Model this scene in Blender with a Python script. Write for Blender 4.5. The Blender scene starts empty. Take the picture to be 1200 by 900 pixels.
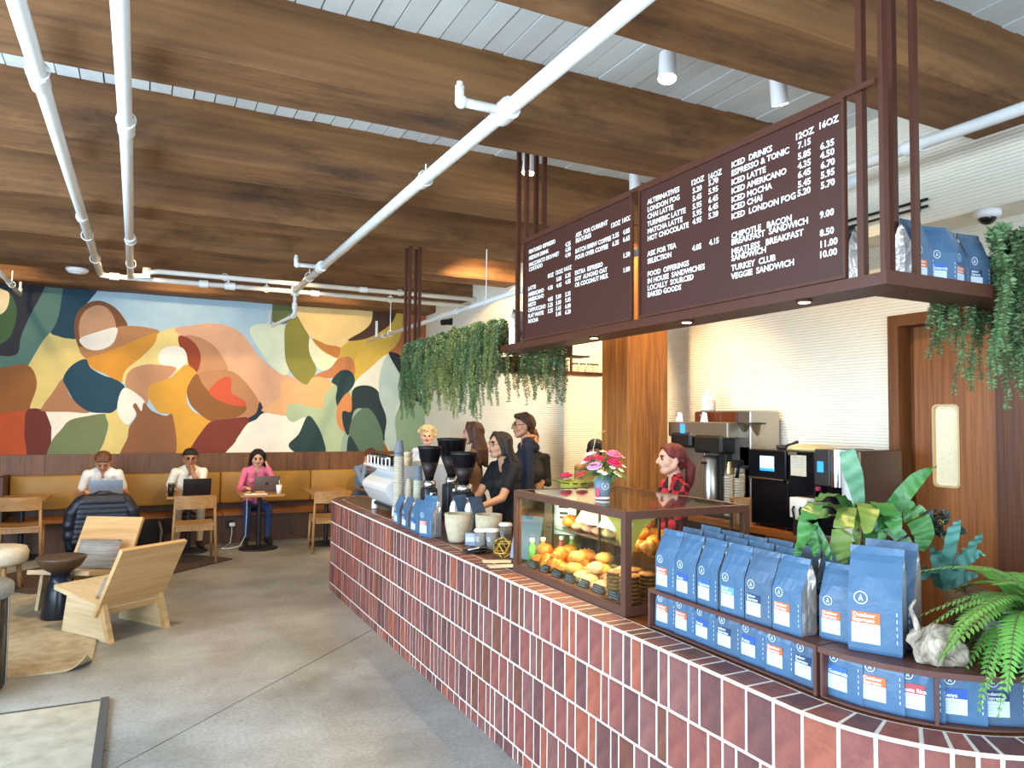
import bpy, bmesh, math, random
from mathutils import Vector, Matrix, Euler, Quaternion
random.seed(7)
PI = math.pi
SC = bpy.context.scene
COL = SC.collection

# ---------------------------------------------------------------- camera
EYE = Vector((0, 0, 1.75)); FPX = 866.5
RIGHT = Vector((0.894221, -0.447510, 0.010131))
UP = Vector((-0.030409, -0.038152, 0.998809))
FWD = Vector((0.446591, 0.893465, 0.047724))
cam_data = bpy.data.cameras.new('camera'); cam_data.sensor_width = 36; cam_data.lens = FPX/1200*36
cam_data.clip_start = .05; cam_data.clip_end = 200
cam = bpy.data.objects.new('camera', cam_data); COL.objects.link(cam)
m = Matrix.Identity(4)
for i in range(3):
    m[i][0] = RIGHT[i]; m[i][1] = UP[i]; m[i][2] = -FWD[i]; m[i][3] = EYE[i]
cam.matrix_world = m
SC.camera = cam

# ---------------------------------------------------------------- colour, world, exposure
def lin(h):
    h = h.lstrip('#'); o = []
    for i in (0, 2, 4):
        v = int(h[i:i+2], 16)/255
        o.append(v/12.92 if v <= .04045 else ((v+.055)/1.055)**2.4)
    return (*o, 1)
vs = SC.view_settings
vs.view_transform = 'Standard'; vs.look = 'None'; vs.gamma = 1; vs.use_curve_mapping = False
vs.exposure = 0.88
W = bpy.data.worlds.new('sky'); SC.world = W; W.use_nodes = True
W.node_tree.nodes['Background'].inputs[0].default_value = lin('#c9e2f5')
W.node_tree.nodes['Background'].inputs[1].default_value = 1.1
SC.cycles.max_bounces = 8; SC.cycles.diffuse_bounces = 4; SC.cycles.glossy_bounces = 3
SC.cycles.transmission_bounces = 6; SC.cycles.transparent_max_bounces = 8
SC.cycles.caustics_reflective = False; SC.cycles.caustics_refractive = False
SC.cycles.sample_clamp_indirect = 6

def light(name, kind, loc, energy, col, parent=None, look=None, **kw):
    l = bpy.data.lights.new(name, kind); l.energy = energy; l.color = lin(col)[:3]
    for k, v in kw.items(): setattr(l, k, v)
    o = bpy.data.objects.new(name, l); COL.objects.link(o); o.location = loc
    if look is not None:
        d = Vector(look)-Vector(loc); o.rotation_euler = d.to_track_quat('-Z', 'Y').to_euler()
    if parent: o.parent = parent
    return o
# daylight through the street windows (front wall) and the side windows (left wall)
light('daylight_front', 'AREA', (0.3, -2.35, 2.0), 190, '#dbecff', look=(0.3, 5, 1.6), shape='RECTANGLE', size=6.6, size_y=2.7)
light('daylight_side', 'AREA', (-3.35, 2.9, 1.75), 430, '#d6eaff', look=(3, 4.0, 0.9), shape='RECTANGLE', size=7.0, size_y=2.5)

# ---------------------------------------------------------------- materials
MATS = {}
def mat(name, col, rough=.5, metal=0., var=.0, vscale=6., bump=0., bscale=40., emit=None, estr=1., trans=0., coat=0., stretch=(1, 1, 1), col2=None, alpha=1., spec=.5, rnd=0., ior=1.45):
    if name in MATS: return MATS[name]
    mt = bpy.data.materials.new(name); mt.use_nodes = True
    nt = mt.node_tree; b = nt.nodes['Principled BSDF']; N = nt.nodes.new; L = nt.links.new
    c = lin(col)
    b.inputs['Base Color'].default_value = c; b.inputs['Roughness'].default_value = rough
    b.inputs['Metallic'].default_value = metal; b.inputs['Specular IOR Level'].default_value = spec
    b.inputs['IOR'].default_value = ior
    if trans: b.inputs['Transmission Weight'].default_value = trans
    if coat: b.inputs['Coat Weight'].default_value = coat; b.inputs['Coat Roughness'].default_value = .1
    if alpha < 1: b.inputs['Alpha'].default_value = alpha
    if emit:
        b.inputs['Emission Color'].default_value = lin(emit); b.inputs['Emission Strength'].default_value = estr
    if var or bump:
        tc = N('ShaderNodeTexCoord'); mp = N('ShaderNodeMapping'); mp.inputs['Scale'].default_value = stretch
        L(tc.outputs['Object'], mp.inputs['Vector'])
    if var:
        nz = N('ShaderNodeTexNoise'); nz.inputs['Scale'].default_value = vscale; nz.inputs['Detail'].default_value = 6; nz.inputs['Roughness'].default_value = .62
        L(mp.outputs[0], nz.inputs['Vector'])
        rp = N('ShaderNodeValToRGB'); rp.color_ramp.elements[0].position = .32; rp.color_ramp.elements[1].position = .68
        d = lin(col2) if col2 else tuple(max(0, x*(1-var)) for x in c[:3])+(1,)
        e = c if col2 else tuple(min(1, x*(1+var*.6)) for x in c[:3])+(1,)
        rp.color_ramp.elements[0].color = d; rp.color_ramp.elements[1].color = e
        L(nz.outputs['Fac'], rp.inputs[0]); out = rp.outputs[0]
        if rnd:
            oi = N('ShaderNodeObjectInfo'); hs = N('ShaderNodeHueSaturation'); ma = N('ShaderNodeMath'); ma.operation = 'MULTIPLY_ADD'
            ma.inputs[1].default_value = rnd*2; ma.inputs[2].default_value = 1-rnd
            L(oi.outputs['Random'], ma.inputs[0]); L(ma.outputs[0], hs.inputs['Value']); L(out, hs.inputs['Color']); out = hs.outputs[0]
        L(out, b.inputs['Base Color'])
    if bump:
        nb = N('ShaderNodeTexNoise'); nb.inputs['Scale'].default_value = bscale; nb.inputs['Detail'].default_value = 4
        L(mp.outputs[0], nb.inputs['Vector'])
        bp = N('ShaderNodeBump'); bp.inputs['Strength'].default_value = bump; bp.inputs['Distance'].default_value = .02
        L(nb.outputs['Fac'], bp.inputs['Height']); L(bp.outputs[0], b.inputs['Normal'])
    MATS[name] = mt
    return mt

def wood(name, c1, c2, axis='x', rough=.5, scale=1., knots=0., rnd=.1, grain=1., dark=None):
    """long grain along one local axis: stretched noise, fine streaks, dark patches"""
    if name in MATS: return MATS[name]
    mt = bpy.data.materials.new(name); mt.use_nodes = True
    nt = mt.node_tree; b = nt.nodes['Principled BSDF']; N = nt.nodes.new; L = nt.links.new
    b.inputs['Roughness'].default_value = rough
    tc = N('ShaderNodeTexCoord'); mp = N('ShaderNodeMapping'); mp2 = N('ShaderNodeMapping')
    i = 'xyz'.index(axis)
    s = [7*scale]*3; s[i] = .55*scale; mp.inputs['Scale'].default_value = s
    s = [60*scale]*3; s[i] = 2.2*scale; mp2.inputs['Scale'].default_value = s
    oi = N('ShaderNodeObjectInfo'); va = N('ShaderNodeVectorMath'); va.operation = 'ADD'
    sc = N('ShaderNodeMath'); sc.operation = 'MULTIPLY'; sc.inputs[1].default_value = 37
    L(oi.outputs['Random'], sc.inputs[0]); L(tc.outputs['Object'], va.inputs[0]); L(sc.outputs[0], va.inputs[1])
    L(va.outputs[0], mp.inputs[0]); L(va.outputs[0], mp2.inputs[0])
    n1 = N('ShaderNodeTexNoise'); n1.inputs['Scale'].default_value = 1; n1.inputs['Detail'].default_value = 8; n1.inputs['Roughness'].default_value = .6; n1.inputs['Distortion'].default_value = .6
    n2 = N('ShaderNodeTexNoise'); n2.inputs['Scale'].default_value = 1; n2.inputs['Detail'].default_value = 3
    L(mp.outputs[0], n1.inputs['Vector']); L(mp2.outputs[0], n2.inputs['Vector'])
    r1 = N('ShaderNodeValToRGB'); e = r1.color_ramp.elements
    e[0].position = .3; e[0].color = lin(c2); e[1].position = .66; e[1].color = lin(c1)
    L(n1.outputs['Fac'], r1.inputs[0])
    mx = N('ShaderNodeMix'); mx.data_type = 'RGBA'; mx.blend_type = 'MULTIPLY'; mx.inputs[0].default_value = .45*grain
    r2 = N('ShaderNodeValToRGB'); r2.color_ramp.elements[0].position = .35; r2.color_ramp.elements[0].color = (.35, .32, .3, 1); r2.color_ramp.elements[1].position = .6; r2.color_ramp.elements[1].color = (1, 1, 1, 1)
    L(n2.outputs['Fac'], r2.inputs[0]); L(r1.outputs[0], mx.inputs[6]); L(r2.outputs[0], mx.inputs[7])
    out = mx.outputs[2]
    if dark:
        n3 = N('ShaderNodeTexNoise'); n3.inputs['Scale'].default_value = 1.6; n3.inputs['Detail'].default_value = 5; n3.inputs['Roughness'].default_value = .7
        mp3 = N('ShaderNodeMapping'); s = [2.2]*3; s[i] = .8; mp3.inputs['Scale'].default_value = s
        L(va.outputs[0], mp3.inputs[0]); L(mp3.outputs[0], n3.inputs['Vector'])
        r3 = N('ShaderNodeValToRGB'); r3.color_ramp.elements[0].position = .5; r3.color_ramp.elements[0].color = (1, 1, 1, 1); r3.color_ramp.elements[1].position = .72; r3.color_ramp.elements[1].color = lin(dark)
        L(n3.outputs['Fac'], r3.inputs[0])
        m3 = N('ShaderNodeMix'); m3.data_type = 'RGBA'; m3.blend_type = 'MULTIPLY'; m3.inputs[0].default_value = .8
        L(out, m3.inputs[6]); L(r3.outputs[0], m3.inputs[7]); out = m3.outputs[2]
    hs = N('ShaderNodeHueSaturation'); ma = N('ShaderNodeMath'); ma.operation = 'MULTIPLY_ADD'; ma.inputs[1].default_value = rnd*2; ma.inputs[2].default_value = 1-rnd
    L(oi.outputs['Random'], ma.inputs[0]); L(ma.outputs[0], hs.inputs['Value']); L(out, hs.inputs['Color'])
    L(hs.outputs[0], b.inputs['Base Color'])
    bp = N('ShaderNodeBump'); bp.inputs['Strength'].default_value = .18; bp.inputs['Distance'].default_value = .008
    L(n2.outputs['Fac'], bp.inputs['Height']); L(bp.outputs[0], b.inputs['Normal'])
    MATS[name] = mt
    return mt

def glass(name, tint='#ffffff', rough=0., dens=.12):
    """thin architectural pane: mostly clear, reflecting at grazing angles"""
    if name in MATS: return MATS[name]
    mt = bpy.data.materials.new(name); mt.use_nodes = True
    nt = mt.node_tree; nt.nodes.remove(nt.nodes['Principled BSDF']); N = nt.nodes.new; L = nt.links.new
    o = nt.nodes['Material Output']; tr = N('ShaderNodeBsdfTransparent'); tr.inputs[0].default_value = lin(tint)
    gl = N('ShaderNodeBsdfGlossy'); gl.inputs['Roughness'].default_value = rough; gl.inputs[0].default_value = (1, 1, 1, 1)
    fr = N('ShaderNodeLayerWeight'); fr.inputs[0].default_value = .5
    po = N('ShaderNodeMath'); po.operation = 'POWER'; po.inputs[1].default_value = 3.5
    mu = N('ShaderNodeMath'); mu.operation = 'MULTIPLY_ADD'; mu.inputs[1].default_value = .65; mu.inputs[2].default_value = dens*.15
    mx = N('ShaderNodeMixShader'); L(fr.outputs['Facing'], po.inputs[0]); L(po.outputs[0], mu.inputs[0]); L(mu.outputs[0], mx.inputs[0]); L(tr.outputs[0], mx.inputs[1]); L(gl.outputs[0], mx.inputs[2]); L(mx.outputs[0], o.inputs[0])
    MATS[name] = mt
    return mt

# ---------------------------------------------------------------- mesh helpers
class MB:
    def __init__(s): s.v = []; s.f = []; s.mi = []; s.sm = []
    def add(s, vs, fs, mi=0, sm=False, M=None):
        k = len(s.v)
        for p in vs:
            p = Vector(p); s.v.append(M @ p if M else p)
        for f in fs: s.f.append([i+k for i in f]); s.mi.append(mi); s.sm.append(sm)
        return s
    def box(s, a, b, mi=0, M=None):
        (x0, y0, z0), (x1, y1, z1) = a, b
        return s.add([(x0, y0, z0), (x1, y0, z0), (x1, y1, z0), (x0, y1, z0), (x0, y0, z1), (x1, y0, z1), (x1, y1, z1), (x0, y1, z1)],
              [(0, 3, 2, 1), (4, 5, 6, 7), (0, 1, 5, 4), (1, 2, 6, 5), (2, 3, 7, 6), (3, 0, 4, 7)], mi, False, M)
    def cbox(s, c, d, mi=0, M=None):
        return s.box([c[i]-d[i]/2 for i in range(3)], [c[i]+d[i]/2 for i in range(3)], mi, M)
    def rbox(s, a, b, r, mi=0, M=None, seg=2, sm=True):
        """box with rounded edges"""
        bm = bmesh.new(); bmesh.ops.create_cube(bm, size=1)
        for v in bm.verts:
            for i in range(3): v.co[i] = a[i] if v.co[i] < 0 else b[i]
        bmesh.ops.bevel(bm, geom=bm.edges[:], offset=r, segments=seg, affect='EDGES', profile=.5)
        bm.verts.index_update(); s.add([v.co.copy() for v in bm.verts], [[v.index for v in f.verts] for f in bm.faces], mi, sm, M); bm.free(); return s
    def cyl(s, p0, p1, r0, r1=None, n=12, mi=0, sm=True, caps=True, M=None):
        p0 = Vector(p0); p1 = Vector(p1); r1 = r0 if r1 is None else r1
        d = (p1-p0).normalized(); u = d.orthogonal().normalized(); w = d.cross(u)
        vs = []
        for p, r in ((p0, r0), (p1, r1)):
            for i in range(n):
                a = 2*PI*i/n; vs.append(p+u*(r*math.cos(a))+w*(r*math.sin(a)))
        s.add(vs, [(i, (i+1) % n, n+(i+1) % n, n+i) for i in range(n)], mi, sm, M)
        if caps:
            s.add(vs, [list(range(n-1, -1, -1)), list(range(n, 2*n))], mi, False, M)
        return s
    def lathe(s, prof, c=(0, 0, 0), n=20, mi=0, sm=True, M=None, cap=True):
        vs = []; fs = []
        for (r, z) in prof:
            for i in range(n):
                a = 2*PI*i/n; vs.append((c[0]+r*math.cos(a), c[1]+r*math.sin(a), c[2]+z))
        for k in range(len(prof)-1):
            for i in range(n):
                j = (i+1) % n; fs.append((k*n+i, k*n+j, (k+1)*n+j, (k+1)*n+i))
        if cap: fs.append(list(range(n-1, -1, -1))); fs.append([(len(prof)-1)*n+i for i in range(n)])
        return s.add(vs, fs, mi, sm, M)
    def ball(s, c, r, n=12, m=8, mi=0, M=None, fn=None):
        if not hasattr(r, '__len__'): r = (r, r, r)
        vs = []; fs = []
        for k in range(m+1):
            t = PI*k/m
            for i in range(n):
                a = 2*PI*i/n; p = Vector((math.sin(t)*math.cos(a), math.sin(t)*math.sin(a), -math.cos(t)))
                if fn: p = fn(p)
                vs.append((c[0]+r[0]*p.x, c[1]+r[1]*p.y, c[2]+r[2]*p.z))
        for k in range(m):
            for i in range(n):
                j = (i+1) % n; fs.append((k*n+i, k*n+j, (k+1)*n+j, (k+1)*n+i))
        return s.add(vs, fs, mi, True, M)
    def tube(s, pts, r, n=8, mi=0, M=None, caps=True):
        pts = [Vector(p) for p in pts]; vs = []; fs = []
        rs = r if hasattr(r, '__len__') else [r]*len(pts)
        u = None
        for k, p in enumerate(pts):
            d = (pts[min(k+1, len(pts)-1)]-pts[max(k-1, 0)]).normalized()
            if u is None: u = d.orthogonal().normalized()
            else:
                u = (u-d*u.dot(d))
                u = u.normalized() if u.length > 1e-6 else d.orthogonal().normalized()
            w = d.cross(u)
            for i in range(n):
                a = 2*PI*i/n; vs.append(p+u*(rs[k]*math.cos(a))+w*(rs[k]*math.sin(a)))
        for k in range(len(pts)-1):
            for i in range(n):
                j = (i+1) % n; fs.append((k*n+i, k*n+j, (k+1)*n+j, (k+1)*n+i))
        if caps: fs.append(list(range(n-1, -1, -1))); fs.append([(len(pts)-1)*n+i for i in range(n)])
        return s.add(vs, fs, mi, True, M)
    def prism(s, poly, a, b, axis=2, mi=0, M=None, sm=False):
        """polygon (2-D, counter-clockwise) extruded from a to b along one axis"""
        def P(p, t):
            return {2: (p[0], p[1], t), 1: (p[0], t, p[1]), 0: (t, p[0], p[1])}[axis]
        n = len(poly); vs = [P(p, a) for p in poly]+[P(p, b) for p in poly]
        s.add(vs, [(i, (i+1) % n, n+(i+1) % n, n+i) for i in range(n)], mi, sm, M)
        return s.add(vs, [list(range(n-1, -1, -1)), list(range(n, 2*n))], mi, False, M)
    def mesh(s, name, mats):
        me = bpy.data.meshes.new(name); me.from_pydata(s.v, [], s.f)
        for mt in (mats if isinstance(mats, (list, tuple)) else [mats]): me.materials.append(mt)
        me.polygons.foreach_set('material_index', s.mi); me.polygons.foreach_set('use_smooth', s.sm)
        bm = bmesh.new(); bm.from_mesh(me); bmesh.ops.recalc_face_normals(bm, faces=bm.faces[:]); bm.to_mesh(me); bm.free()
        me.update(); return me
    def build(s, name, mats, parent=None, **kw):
        return ob(name, s.mesh(name, mats), parent, **kw)

def ob(name, me, parent=None, loc=None, rot=None, scale=None, label=None, kind=None):
    o = bpy.data.objects.new(name, me); COL.objects.link(o)
    if parent: o.parent = parent
    if loc is not None: o.location = loc
    if rot is not None: o.rotation_euler = rot
    if scale is not None: o.scale = scale if hasattr(scale, '__len__') else (scale,)*3
    if label: o['label'] = label
    if kind: o['kind'] = kind
    return o
def tag(o, label, cat, group=None, kind=None):
    o['label'] = label; o['category'] = cat
    if group: o['group'] = group
    if kind: o['kind'] = kind
    return o
def thing(name, label, cat, loc=(0, 0, 0), rz=0, group=None):
    o = bpy.data.objects.new(name, None); COL.objects.link(o); o.empty_display_size = .05
    o.location = loc; o.rotation_euler = (0, 0, rz)
    return tag(o, label, cat, group)
def dup(root, loc, rz=None, label=None, group=None, scale=None):
    def cp(o, par):
        c = o.copy(); COL.objects.link(c)
        if par: c.parent = par
        for ch in o.children: cp(ch, c)
        return c
    r = cp(root, None); r.location = loc
    if rz is not None: r.rotation_euler = (0, 0, rz)
    if label: r['label'] = label
    if group: r['group'] = group
    if scale: r.scale = (scale,)*3 if not hasattr(scale, '__len__') else scale
    return r
def T(loc=(0, 0, 0), rot=(0, 0, 0), s=(1, 1, 1)):
    return Matrix.LocRotScale(Vector(loc), Euler(rot), Vector(s) if hasattr(s, '__len__') else Vector((s, s, s)))
ordw = 'first second third fourth fifth sixth seventh eighth ninth tenth eleventh twelfth thirteenth fourteenth fifteenth sixteenth seventeenth eighteenth nineteenth twentieth'.split()
ordw += ['twenty-'+w for w in ordw[:9]]
_tc = {}
def text_mesh(body, size, mt, bold=0., sx=1., align='LEFT', ext=0.):
    key = (body, size, mt.name, bold, sx, align)
    if key in _tc: return _tc[key]
    cu = bpy.data.curves.new('lettering', 'FONT'); cu.body = body; cu.size = size; cu.align_x = align
    cu.offset = bold*size; cu.resolution_u = 2; cu.extrude = ext; cu.space_line = 1.0
    o = bpy.data.objects.new('tmp', cu); COL.objects.link(o)
    dg = bpy.context.evaluated_depsgraph_get(); me = bpy.data.meshes.new_from_object(o.evaluated_get(dg))
    bpy.data.objects.remove(o); bpy.data.curves.remove(cu)
    if sx != 1:
        for v in me.vertices: v.co.x *= sx
    me.materials.clear(); me.materials.append(mt); me.name = 'lettering'; _tc[key] = me
    return me
def mesh_in(mb, me, mi, M):
    mb.add([v.co.copy() for v in me.vertices], [list(p.vertices) for p in me.polygons], mi, False, M)
FACE_X = Matrix(((0, 0, -1, 0), (-1, 0, 0, 0), (0, 1, 0, 0), (0, 0, 0, 1)))   # text plane facing -X (reads along -Y)
FACE_Y = Matrix(((1, 0, 0, 0), (0, 0, -1, 0), (0, 1, 0, 0), (0, 0, 0, 1)))    # text plane facing -Y (reads along +X)
def ray(px, py):
    return RIGHT*(px-600)-UP*(py-450)+FWD*FPX
def at_x(px, py, X): d = ray(px, py); return EYE+d*(X/d.x)
def at_y(px, py, Y): d = ray(px, py); return EYE+d*(Y/d.y)
def at_z(px, py, Z): d = ray(px, py); return EYE+d*((Z-EYE.z)/d.z)
def smooth_poly(pts, n=5):
    out = []; k = len(pts)
    for i in range(k):
        p0, p1, p2, p3 = (Vector(pts[(i+j-1) % k]) for j in range(4))
        for q in range(n):
            t = q/n
            out.append(.5*((2*p1)+(p2-p0)*t+(2*p0-5*p1+4*p2-p3)*t*t+(3*p1-p0-3*p2+p3)*t**3))
    return out
# ================================================================ SETTING
XL, YF, YB, CEIL, BEAMZ = -3.6, -2.6, 11.55, 3.82, 3.45
XW_FAR, XW_NEAR, XBULK, YSTEP = 4.17, 4.70, 4.40, 7.05
m_plaster = mat('wall plaster', '#e9e4d6', .85, bump=.3, bscale=30)
# ridged white wall: fine horizontal courses, slightly wavy
def ridged(name, col):
    mt = mat(name, col, .8, var=.05, vscale=3)
    nt = mt.node_tree; N = nt.nodes.new; L = nt.links.new; b = nt.nodes['Principled BSDF']
    tc = N('ShaderNodeTexCoord'); wv = N('ShaderNodeTexWave'); wv.bands_direction = 'Z'; wv.wave_profile = 'SIN'
    wv.inputs['Scale'].default_value = 14; wv.inputs['Distortion'].default_value = 1.6; wv.inputs['Detail'].default_value = 3; wv.inputs['Detail Scale'].default_value = .8
    L(tc.outputs['Object'], wv.inputs['Vector'])
    bp = N('ShaderNodeBump'); bp.inputs['Strength'].default_value = .4; bp.inputs['Distance'].default_value = .010
    L(wv.outputs['Fac'], bp.inputs['Height']); L(bp.outputs[0], b.inputs['Normal'])
    return mt
m_ridge = ridged('white ridged wall', '#ece6d4')
# polished concrete
m_conc = mat('polished concrete', '#adaca6', .34, var=.25, vscale=1.3, bump=.04, bscale=60, col2='#807d74')
def speckle(mt):
    nt = mt.node_tree; N = nt.nodes.new; L = nt.links.new; b = nt.nodes['Principled BSDF']
    lk = b.inputs['Base Color'].links[0].from_socket
    tc = N('ShaderNodeTexCoord'); nz = N('ShaderNodeTexNoise'); nz.inputs['Scale'].default_value = 45; nz.inputs['Detail'].default_value = 5; nz.inputs['Roughness'].default_value = .8
    L(tc.outputs['Object'], nz.inputs['Vector']); rp = N('ShaderNodeValToRGB'); rp.color_ramp.elements[0].position = .36; rp.color_ramp.elements[0].color = (.55, .55, .54, 1); rp.color_ramp.elements[1].position = .56; rp.color_ramp.elements[1].color = (1, 1, 1, 1)
    L(nz.outputs['Fac'], rp.inputs[0]); mx = N('ShaderNodeMix'); mx.data_type = 'RGBA'; mx.blend_type = 'MULTIPLY'; mx.inputs[0].default_value = .7
    L(lk, mx.inputs[6]); L(rp.outputs[0], mx.inputs[7]); L(mx.outputs[2], b.inputs['Base Color'])
    n2 = N('ShaderNodeTexNoise'); n2.inputs['Scale'].default_value = 2.5; n2.inputs['Detail'].default_value = 4; L(tc.outputs['Object'], n2.inputs['Vector'])
    r2 = N('ShaderNodeMapRange'); r2.inputs[3].default_value = .22; r2.inputs[4].default_value = .55; L(n2.outputs['Fac'], r2.inputs[0]); L(r2.outputs[0], b.inputs['Roughness'])
speckle(m_conc)
m_groove = mat('floor joint filler', '#3c3830', .9)
# floor: four slabs parted by diagonal saw cuts that cross at (0.03, 4.33)
fl = MB().box((XL, YF, -.12), (5.2, YB+.2, -.012)).build('floor', m_groove, kind='structure')
def clip(poly, n, d):
    out = []
    for i in range(len(poly)):
        a, b = poly[i], poly[(i+1) % len(poly)]
        da = a[0]*n[0]+a[1]*n[1]-d; db = b[0]*n[0]+b[1]*n[1]-d
        if da >= 0: out.append(a)
        if da*db < 0:
            t = da/(da-db); out.append((a[0]+(b[0]-a[0])*t, a[1]+(b[1]-a[1])*t))
    return out
rect = [(XL, YF), (5.2, YF), (5.2, YB+.2), (XL, YB+.2)]
q = math.sqrt(.5)
for s1 in (1, -1):
    for s2 in (1, -1):
        n1 = (q*s1, -q*s1); n2 = (q*s2, q*s2)
        c1 = n1[0]*.03+n1[1]*4.33+.0045; c2 = n2[0]*.03+n2[1]*4.33+.0045
        pl = clip(clip(rect, n1, c1), n2, c2)
        MB().prism(pl, -.011, 0).build('slab', m_conc, fl)
# walls
m_wallwhite = mat('smooth white paint', '#ddd9cf', .8, var=.04, vscale=4)
wb = MB().box((XL-.2, YB, 0), (5.2, YB+.2, CEIL)).build('wall_back', m_wallwhite, kind='structure')
wr = MB().box((XW_FAR, YSTEP, 0), (XW_NEAR+.5, YB, CEIL)).box((XW_NEAR, 3.44, 0), (XW_NEAR+.3, YSTEP, CEIL)).box((XW_NEAR, YF, 2.47), (XW_NEAR+.3, 3.44, CEIL)).build('wall_right', m_ridge, kind='structure')
MB().box((XBULK, YF, 3.015), (XW_NEAR, YSTEP, CEIL)).build('bulkhead', m_ridge, wr)
MB().box((XL-.2, YF-.2, 0), (XL, 9.0, .5)).box((XL-.2, YF-.2, 3.25), (XL, 9.0, CEIL)).box((XL-.2, 7.4, .5), (XL, YB, CEIL)).box((XL-.2, 9, 0), (XL, YB, .5)).build('wall_left', m_wallwhite, kind='structure')
MB().box((XL, YF-.2, 0), (5.2, YF, .4)).box((XL, YF-.2, 3.45), (5.2, YF, CEIL)).box((3.8, YF-.2, .4), (5.2, YF, 3.45)).build('wall_front', m_wallwhite, kind='structure')
m_frame = mat('window frame black', '#2a2622', .5)
m_pane = glass('window glass', '#f4fafc')
w1 = MB(); p1 = MB()
for x in (XL, -1.75, .1, 1.95, 3.8): w1.box((x-.04, YF-.12, .4), (x+.04, YF-.04, 3.45))
w1.box((XL, YF-.12, .4), (3.8, YF-.04, .48)).box((XL, YF-.12, 3.37), (3.8, YF-.04, 3.45))
win1 = w1.build('window_1', m_frame, kind='structure'); MB().box((XL, YF-.085, .48), (3.8, YF-.078, 3.37)).build('pane', m_pane, win1)
w2 = MB()
for y in (YF, -.1, 2.4, 4.9, 7.4): w2.box((XL-.12, y-.04, .5), (XL-.04, y+.04, 3.25))
w2.box((XL-.12, YF, .5), (XL-.04, 7.4, .58)).box((XL-.12, YF, 3.17), (XL-.04, 7.4, 3.25))
win2 = w2.build('window_2', m_frame, kind='structure'); MB().box((XL-.085, YF, .58), (XL-.078, 7.4, 3.17)).build('pane', m_pane, win2)

# ceiling: white boards that run along the room, then heavy timber beams across it
m_gap = mat('ceiling gap', '#1d1b19', .95)
m_board = mat('white ceiling board', '#d3d8d6', .7, var=.07, vscale=2.2, bump=.05, bscale=30, stretch=(6, .5, 6), rnd=.06)
ce = MB().box((XL-.2, YF-.2, CEIL+.02), (5.2, YB+.2, CEIL+.15)).build('ceiling', m_gap, kind='structure')
bw = .128; x = XL
bme = [MB().box((.004, YF, CEIL+k*.003), (bw-.004, YB, CEIL+.022)).mesh('plank', m_board) for k in range(3)]
while x < XBULK:
    ob('plank', random.choice(bme), ce, loc=(x, 0, 0)); x += bw
m_beam = wood('old fir beam', '#8a6036', '#5e3d20', 'x', .8, .6, rnd=.08, grain=.7, dark='#6a5644')
for k in range(-2, 7):
    y0 = 2.235+1.478*k
    y1 = y0+.44
    if k == 6: y1 = YB-.002
    bm = bmesh.new()
    nx = 28; ring = []
    rr = random.Random(k+20)
    L0, L1 = XL, XBULK+.02
    b = MB(); vs_ = []; fs_ = []
    for i in range(nx+1):
        xx = L0+(L1-L0)*i/nx
        j = [rr.uniform(-.005, .005) for _ in range(8)]
        cut = .022
        prof = [(y0+j[0], CEIL+.01), (y0+j[1], BEAMZ+cut), (y0+cut+j[2], BEAMZ), (y1-cut+j[3], BEAMZ), (y1+j[4]*(k < 6), BEAMZ+cut), (y1, CEIL+.01)]
        vs_ += [(xx, p[0], p[1]+(j[5] if 0 < n < 5 else 0)) for n, p in enumerate(prof)]
    for i in range(nx):
        for n in range(5): fs_.append((i*6+n, i*6+n+1, (i+1)*6+n+1, (i+1)*6+n))
    b.add(vs_, fs_); b.add(vs_[:6], [list(range(6))]); b.add(vs_[-6:], [list(range(6))])
    b.build('beam', m_beam, ce)
# timber column at the bar wall
m_col = wood('orange timber post', '#b4732f', '#824d20', 'z', .65, .9, rnd=0, grain=1.4)
MB().rbox((3.74, 5.24, 0), (4.17, 5.66, BEAMZ+.02), .012, sm=False, seg=1).build('trim_1', m_col, kind='structure')

# ---------------------------------------------------------------- door in the right wall
m_door = wood('oak door veneer', '#9a5e2b', '#74411a', 'z', .45, 1.0, rnd=.03)
m_jamb = wood('oak frame', '#7d4a20', '#60360f', 'z', .5, 1.2, rnd=.03)
dx = XW_NEAR
dr = MB().box((dx-.03, 3.37, 0), (dx+.12, 3.45, 2.50)).box((dx-.03, YF, 2.42), (dx+.12, 3.37, 2.50)).box((dx+.1, 3.33, 0), (dx+.2, 3.37, 2.42)).build('door_1', m_jamb, kind='structure')
# leaf with a rounded window opening
def rrect(y0, y1, z0, z1, r, n=5):
    pts = []
    for cy, cz, a0 in ((y1-r, z0+r, -PI/2), (y1-r, z1-r, 0), (y0+r, z1-r, PI/2), (y0+r, z0+r, PI)):
        for i in range(n+1):
            a = a0+PI/2*i/n; pts.append((cy+r*math.cos(a), cz+r*math.sin(a)))
    return pts
XD = dx+.08
a_ = at_x(1092, 474, XD); b_ = at_x(1126, 573, XD)
wy1, wz1, wy0, wz0 = a_.y, a_.z, b_.y, b_.z
leaf_y1 = 3.33; leaf_y0 = at_x(1167, 500, XD).y
hole = rrect(wy0, wy1, wz0, wz1, .035)
def plate_with_hole(outer, hole, x0, x1):
    bm = bmesh.new(); vo = [bm.verts.new((x0, *p)) for p in outer]; vh = [bm.verts.new((x0, *p)) for p in hole]
    es = [bm.edges.new((vo[i], vo[(i+1) % len(vo)])) for i in range(len(vo))]+[bm.edges.new((vh[i], vh[(i+1) % len(vh)])) for i in range(len(vh))]
    bmesh.ops.triangle_fill(bm, use_beauty=True, edges=es)
    g = bmesh.ops.extrude_face_region(bm, geom=bm.faces[:]); bmesh.ops.translate(bm, vec=(x1-x0, 0, 0), verts=[v for v in g['geom'] if isinstance(v, bmesh.types.BMVert)])
    bmesh.ops.recalc_face_normals(bm, faces=bm.faces[:]); return bm
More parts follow.
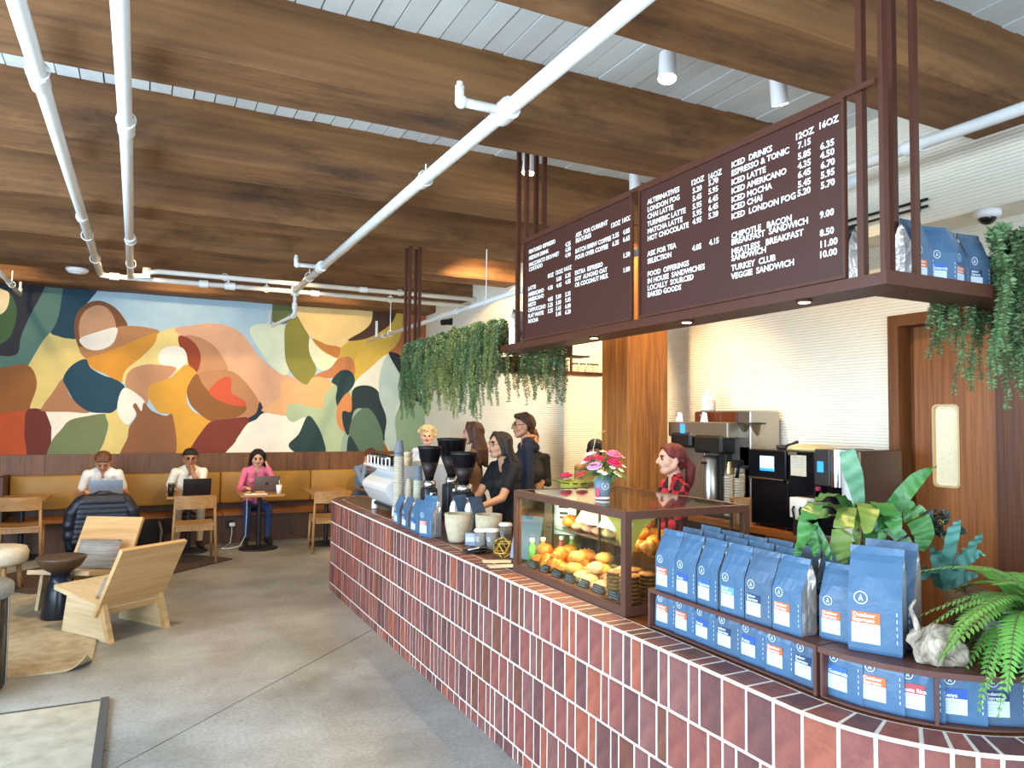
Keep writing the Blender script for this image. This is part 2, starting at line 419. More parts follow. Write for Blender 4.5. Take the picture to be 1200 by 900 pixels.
bm = plate_with_hole([(leaf_y0, 0.005), (leaf_y1, .005), (leaf_y1, 2.415), (leaf_y0, 2.415)], hole, XD, XD+.045)
me = bpy.data.meshes.new('leaf'); bm.to_mesh(me); bm.free(); me.materials.append(m_door); ob('leaf', me, dr)
m_frost = mat('obscure door glass', '#e9e2c2', .35, emit='#efe6c4', estr=.12, bump=.8, bscale=120)  # weak emission in the pane stands in for the lit room behind
MB().prism(rrect(wy0-.004, wy1+.004, wz0-.004, wz1+.004, .035), XD+.02, XD+.03, axis=0).build('pane', m_frost, dr)
lip = MB(); hp = rrect(wy0, wy1, wz0, wz1, .035); hq = rrect(wy0+.012, wy1-.012, wz0+.012, wz1-.012, .028)
n = len(hp); lip.add([(XD-.004, *p) for p in hp]+[(XD-.004, *p) for p in hq]+[(XD+.02, *p) for p in hq], [(i, (i+1) % n, n+(i+1) % n, n+i) for i in range(n)]+[(n+i, n+(i+1) % n, 2*n+(i+1) % n, 2*n+i) for i in range(n)])
lip.build('window_rim', mat('light oak rim', '#c9a878', .5), dr)
m_dark_oak = wood('dark oak panelling', '#6b3d1c', '#4f2a10', 'z', .5, .9, rnd=.03)
lf2 = MB().box((XD-.01, leaf_y0-.9, .005), (XD+.04, leaf_y0-.004, 2.415)).build('leaf', m_dark_oak, dr, label='darker second leaf of the door')
m_metal = mat('brushed steel', '#b9b6ae', .3, 1)
MB().cyl((dx+.02, leaf_y0+.22, 2.435), (dx+.02, leaf_y0-.2, 2.435), .012).build('closer_bar', m_metal, dr)
MB().box((dx, YF, 0), (dx+.2, leaf_y0-.9, 2.47)).build('wall_right_panel', m_dark_oak, wr)
# security dome under the bulkhead
t = thing('ceiling_camera', 'white domed camera fixed under the bulkhead above the oak door', 'camera', (4.45, 2.62, 3.015))
MB().lathe([(.0, 0), (.075, 0), (.075, -.03), (.06, -.045), (.0, -.045)], cap=False).build('housing', mat('white plastic', '#e8e8e6', .4), t)
MB().ball((0, 0, -.04), (.05, .05, .045)).build('dome', mat('black dome', '#15171a', .08), t)

# ---------------------------------------------------------------- mural on the back wall (paint: flat shapes, traced)
YM = YB-.002
def mp(zx, zy):
    p = at_y(zx/3, 300+zy/3, YB); return (p.x, p.z)
from mathutils.geometry import delaunay_2d_cdt
MUR = [  # colour, smooth?, points (picture of the wall at 3x)
 ('#a9c6d6', 0, [(-900, 20), (1480, 20), (1480, 705), (-900, 705)]),
 ('#a5762e', 0, [(-900, 20), (-40, 20), (-40, 705), (-900, 705)]),
 ('#d8c47c', 1, [(165, 250), (230, 255), (310, 300), (330, 380), (260, 430), (190, 560), (80, 570), (60, 430), (90, 330)]),
 ('#1e4253', 1, [(190, 60), (370, 60), (345, 118), (320, 150), (275, 210), (272, 285), (240, 290), (205, 282), (175, 262), (170, 160)]),
 ('#587a70', 1, [(150, 60), (222, 60), (216, 150), (205, 215), (182, 262), (150, 300), (105, 375), (80, 405), (-10, 400), (-60, 330), (30, 330), (60, 220)]),
 ('#2b2e38', 1, [(30, 40), (178, 40), (150, 125), (108, 205), (75, 280), (55, 348), (-40, 330), (-60, 200)]),
 ('#43603f', 1, [(-60, 110), (20, 120), (52, 160), (58, 215), (35, 285), (-20, 315), (-80, 300)]),
 ('#efdcae', 1, [(-60, 100), (10, 118), (33, 135), (26, 180), (0, 206), (-60, 220)]),
 ('#8f5c30', 1, [(-200, 390), (-20, 395), (95, 383), (130, 445), (108, 520), (92, 548), (-30, 560), (-200, 560)]),
 ('#b5502a', 0, [(-200, 560), (-20, 555), (98, 543), (86, 600), (92, 650), (106, 706), (-200, 706)]),
 ('#6a2f2a', 1, [(98, 540), (160, 546), (180, 598), (181, 650), (178, 720), (106, 720), (90, 660), (86, 605)]),
 ('#ece6d6', 0, [(160, 546), (372, 552), (300, 566), (245, 580), (215, 612), (180, 656), (181, 600)]),
 ('#6f7d56', 1, [(245, 578), (300, 564), (370, 556), (381, 590), (370, 640), (345, 720), (177, 720), (180, 655), (215, 610)]),
 ('#d6c27a', 1, [(372, 553), (412, 540), (440, 575), (455, 605), (440, 660), (430, 720), (342, 720), (365, 655), (382, 600)]),
 ('#ab7a58', 1, [(224, 430), (248, 495), (315, 549), (240, 548), (152, 546), (150, 528), (185, 480)]),
 ('#7a4e31', 1, [(305, 362), (272, 310), (261, 250), (272, 200), (310, 165), (355, 158), (400, 178), (430, 210), (448, 248), (405, 262), (350, 340)]),
 ('#ad7c54', 1, [(300, 358), (280, 320), (330, 320), (405, 255), (450, 246), (510, 250), (562, 268), (500, 310), (380, 360)]),
 ('#bd9270', 1, [(280, 285), (279, 235), (298, 195), (335, 174), (372, 180), (400, 215), (409, 262), (400, 300), (370, 325), (330, 331), (292, 318)]),
 ('#e9e4d8', 1, [(281, 290), (340, 268), (408, 251), (408, 285), (392, 312), (360, 328), (325, 331), (294, 318)]),
 ('#c88d34', 1, [(303, 362), (345, 348), (400, 328), (495, 288), (562, 268), (540, 312), (490, 362), (445, 398), (432, 440), (405, 438), (370, 415), (325, 395)]),
 ('#1d4357', 1, [(300, 362), (318, 392), (360, 418), (410, 436), (440, 464), (425, 515), (398, 548), (368, 552), (310, 546), (262, 510), (236, 465), (222, 430), (252, 385)]),
 ('#e3cd86', 1, [(562, 268), (640, 252), (720, 300), (700, 420), (560, 400), (470, 405), (436, 450), (432, 425), (448, 395), (510, 345), (545, 305)]),
 ('#d7a786', 1, [(615, 256), (680, 243), (745, 237), (810, 248), (862, 285), (905, 345), (960, 395), (1020, 422), (1085, 458), (1080, 520), (1000, 560), (925, 550), (880, 470), (800, 410), (740, 330), (690, 290), (640, 282)]),
 ('#b88763', 1, [(650, 283), (700, 286), (748, 312), (782, 355), (802, 405), (770, 460), (700, 440), (690, 410), (700, 350)]),
 ('#8f3f26', 1, [(628, 282), (662, 288), (695, 320), (706, 362), (690, 411), (664, 385), (655, 345), (632, 318)]),
 ('#ece7da', 1, [(556, 355), (568, 330), (600, 317), (640, 322), (657, 350), (652, 380), (625, 397), (588, 390), (562, 376)]),
 ('#b98a67', 1, [(442, 432), (460, 400), (510, 382), (570, 384), (620, 395), (580, 440), (530, 480), (516, 522), (490, 500), (446, 464)]),
 ('#cf9a3c', 1, [(655, 382), (692, 412), (668, 440), (656, 490), (672, 540), (742, 582), (715, 625), (655, 720), (600, 720), (606, 570), (560, 550), (528, 510), (518, 480), (535, 450), (590, 432), (625, 405)]),
 ('#ece7da', 1, [(440, 463), (480, 484), (508, 512), (500, 545), (476, 520), (466, 530), (478, 556), (450, 592), (425, 575), (412, 540), (420, 490)]),
 ('#8d5e3d', 1, [(506, 516), (535, 545), (580, 562), (609, 566), (607, 720), (428, 720), (448, 640), (455, 600), (480, 560), (468, 528), (478, 518), (497, 546)]),
 ('#b07f5a', 1, [(692, 414), (800, 402), (855, 435), (898, 490), (912, 525), (890, 562), (830, 575), (745, 582), (690, 470)]),
 ('#85582f', 1, [(690, 414), (712, 450), (740, 480), (790, 500), (862, 525), (858, 550), (825, 570), (785, 576), (740, 580), (690, 545), (664, 510), (658, 465)]),
 ('#c1563a', 1, [(742, 462), (765, 440), (795, 424), (814, 435), (815, 480), (858, 508), (860, 528), (800, 520), (752, 498), (735, 478)]),
 ('#22303a', 1, [(913, 512), (927, 552), (905, 580), (885, 596), (868, 592), (870, 572), (900, 552)]),
 ('#74352a', 1, [(742, 582), (800, 573), (872, 568), (862, 605), (830, 645), (802, 720), (650, 720), (672, 672), (705, 622)]),
 ('#ebe5d6', 1, [(868, 592), (900, 575), (930, 552), (1000, 562), (1085, 575), (1050, 630), (1018, 665), (1050, 720), (798, 720), (830, 650)]),
 ('#cfdcc4', 1, [(880, 250), (1000, 245), (1020, 330), (1015, 405), (995, 418), (962, 395), (915, 335)]),
 ('#a6ba98', 1, [(1005, 560), (1004, 525), (1040, 512), (1090, 530), (1135, 530), (1140, 490), (1168, 450), (1280, 440), (1300, 720), (1140, 720), (1128, 620), (1085, 565), (1030, 584)]),
 ('#e2ae7b', 1, [(920, 545), (950, 520), (985, 495), (985, 455), (1010, 432), (1060, 455), (1082, 430), (1120, 422), (1158, 436), (1168, 458), (1140, 490), (1134, 534), (1085, 530), (1040, 518), (1008, 530), (1000, 558)]),
 ('#233f40', 1, [(1082, 562), (1115, 595), (1138, 650), (1142, 692), (1090, 694), (1042, 692), (1014, 664), (1050, 625)]),
 ('#5f6a40', 0, [(958, 150), (1045, 150), (1030, 225), (1003, 238), (980, 240), (956, 230)]),
 ('#85833c', 1, [(1002, 252), (1022, 222), (1050, 215), (1085, 280), (1092, 340), (1112, 400), (1092, 435), (1074, 452), (1035, 425), (1006, 375), (1000, 310)]),
 ('#c8aa4a', 1, [(1100, 300), (1200, 300), (1390, 150), (1460, 150), (1440, 260), (1390, 320), (1345, 380), (1310, 440), (1240, 440), (1170, 390)]),
 ('#a8653a', 1, [(1425, 180), (1500, 180), (1500, 380), (1440, 372), (1366, 345), (1392, 315), (1412, 270)]),
 ('#e6c98a', 1, [(1040, 150), (1318, 150), (1318, 200), (1300, 238), (1275, 265), (1228, 298), (1190, 322), (1140, 310), (1095, 288), (1062, 240), (1044, 200)]),
 ('#4b3428', 1, [(1322, 160), (1395, 160), (1385, 222), (1350, 258), (1290, 290), (1222, 297), (1278, 262), (1305, 232)]),
 ('#efe6c4', 1, [(1090, 288), (1115, 318), (1150, 345), (1186, 357), (1165, 388), (1130, 402), (1102, 372), (1086, 330)]),
 ('#bd7c3c', 1, [(1098, 290), (1150, 312), (1194, 322), (1186, 358), (1150, 342), (1120, 318)]),
 ('#b9784c', 1, [(1095, 428), (1120, 412), (1160, 396), (1188, 362), (1225, 354), (1246, 378), (1244, 420), (1200, 425), (1150, 430), (1120, 424)]),
 ('#d9dccf', 1, [(1238, 478), (1250, 440), (1300, 395), (1372, 345), (1420, 440), (1400, 720), (1330, 720), (1250, 540)]),
 ('#8fa699', 1, [(1240, 540), (1290, 535), (1350, 640), (1352, 720), (1200, 720)]),
 ('#1f3b40', 1, [(1165, 440), (1200, 402), (1238, 410), (1246, 448), (1216, 490), (1195, 540), (1180, 505), (1185, 460)]),
 ('#c68253', 1, [(1182, 560), (1190, 520), (1225, 480), (1245, 540), (1222, 556), (1208, 540), (1200, 570), (1212, 618), (1190, 600)]),
 ('#1f3338', 1, [(1205, 545), (1235, 545), (1240, 470), (1290, 455), (1332, 480), (1356, 560), (1358, 620), (1346, 650), (1320, 580), (1285, 540), (1245, 545), (1225, 630), (1205, 590)]),
 ('#55705e', 1, [(1228, 632), (1240, 570), (1278, 535), (1310, 548), (1340, 610), (1350, 670), (1354, 720), (1258, 720)]),
 ('#223a3c', 1, [(1225, 635), (1250, 660), (1272, 720), (1222, 720)]),
 ('#8c5a34', 0, [(1348, 655), (1375, 700), (1345, 700)]),
 ('#a9c0bd', 1, [(1368, 345), (1395, 390), (1420, 440), (1408, 500), (1388, 570), (1394, 650), (1385, 720), (1372, 690), (1352, 640), (1358, 570), (1332, 490), (1338, 400)]),
 ('#17202b', 1, [(1366, 342), (1410, 352), (1425, 400), (1500, 520), (1500, 545), (1450, 525), (1418, 480), (1412, 430)]),
 ('#7e9b80', 1, [(1415, 480), (1450, 505), (1500, 545), (1500, 720), (1384, 720), (1394, 650), (1388, 575), (1405, 520)]),
]
WAINS = 1.222
XMIN, XMAX = -3.59, XW_FAR-.001
mu = MB(); mcols = {}; mlist = []
for k, (c, sm, pts) in enumerate(MUR):
    if c not in mcols:
        mcols[c] = len(mlist); mlist.append(mat('mural paint '+c[1:], c, .8, var=.07, vscale=5, bump=.12, bscale=18))
    pl = [mp(*p) for p in pts]
    if sm: pl = [tuple(p) for p in smooth_poly(pl, 5)]
    for nn, d in (((1, 0), XMIN), ((-1, 0), -XMAX), ((0, 1), WAINS), ((0, -1), -BEAMZ-.03)):
        pl = clip(pl, nn, d)
    if len(pl) < 3: continue
    y = YM-.00008*k
    V2, _, F2, _, _, _ = delaunay_2d_cdt([Vector(p) for p in pl], [], [list(range(len(pl)))], 1, 1e-5)
    mu.add([(p.x, y, p.y) for p in V2], F2, mcols[c])
mu.build('mural', mlist, wb, label='abstract mural of rounded ochre, navy, green and cream shapes')

# wainscot boards below the mural, behind the bench
m_wains = wood('walnut wainscot', '#7a5230', '#5d3a20', 'z', .5, 1.2, rnd=.1)
x = XL; 
tr = MB().box((XL, YB-.02, 0), (XW_FAR, YB-.02+.001, .02)).build('trim_2', m_wains, kind='structure')
while x < XW_FAR-.02:
    w = min(.62, XW_FAR-x)
    MB().box((x+.002, YB-.055, 0), (x+w-.002, YB-.002, WAINS)).build('panel', m_wains, tr)
    x += w
# ================================================================ BRICK COUNTER
CX, CT = 1.765, .90
RN, RF, YN, YFAR = .61, .45, 1.66, 7.6
def path(s):
    """point and outward normal along the counter's front: from the near end, round the near bend, along, round the far bend"""
    l0 = 1.6; a1 = RN*PI/2; l1 = YFAR-YN; a2 = RF*PI/2
    if s < l0: return Vector((CX+RN+l0-s, YN-RN, 0)), Vector((0, -1, 0))
    s -= l0
    if s < a1:
        t = s/RN; n_ = Vector((-math.sin(t), -math.cos(t), 0)); return Vector((CX+RN, YN, 0))+n_*RN, n_
    s -= a1
    if s < l1: return Vector((CX, YN+s, 0)), Vector((-1, 0, 0))
    s -= l1
    if s < a2:
        t = s/RF; n_ = Vector((-math.cos(t), math.sin(t), 0)); return Vector((CX+RF, YFAR, 0))+n_*RF, n_
    s -= a2
    return Vector((CX+RF+s, YFAR+RF, 0)), Vector((0, 1, 0))
SMAX = 1.6+RN*PI/2+YFAR-YN+RF*PI/2+.4
def offs(s, d): p, n_ = path(s); return p+n_*d
m_mortar = mat('pale mortar', '#dcd6ca', .85, var=.08, vscale=20)
m_ctop = wood('dark counter tile', '#7a4a28', '#5c3318', 'y', .3, 1.4, rnd=0)
BR = [mat('brick '+n_, c, .62, var=.28, vscale=14, bump=.15, bscale=70, col2=c2) for n_, c, c2 in
      (('rose', '#884e44', '#6e3c36'), ('plum', '#6b423e', '#543331'), ('terracotta', '#9a5440', '#7e4230'), ('mauve', '#81534b', '#67403e'), ('brown', '#734434', '#5b3429'))]
ct = thing('brick_counter', 'long service counter faced in rust red upright bricks with white joints', 'counter')
core = MB(); NS = 420; S = [i*SMAX/NS for i in range(NS+1)]
vs_ = []
for s in S:
    for d, z in ((-.0016, 0.0), (-.0016, CT-.0012), (-.125, CT-.0012), (-.14, CT-.0012)):
        p = offs(s, d); vs_.append((p.x, p.y, z))
core.add(vs_, [(i*4+k, (i+1)*4+k, (i+1)*4+k+1, i*4+k+1) for i in range(NS) for k in range(2)])
core.build('mortar_bed', m_mortar, ct)
cap_in = .122
ins = [offs(s, -cap_in) for s in S]
xb = 2.58
top = [(p.x, p.y) for p in ins if p.x < xb]+[(xb, YFAR+RF-cap_in), (xb, YN-RN+cap_in)]
MB().prism(top, CT-.03, CT-.004).build('worktop', m_ctop, ct)
MB().box((xb-.03, 1.3, .05), (xb, 7.9, CT-.03)).build('back_panel', mat('dark cabinet', '#2c211b', .6), ct)
rb = random.Random(3)
items = []
def brick(s0, s1, z0, z1, d0, d1):
    pr_ = rb.uniform(0, .0016); g = .0005
    vs_ = []
    la, lb = 1.6, 1.6+RN*PI/2
    nseg = 3 if (s1 > la and s0 < lb) or s1 > lb+YFAR-YN else 1
    for i_ in range(nseg+1):
        e_ = g if i_ in (0, nseg) else 0
        s = s0+(s1-s0)*i_/nseg
        for d, z in ((d0, z0), (d1+pr_, z0), (d1+pr_, z1), (d0, z1)):
            p = offs(s, d); vs_.append((p.x+rb.uniform(-e_, e_), p.y+rb.uniform(-e_, e_), z+rb.uniform(-e_, e_)))
    fs_ = [(i_*4+k_, i_*4+(k_+1) % 4, i_*4+4+(k_+1) % 4, i_*4+4+k_) for i_ in range(nseg) for k_ in range(4)]+[(0, 1, 2, 3), (nseg*4+3, nseg*4+2, nseg*4+1, nseg*4)]
    c = sum((Vector(v) for v in vs_), Vector())/len(vs_)
    items.append((c, vs_, fs_, rb.choice([0, 0, 0, 1, 1, 2, 3, 3, 4])))
rows = [(.002, .069)]+[(.081+.2045*k, .081+.2045*k+.193) for k in range(4)]
for r, (z0, z1) in enumerate(rows):
    s = 0.02+rb.uniform(0, .03)
    while s < SMAX-.12:
        w = rb.choice([.044, .082, .092, .05, .098, .1, .056])*rb.uniform(.94, 1.06)
        brick(s, s+w, z0, min(z1, CT-.006), -.014, 0)
        if r == 4: brick(s, s+w, CT-.013, CT, -.116, -.0055)
        s += w+.0125
def pix(c):
    d = c-EYE; f = d.dot(FWD); return (600+FPX*d.dot(RIGHT)/f, 450-FPX*d.dot(UP)/f, f) if f > .1 else (-999, -999, 99)
def seen(c):
    x, y, f = pix(c); return 370 < x < 1230 and y < 930
near = sorted([i for i in items if seen(i[0])], key=lambda i: (i[0]-EYE).length)[:298]
ids = set(id(i) for i in near)
for c, vs_, fs_, k in near:
    b = MB(); b.add([Vector(v)-c for v in vs_], fs_); b.build('brick', BR[k], ct, loc=c)
far = MB()
for it in items:
    if id(it) not in ids: far.add(it[1], it[2], it[3])
far.build('far_bricks', BR, ct, kind='stuff', label='smaller looking bricks of the far end')
# foot rail shadow line
# ================================================================ HANGING MENU STRUCTURE
m_brown = mat('brown painted steel', '#4c2819', .45, var=.06, vscale=8)
m_brown2 = mat('brown board', '#3f1f16', .5, var=.05, vscale=5)
m_white = mat('white lettering', '#f6f4ee', .6)
MX = 2.30; MZ0, MZ1 = 2.28, 2.955; MYN = 1.70; MYF = 7.0
hs = thing('hanging_shelf_frame', 'long brown steel shelf frame hung from the ceiling over the counter', 'shelf frame', (MX, MYN, 2.235))
def hloc(b, name, mt, **k):
    return b.build(name, mt, hs, **k)
O = Vector((MX, MYN, 2.235))
def hb(a, b_): return MB().box(Vector(a)-O, Vector(b_)-O)
# shelf trays: long side over the counter, near end, far end
hb((MX+.0081, MYN+.0081, 2.2365), (MX+.1919, 4.849, 2.247)).build('tray', m_brown, hs)
hb((MX, MYN+.0081, 2.235), (MX+.008, 4.85, 2.2785)).build('tray_lip', m_brown, hs)
hb((MX+.192, MYN+.2, 2.235), (MX+.20, 4.85, 2.28)).build('tray_lip', m_brown, hs)
hb((MX+.2001, MYN+.0081, 2.2365), (3.5, MYN+.1999, 2.247)).build('tray', m_brown, hs)
hb((MX, MYN, 2.235), (3.5, MYN+.008, 2.285)).build('tray_lip', m_brown, hs)
hb((3.06, 6.2081, 2.191), (4.165, 6.42, 2.203)).build('tray', m_brown, hs)
hb((3.06, 6.2, 2.19), (4.17, 6.208, 2.225)).build('tray_lip', m_brown, hs)
hb((2.5, 4.851, 2.2365), (3.1, 5.0, 2.247)).build('tray', m_brown, hs)
# posts in clusters of four
S_ = .027
for y0, y1, x1, zt in ((1.702, 1.795, 2.477, CEIL), (4.435, 4.555, 2.447, CEIL), (6.90, 7.02, 2.41, BEAMZ)):
    for x in (MX, x1):
        for y in (y0, y1):
            hb((x+.0082*(x == MX), y+.0082*(y == 1.702), 2.2472), (x+S_+.0082*(x == MX), y+S_, zt)).build('post', m_brown, hs)
for x in (3.72, 3.80):
    hb((x, 6.3, 2.2), (x+.02, 6.32, BEAMZ)).build('post', m_brown, hs)
# top rail and hoops
hb((MX-.01, MYN+.03, MZ1+.001), (MX+.008, 4.46, MZ1+.022)).build('top_rail', m_brown, hs)
# two menu boards
def P2(px, py, off): 
    p = at_x(px, py, MX-off); return p
def board(y0, y1, name, label, lines, crop):
    t = thing(name, label, 'menu board', (MX, (y0+y1)/2, MZ0))
    B = Vector((MX, (y0+y1)/2, MZ0))
    MB().box(Vector((MX-.002, y0, MZ0))-B, Vector((MX+.006, y1, MZ1))-B).build('panel', m_brown2, t)
    fr = MB()
    for a, b_ in (((MX-.012, y0, MZ0), (MX-.002, y0+.012, MZ1)), ((MX-.012, y1-.012, MZ0), (MX-.002, y1, MZ1)), ((MX-.012, y0+.012, MZ0), (MX-.002, y1-.012, MZ0+.012)), ((MX-.012, y0+.012, MZ1-.012), (MX-.002, y1-.012, MZ1))):
        fr.box(Vector(a)-B, Vector(b_)-B)
    fr.build('frame', m_brown, t)
    x0, y0c, sc = crop
    for (body, zx, zy, size, sx) in lines:
        p = P2(x0+zx/sc, y0c+zy/sc, .004)
        ob('text_line', text_mesh(body, size, m_white, .03, sx), t, loc=p-B).matrix_local = Matrix.Translation(p-B) @ FACE_X
    return t
A = .036; AX = 1.05
L2 = [(s, 65, y, A, AX) for s, y in (('ALTERNATIVES', 283), ('LONDON FOG', 325), ('CHAI LATTE', 364), ('TURMERIC LATTE', 406), ('MATCHA LATTE', 446), ('HOT CHOCOLATE', 486), ('ASK FOR TEA', 571), ('SELECTION', 612), ('FOOD  OFFERINGS', 683), ('IN HOUSE  SANDWICHES', 722), ('LOCALLY  SOURCED', 760), ('BAKED GOODS', 797))]
L2 += [(s, x, y, A, AX) for s, x, y in (('12OZ', 305, 180), ('5.20', 315, 222), ('5.45', 315, 266), ('5.95', 315, 310), ('5.95', 315, 352), ('4.95', 315, 394), ('4.05', 313, 541), ('16OZ', 398, 146), ('5.70', 403, 181), ('5.95', 403, 227), ('6.45', 403, 276), ('6.45', 403, 320), ('5.20', 403, 363), ('4.15', 407, 510))]
L3 = [(s, 47, y, A, AX) for s, y in (('ICED  DRINKS', 340), ('ESPRESSO & TONIC', 378), ('ICED LATTE', 420), ('ICED AMERICANO', 460), ('ICED MOCHA', 500), ('ICED CHAI', 537), ('ICED  LONDON FOG', 577), ('CHIPOTLE   BACON', 665), ('BREAKFAST  SANDWICH', 695), ('MEATLESS   BREAKFAST', 738), ('SANDWICH', 768), ('TURKEY  CLUB', 813), ('VEGGIE  SANDWICH', 851))]
L3 += [(s, x, y, A, AX) for s, x, y in (('12OZ', 338, 215), ('7.15', 352, 253), ('5.85', 352, 303), ('4.35', 352, 347), ('6.45', 352, 388), ('5.45', 352, 432), ('5.20', 350, 472), ('16OZ', 445, 165), ('6.35', 455, 258), ('4.50', 455, 300), ('6.70', 457, 345), ('5.95', 457, 390), ('5.70', 457, 437), ('9.00', 453, 572), ('8.50', 453, 655), ('11.00', 450, 708), ('10.00', 448, 755))]
# convert both to one crop frame (3.915 px, origin 845,110)
conv = [(s, (745+x/4.733-845)*3.915, (180+y/4.733-110)*3.915, a, b_) for s, x, y, a, b_ in L2]
board(1.857, 3.123, 'menu_board', 'larger nearer brown menu board listing alternatives, iced drinks and sandwiches', conv+L3, (845, 110, 3.915))
L1 = [(s, x, y, A, AX) for s, x, y in (('FEATURED ESPRESSO', 105, 305), ('MEDIUM DRINK', 105, 345), ('MACCHIATO DRY/WET', 105, 385), ('CORTADO', 105, 415),
     ('4.25', 330, 262), ('4.50', 330, 295), ('4.90', 330, 330), ('8OZ', 222, 455), ('12OZ', 268, 436), ('16OZ', 320, 415),
     ('LATTE', 100, 533), ('AMERICANO', 100, 570), ('AMERICANO', 100, 603), ('MISTO', 100, 635), ('CAPPUCCINO', 100, 668), ('FLAT WHITE', 100, 703), ('MOCHA', 100, 736),
     ('5.05', 275, 476), ('5.35', 330, 456), ('4.35', 222, 531), ('4.45', 275, 515), ('4.55', 330, 494), ('4.05', 222, 601), ('5.00', 272, 586), ('5.35', 330, 570), ('5.25', 222, 637), ('5.00', 272, 622), ('5.05', 330, 606), ('5.25', 222, 673), ('5.65', 272, 657), ('6.00', 330, 644), ('5.45', 272, 692), ('6.20', 330, 680),
     ('ASK  FOR CURRENT', 395, 203), ('FEATURES', 395, 238), ('BATCH BREW COFFEE', 393, 302), ('POUR OVER COFFEE', 393, 342), ('EXTRA  ESPRESSO', 390, 437), ('SOY  ALMOND OAT', 390, 475), ('OR COCONUT MILK', 390, 512),
     ('12OZ', 612, 145), ('16OZ', 680, 115), ('3.55', 622, 212), ('4.05', 688, 186), ('6.35', 622, 258), ('6.65', 688, 232), ('1.50', 688, 332), ('1.00', 688, 422))]
board(3.183, 4.43, 'menu_board', 'farther brown menu board listing espresso drinks, milks and batch brew', L1, (600, 240, 5.294))
# under-shelf downlights
m_bulb = mat('warm lamp face', '#fff2d0', .4, emit='#ffdf9e', estr=14)
for k, (px, py) in enumerate(((780, 374), (905, 348), (668, 393))):
    p = at_z(px, py, 2.235); p.x = max(p.x, MX+.05)
    t = thing('downlight', ('small round downlight under the menu frame below the gap between boards', 'small round downlight under the nearer end of the menu frame', 'small round downlight under the farther menu board')[k], 'downlight', (p.x, p.y, 2.235), group='downlights under the menu frame')
    MB().lathe([(.0, 0), (.032, 0), (.032, -.006), (.024, -.008), (.0, -.008)], cap=False).build('ring', m_brown, t)
    MB().lathe([(.0, -.0085), (.022, -.0085), (.022, -.0095), (.0, -.0095)], cap=False).build('lens', m_bulb, t)
    light('downlight_lamp', 'SPOT', (0, 0, -.02), 14, '#ffd28a', parent=t, spot_size=2.2, spot_blend=.6, shadow_soft_size=.03)
# ================================================================ PIPES
m_pipe = mat('white painted pipe', '#e4e8e6', .4, var=.04, vscale=6)
def pipe(label, pts, r, extra=(), hang=()):
    t = thing('sprinkler_pipe', label, 'pipe', pts[0], group='white sprinkler pipes')
    o = Vector(pts[0]); MB().tube([Vector(p)-o for p in pts], r, 12).build('run', m_pipe, t)
    for a, b_, rr in extra: MB().cyl(Vector(a)-o, Vector(b_)-o, rr, n=12).build('coupling', m_pipe, t)
    for h in hang:
        h = Vector(h); zt = BEAMZ+.01 if len(h) == 3 else h[3]
        b = MB(); b.cyl(h-o+Vector((.0, 0, r)), Vector((h.x, h.y, zt))-o, .006, n=8)
        pts_ = [h-o+Vector((math.cos(a)*(r+.012), 0, math.sin(a)*(r+.012)+.004)) for a in [2*PI*i/12 for i in range(13)]]
        b.tube(pts_, .005, 6); b.build('hanger', m_pipe, t)
    return t
PZ = 3.36
def cpl(x, y, z, l=.09, r=.052, ax='y'):
    d = Vector((0, l/2, 0)) if ax == 'y' else Vector((l/2, 0, 0)); c = Vector((x, y, z)); return (c-d, c+d, r)
pipe('white ceiling pipe nearest the left edge, bending right near the mural', [(-.49, -2.5, PZ), (-.485, 5, PZ), (-.47, 9.55, PZ)], .036,
     [cpl(-.49, 4.15, PZ, .14, .046), cpl(-.485, 6.9, PZ, .08, .044)], [(-.487, 4.05, PZ), (-.487, 7.6, PZ), (-.48, 8.7, PZ)])
pipe('white ceiling pipe second from the left edge', [(-.11, -2.5, PZ), (-.13, 5, PZ), (-.165, 9.6, PZ)], .036,
     [cpl(-.125, 4.6, PZ, .16, .046), cpl(-.14, 7.5, PZ, .08, .044)], [(-.125, 4.5, PZ), (-.14, 7.6, PZ), (-.15, 8.8, PZ)])
tp = pipe('white ceiling pipe crossing overhead from the top centre to the mural', [(1.655, -2.5, PZ), (1.655, 5, PZ), (1.70, 9.6, PZ)], .04,
     [cpl(1.655, 3.42, PZ, .12, .06), cpl(1.66, 4.7, PZ, .08, .048), cpl(1.67, 7.95, PZ, .12, .058)], [(1.66, 4.65, PZ), (1.68, 8.6, PZ)])
o = Vector((1.655, -2.5, PZ))
for (x, y) in ((1.655, 3.42), (1.67, 7.95)):
    b = MB(); b.tube([Vector((x, y, PZ))-o, Vector((x-.24, y+.0, PZ))-o, Vector((x-.26, y, PZ+.02))-o, Vector((x-.26, y, PZ+.08))-o], .024, 10)
    b.ball(Vector((x-.25, y, PZ))-o, .034).cyl(Vector((x-.26, y, PZ+.07))-o, Vector((x-.26, y, PZ+.1))-o, .016)
    b.build('sprinkler_branch', m_pipe, tp)
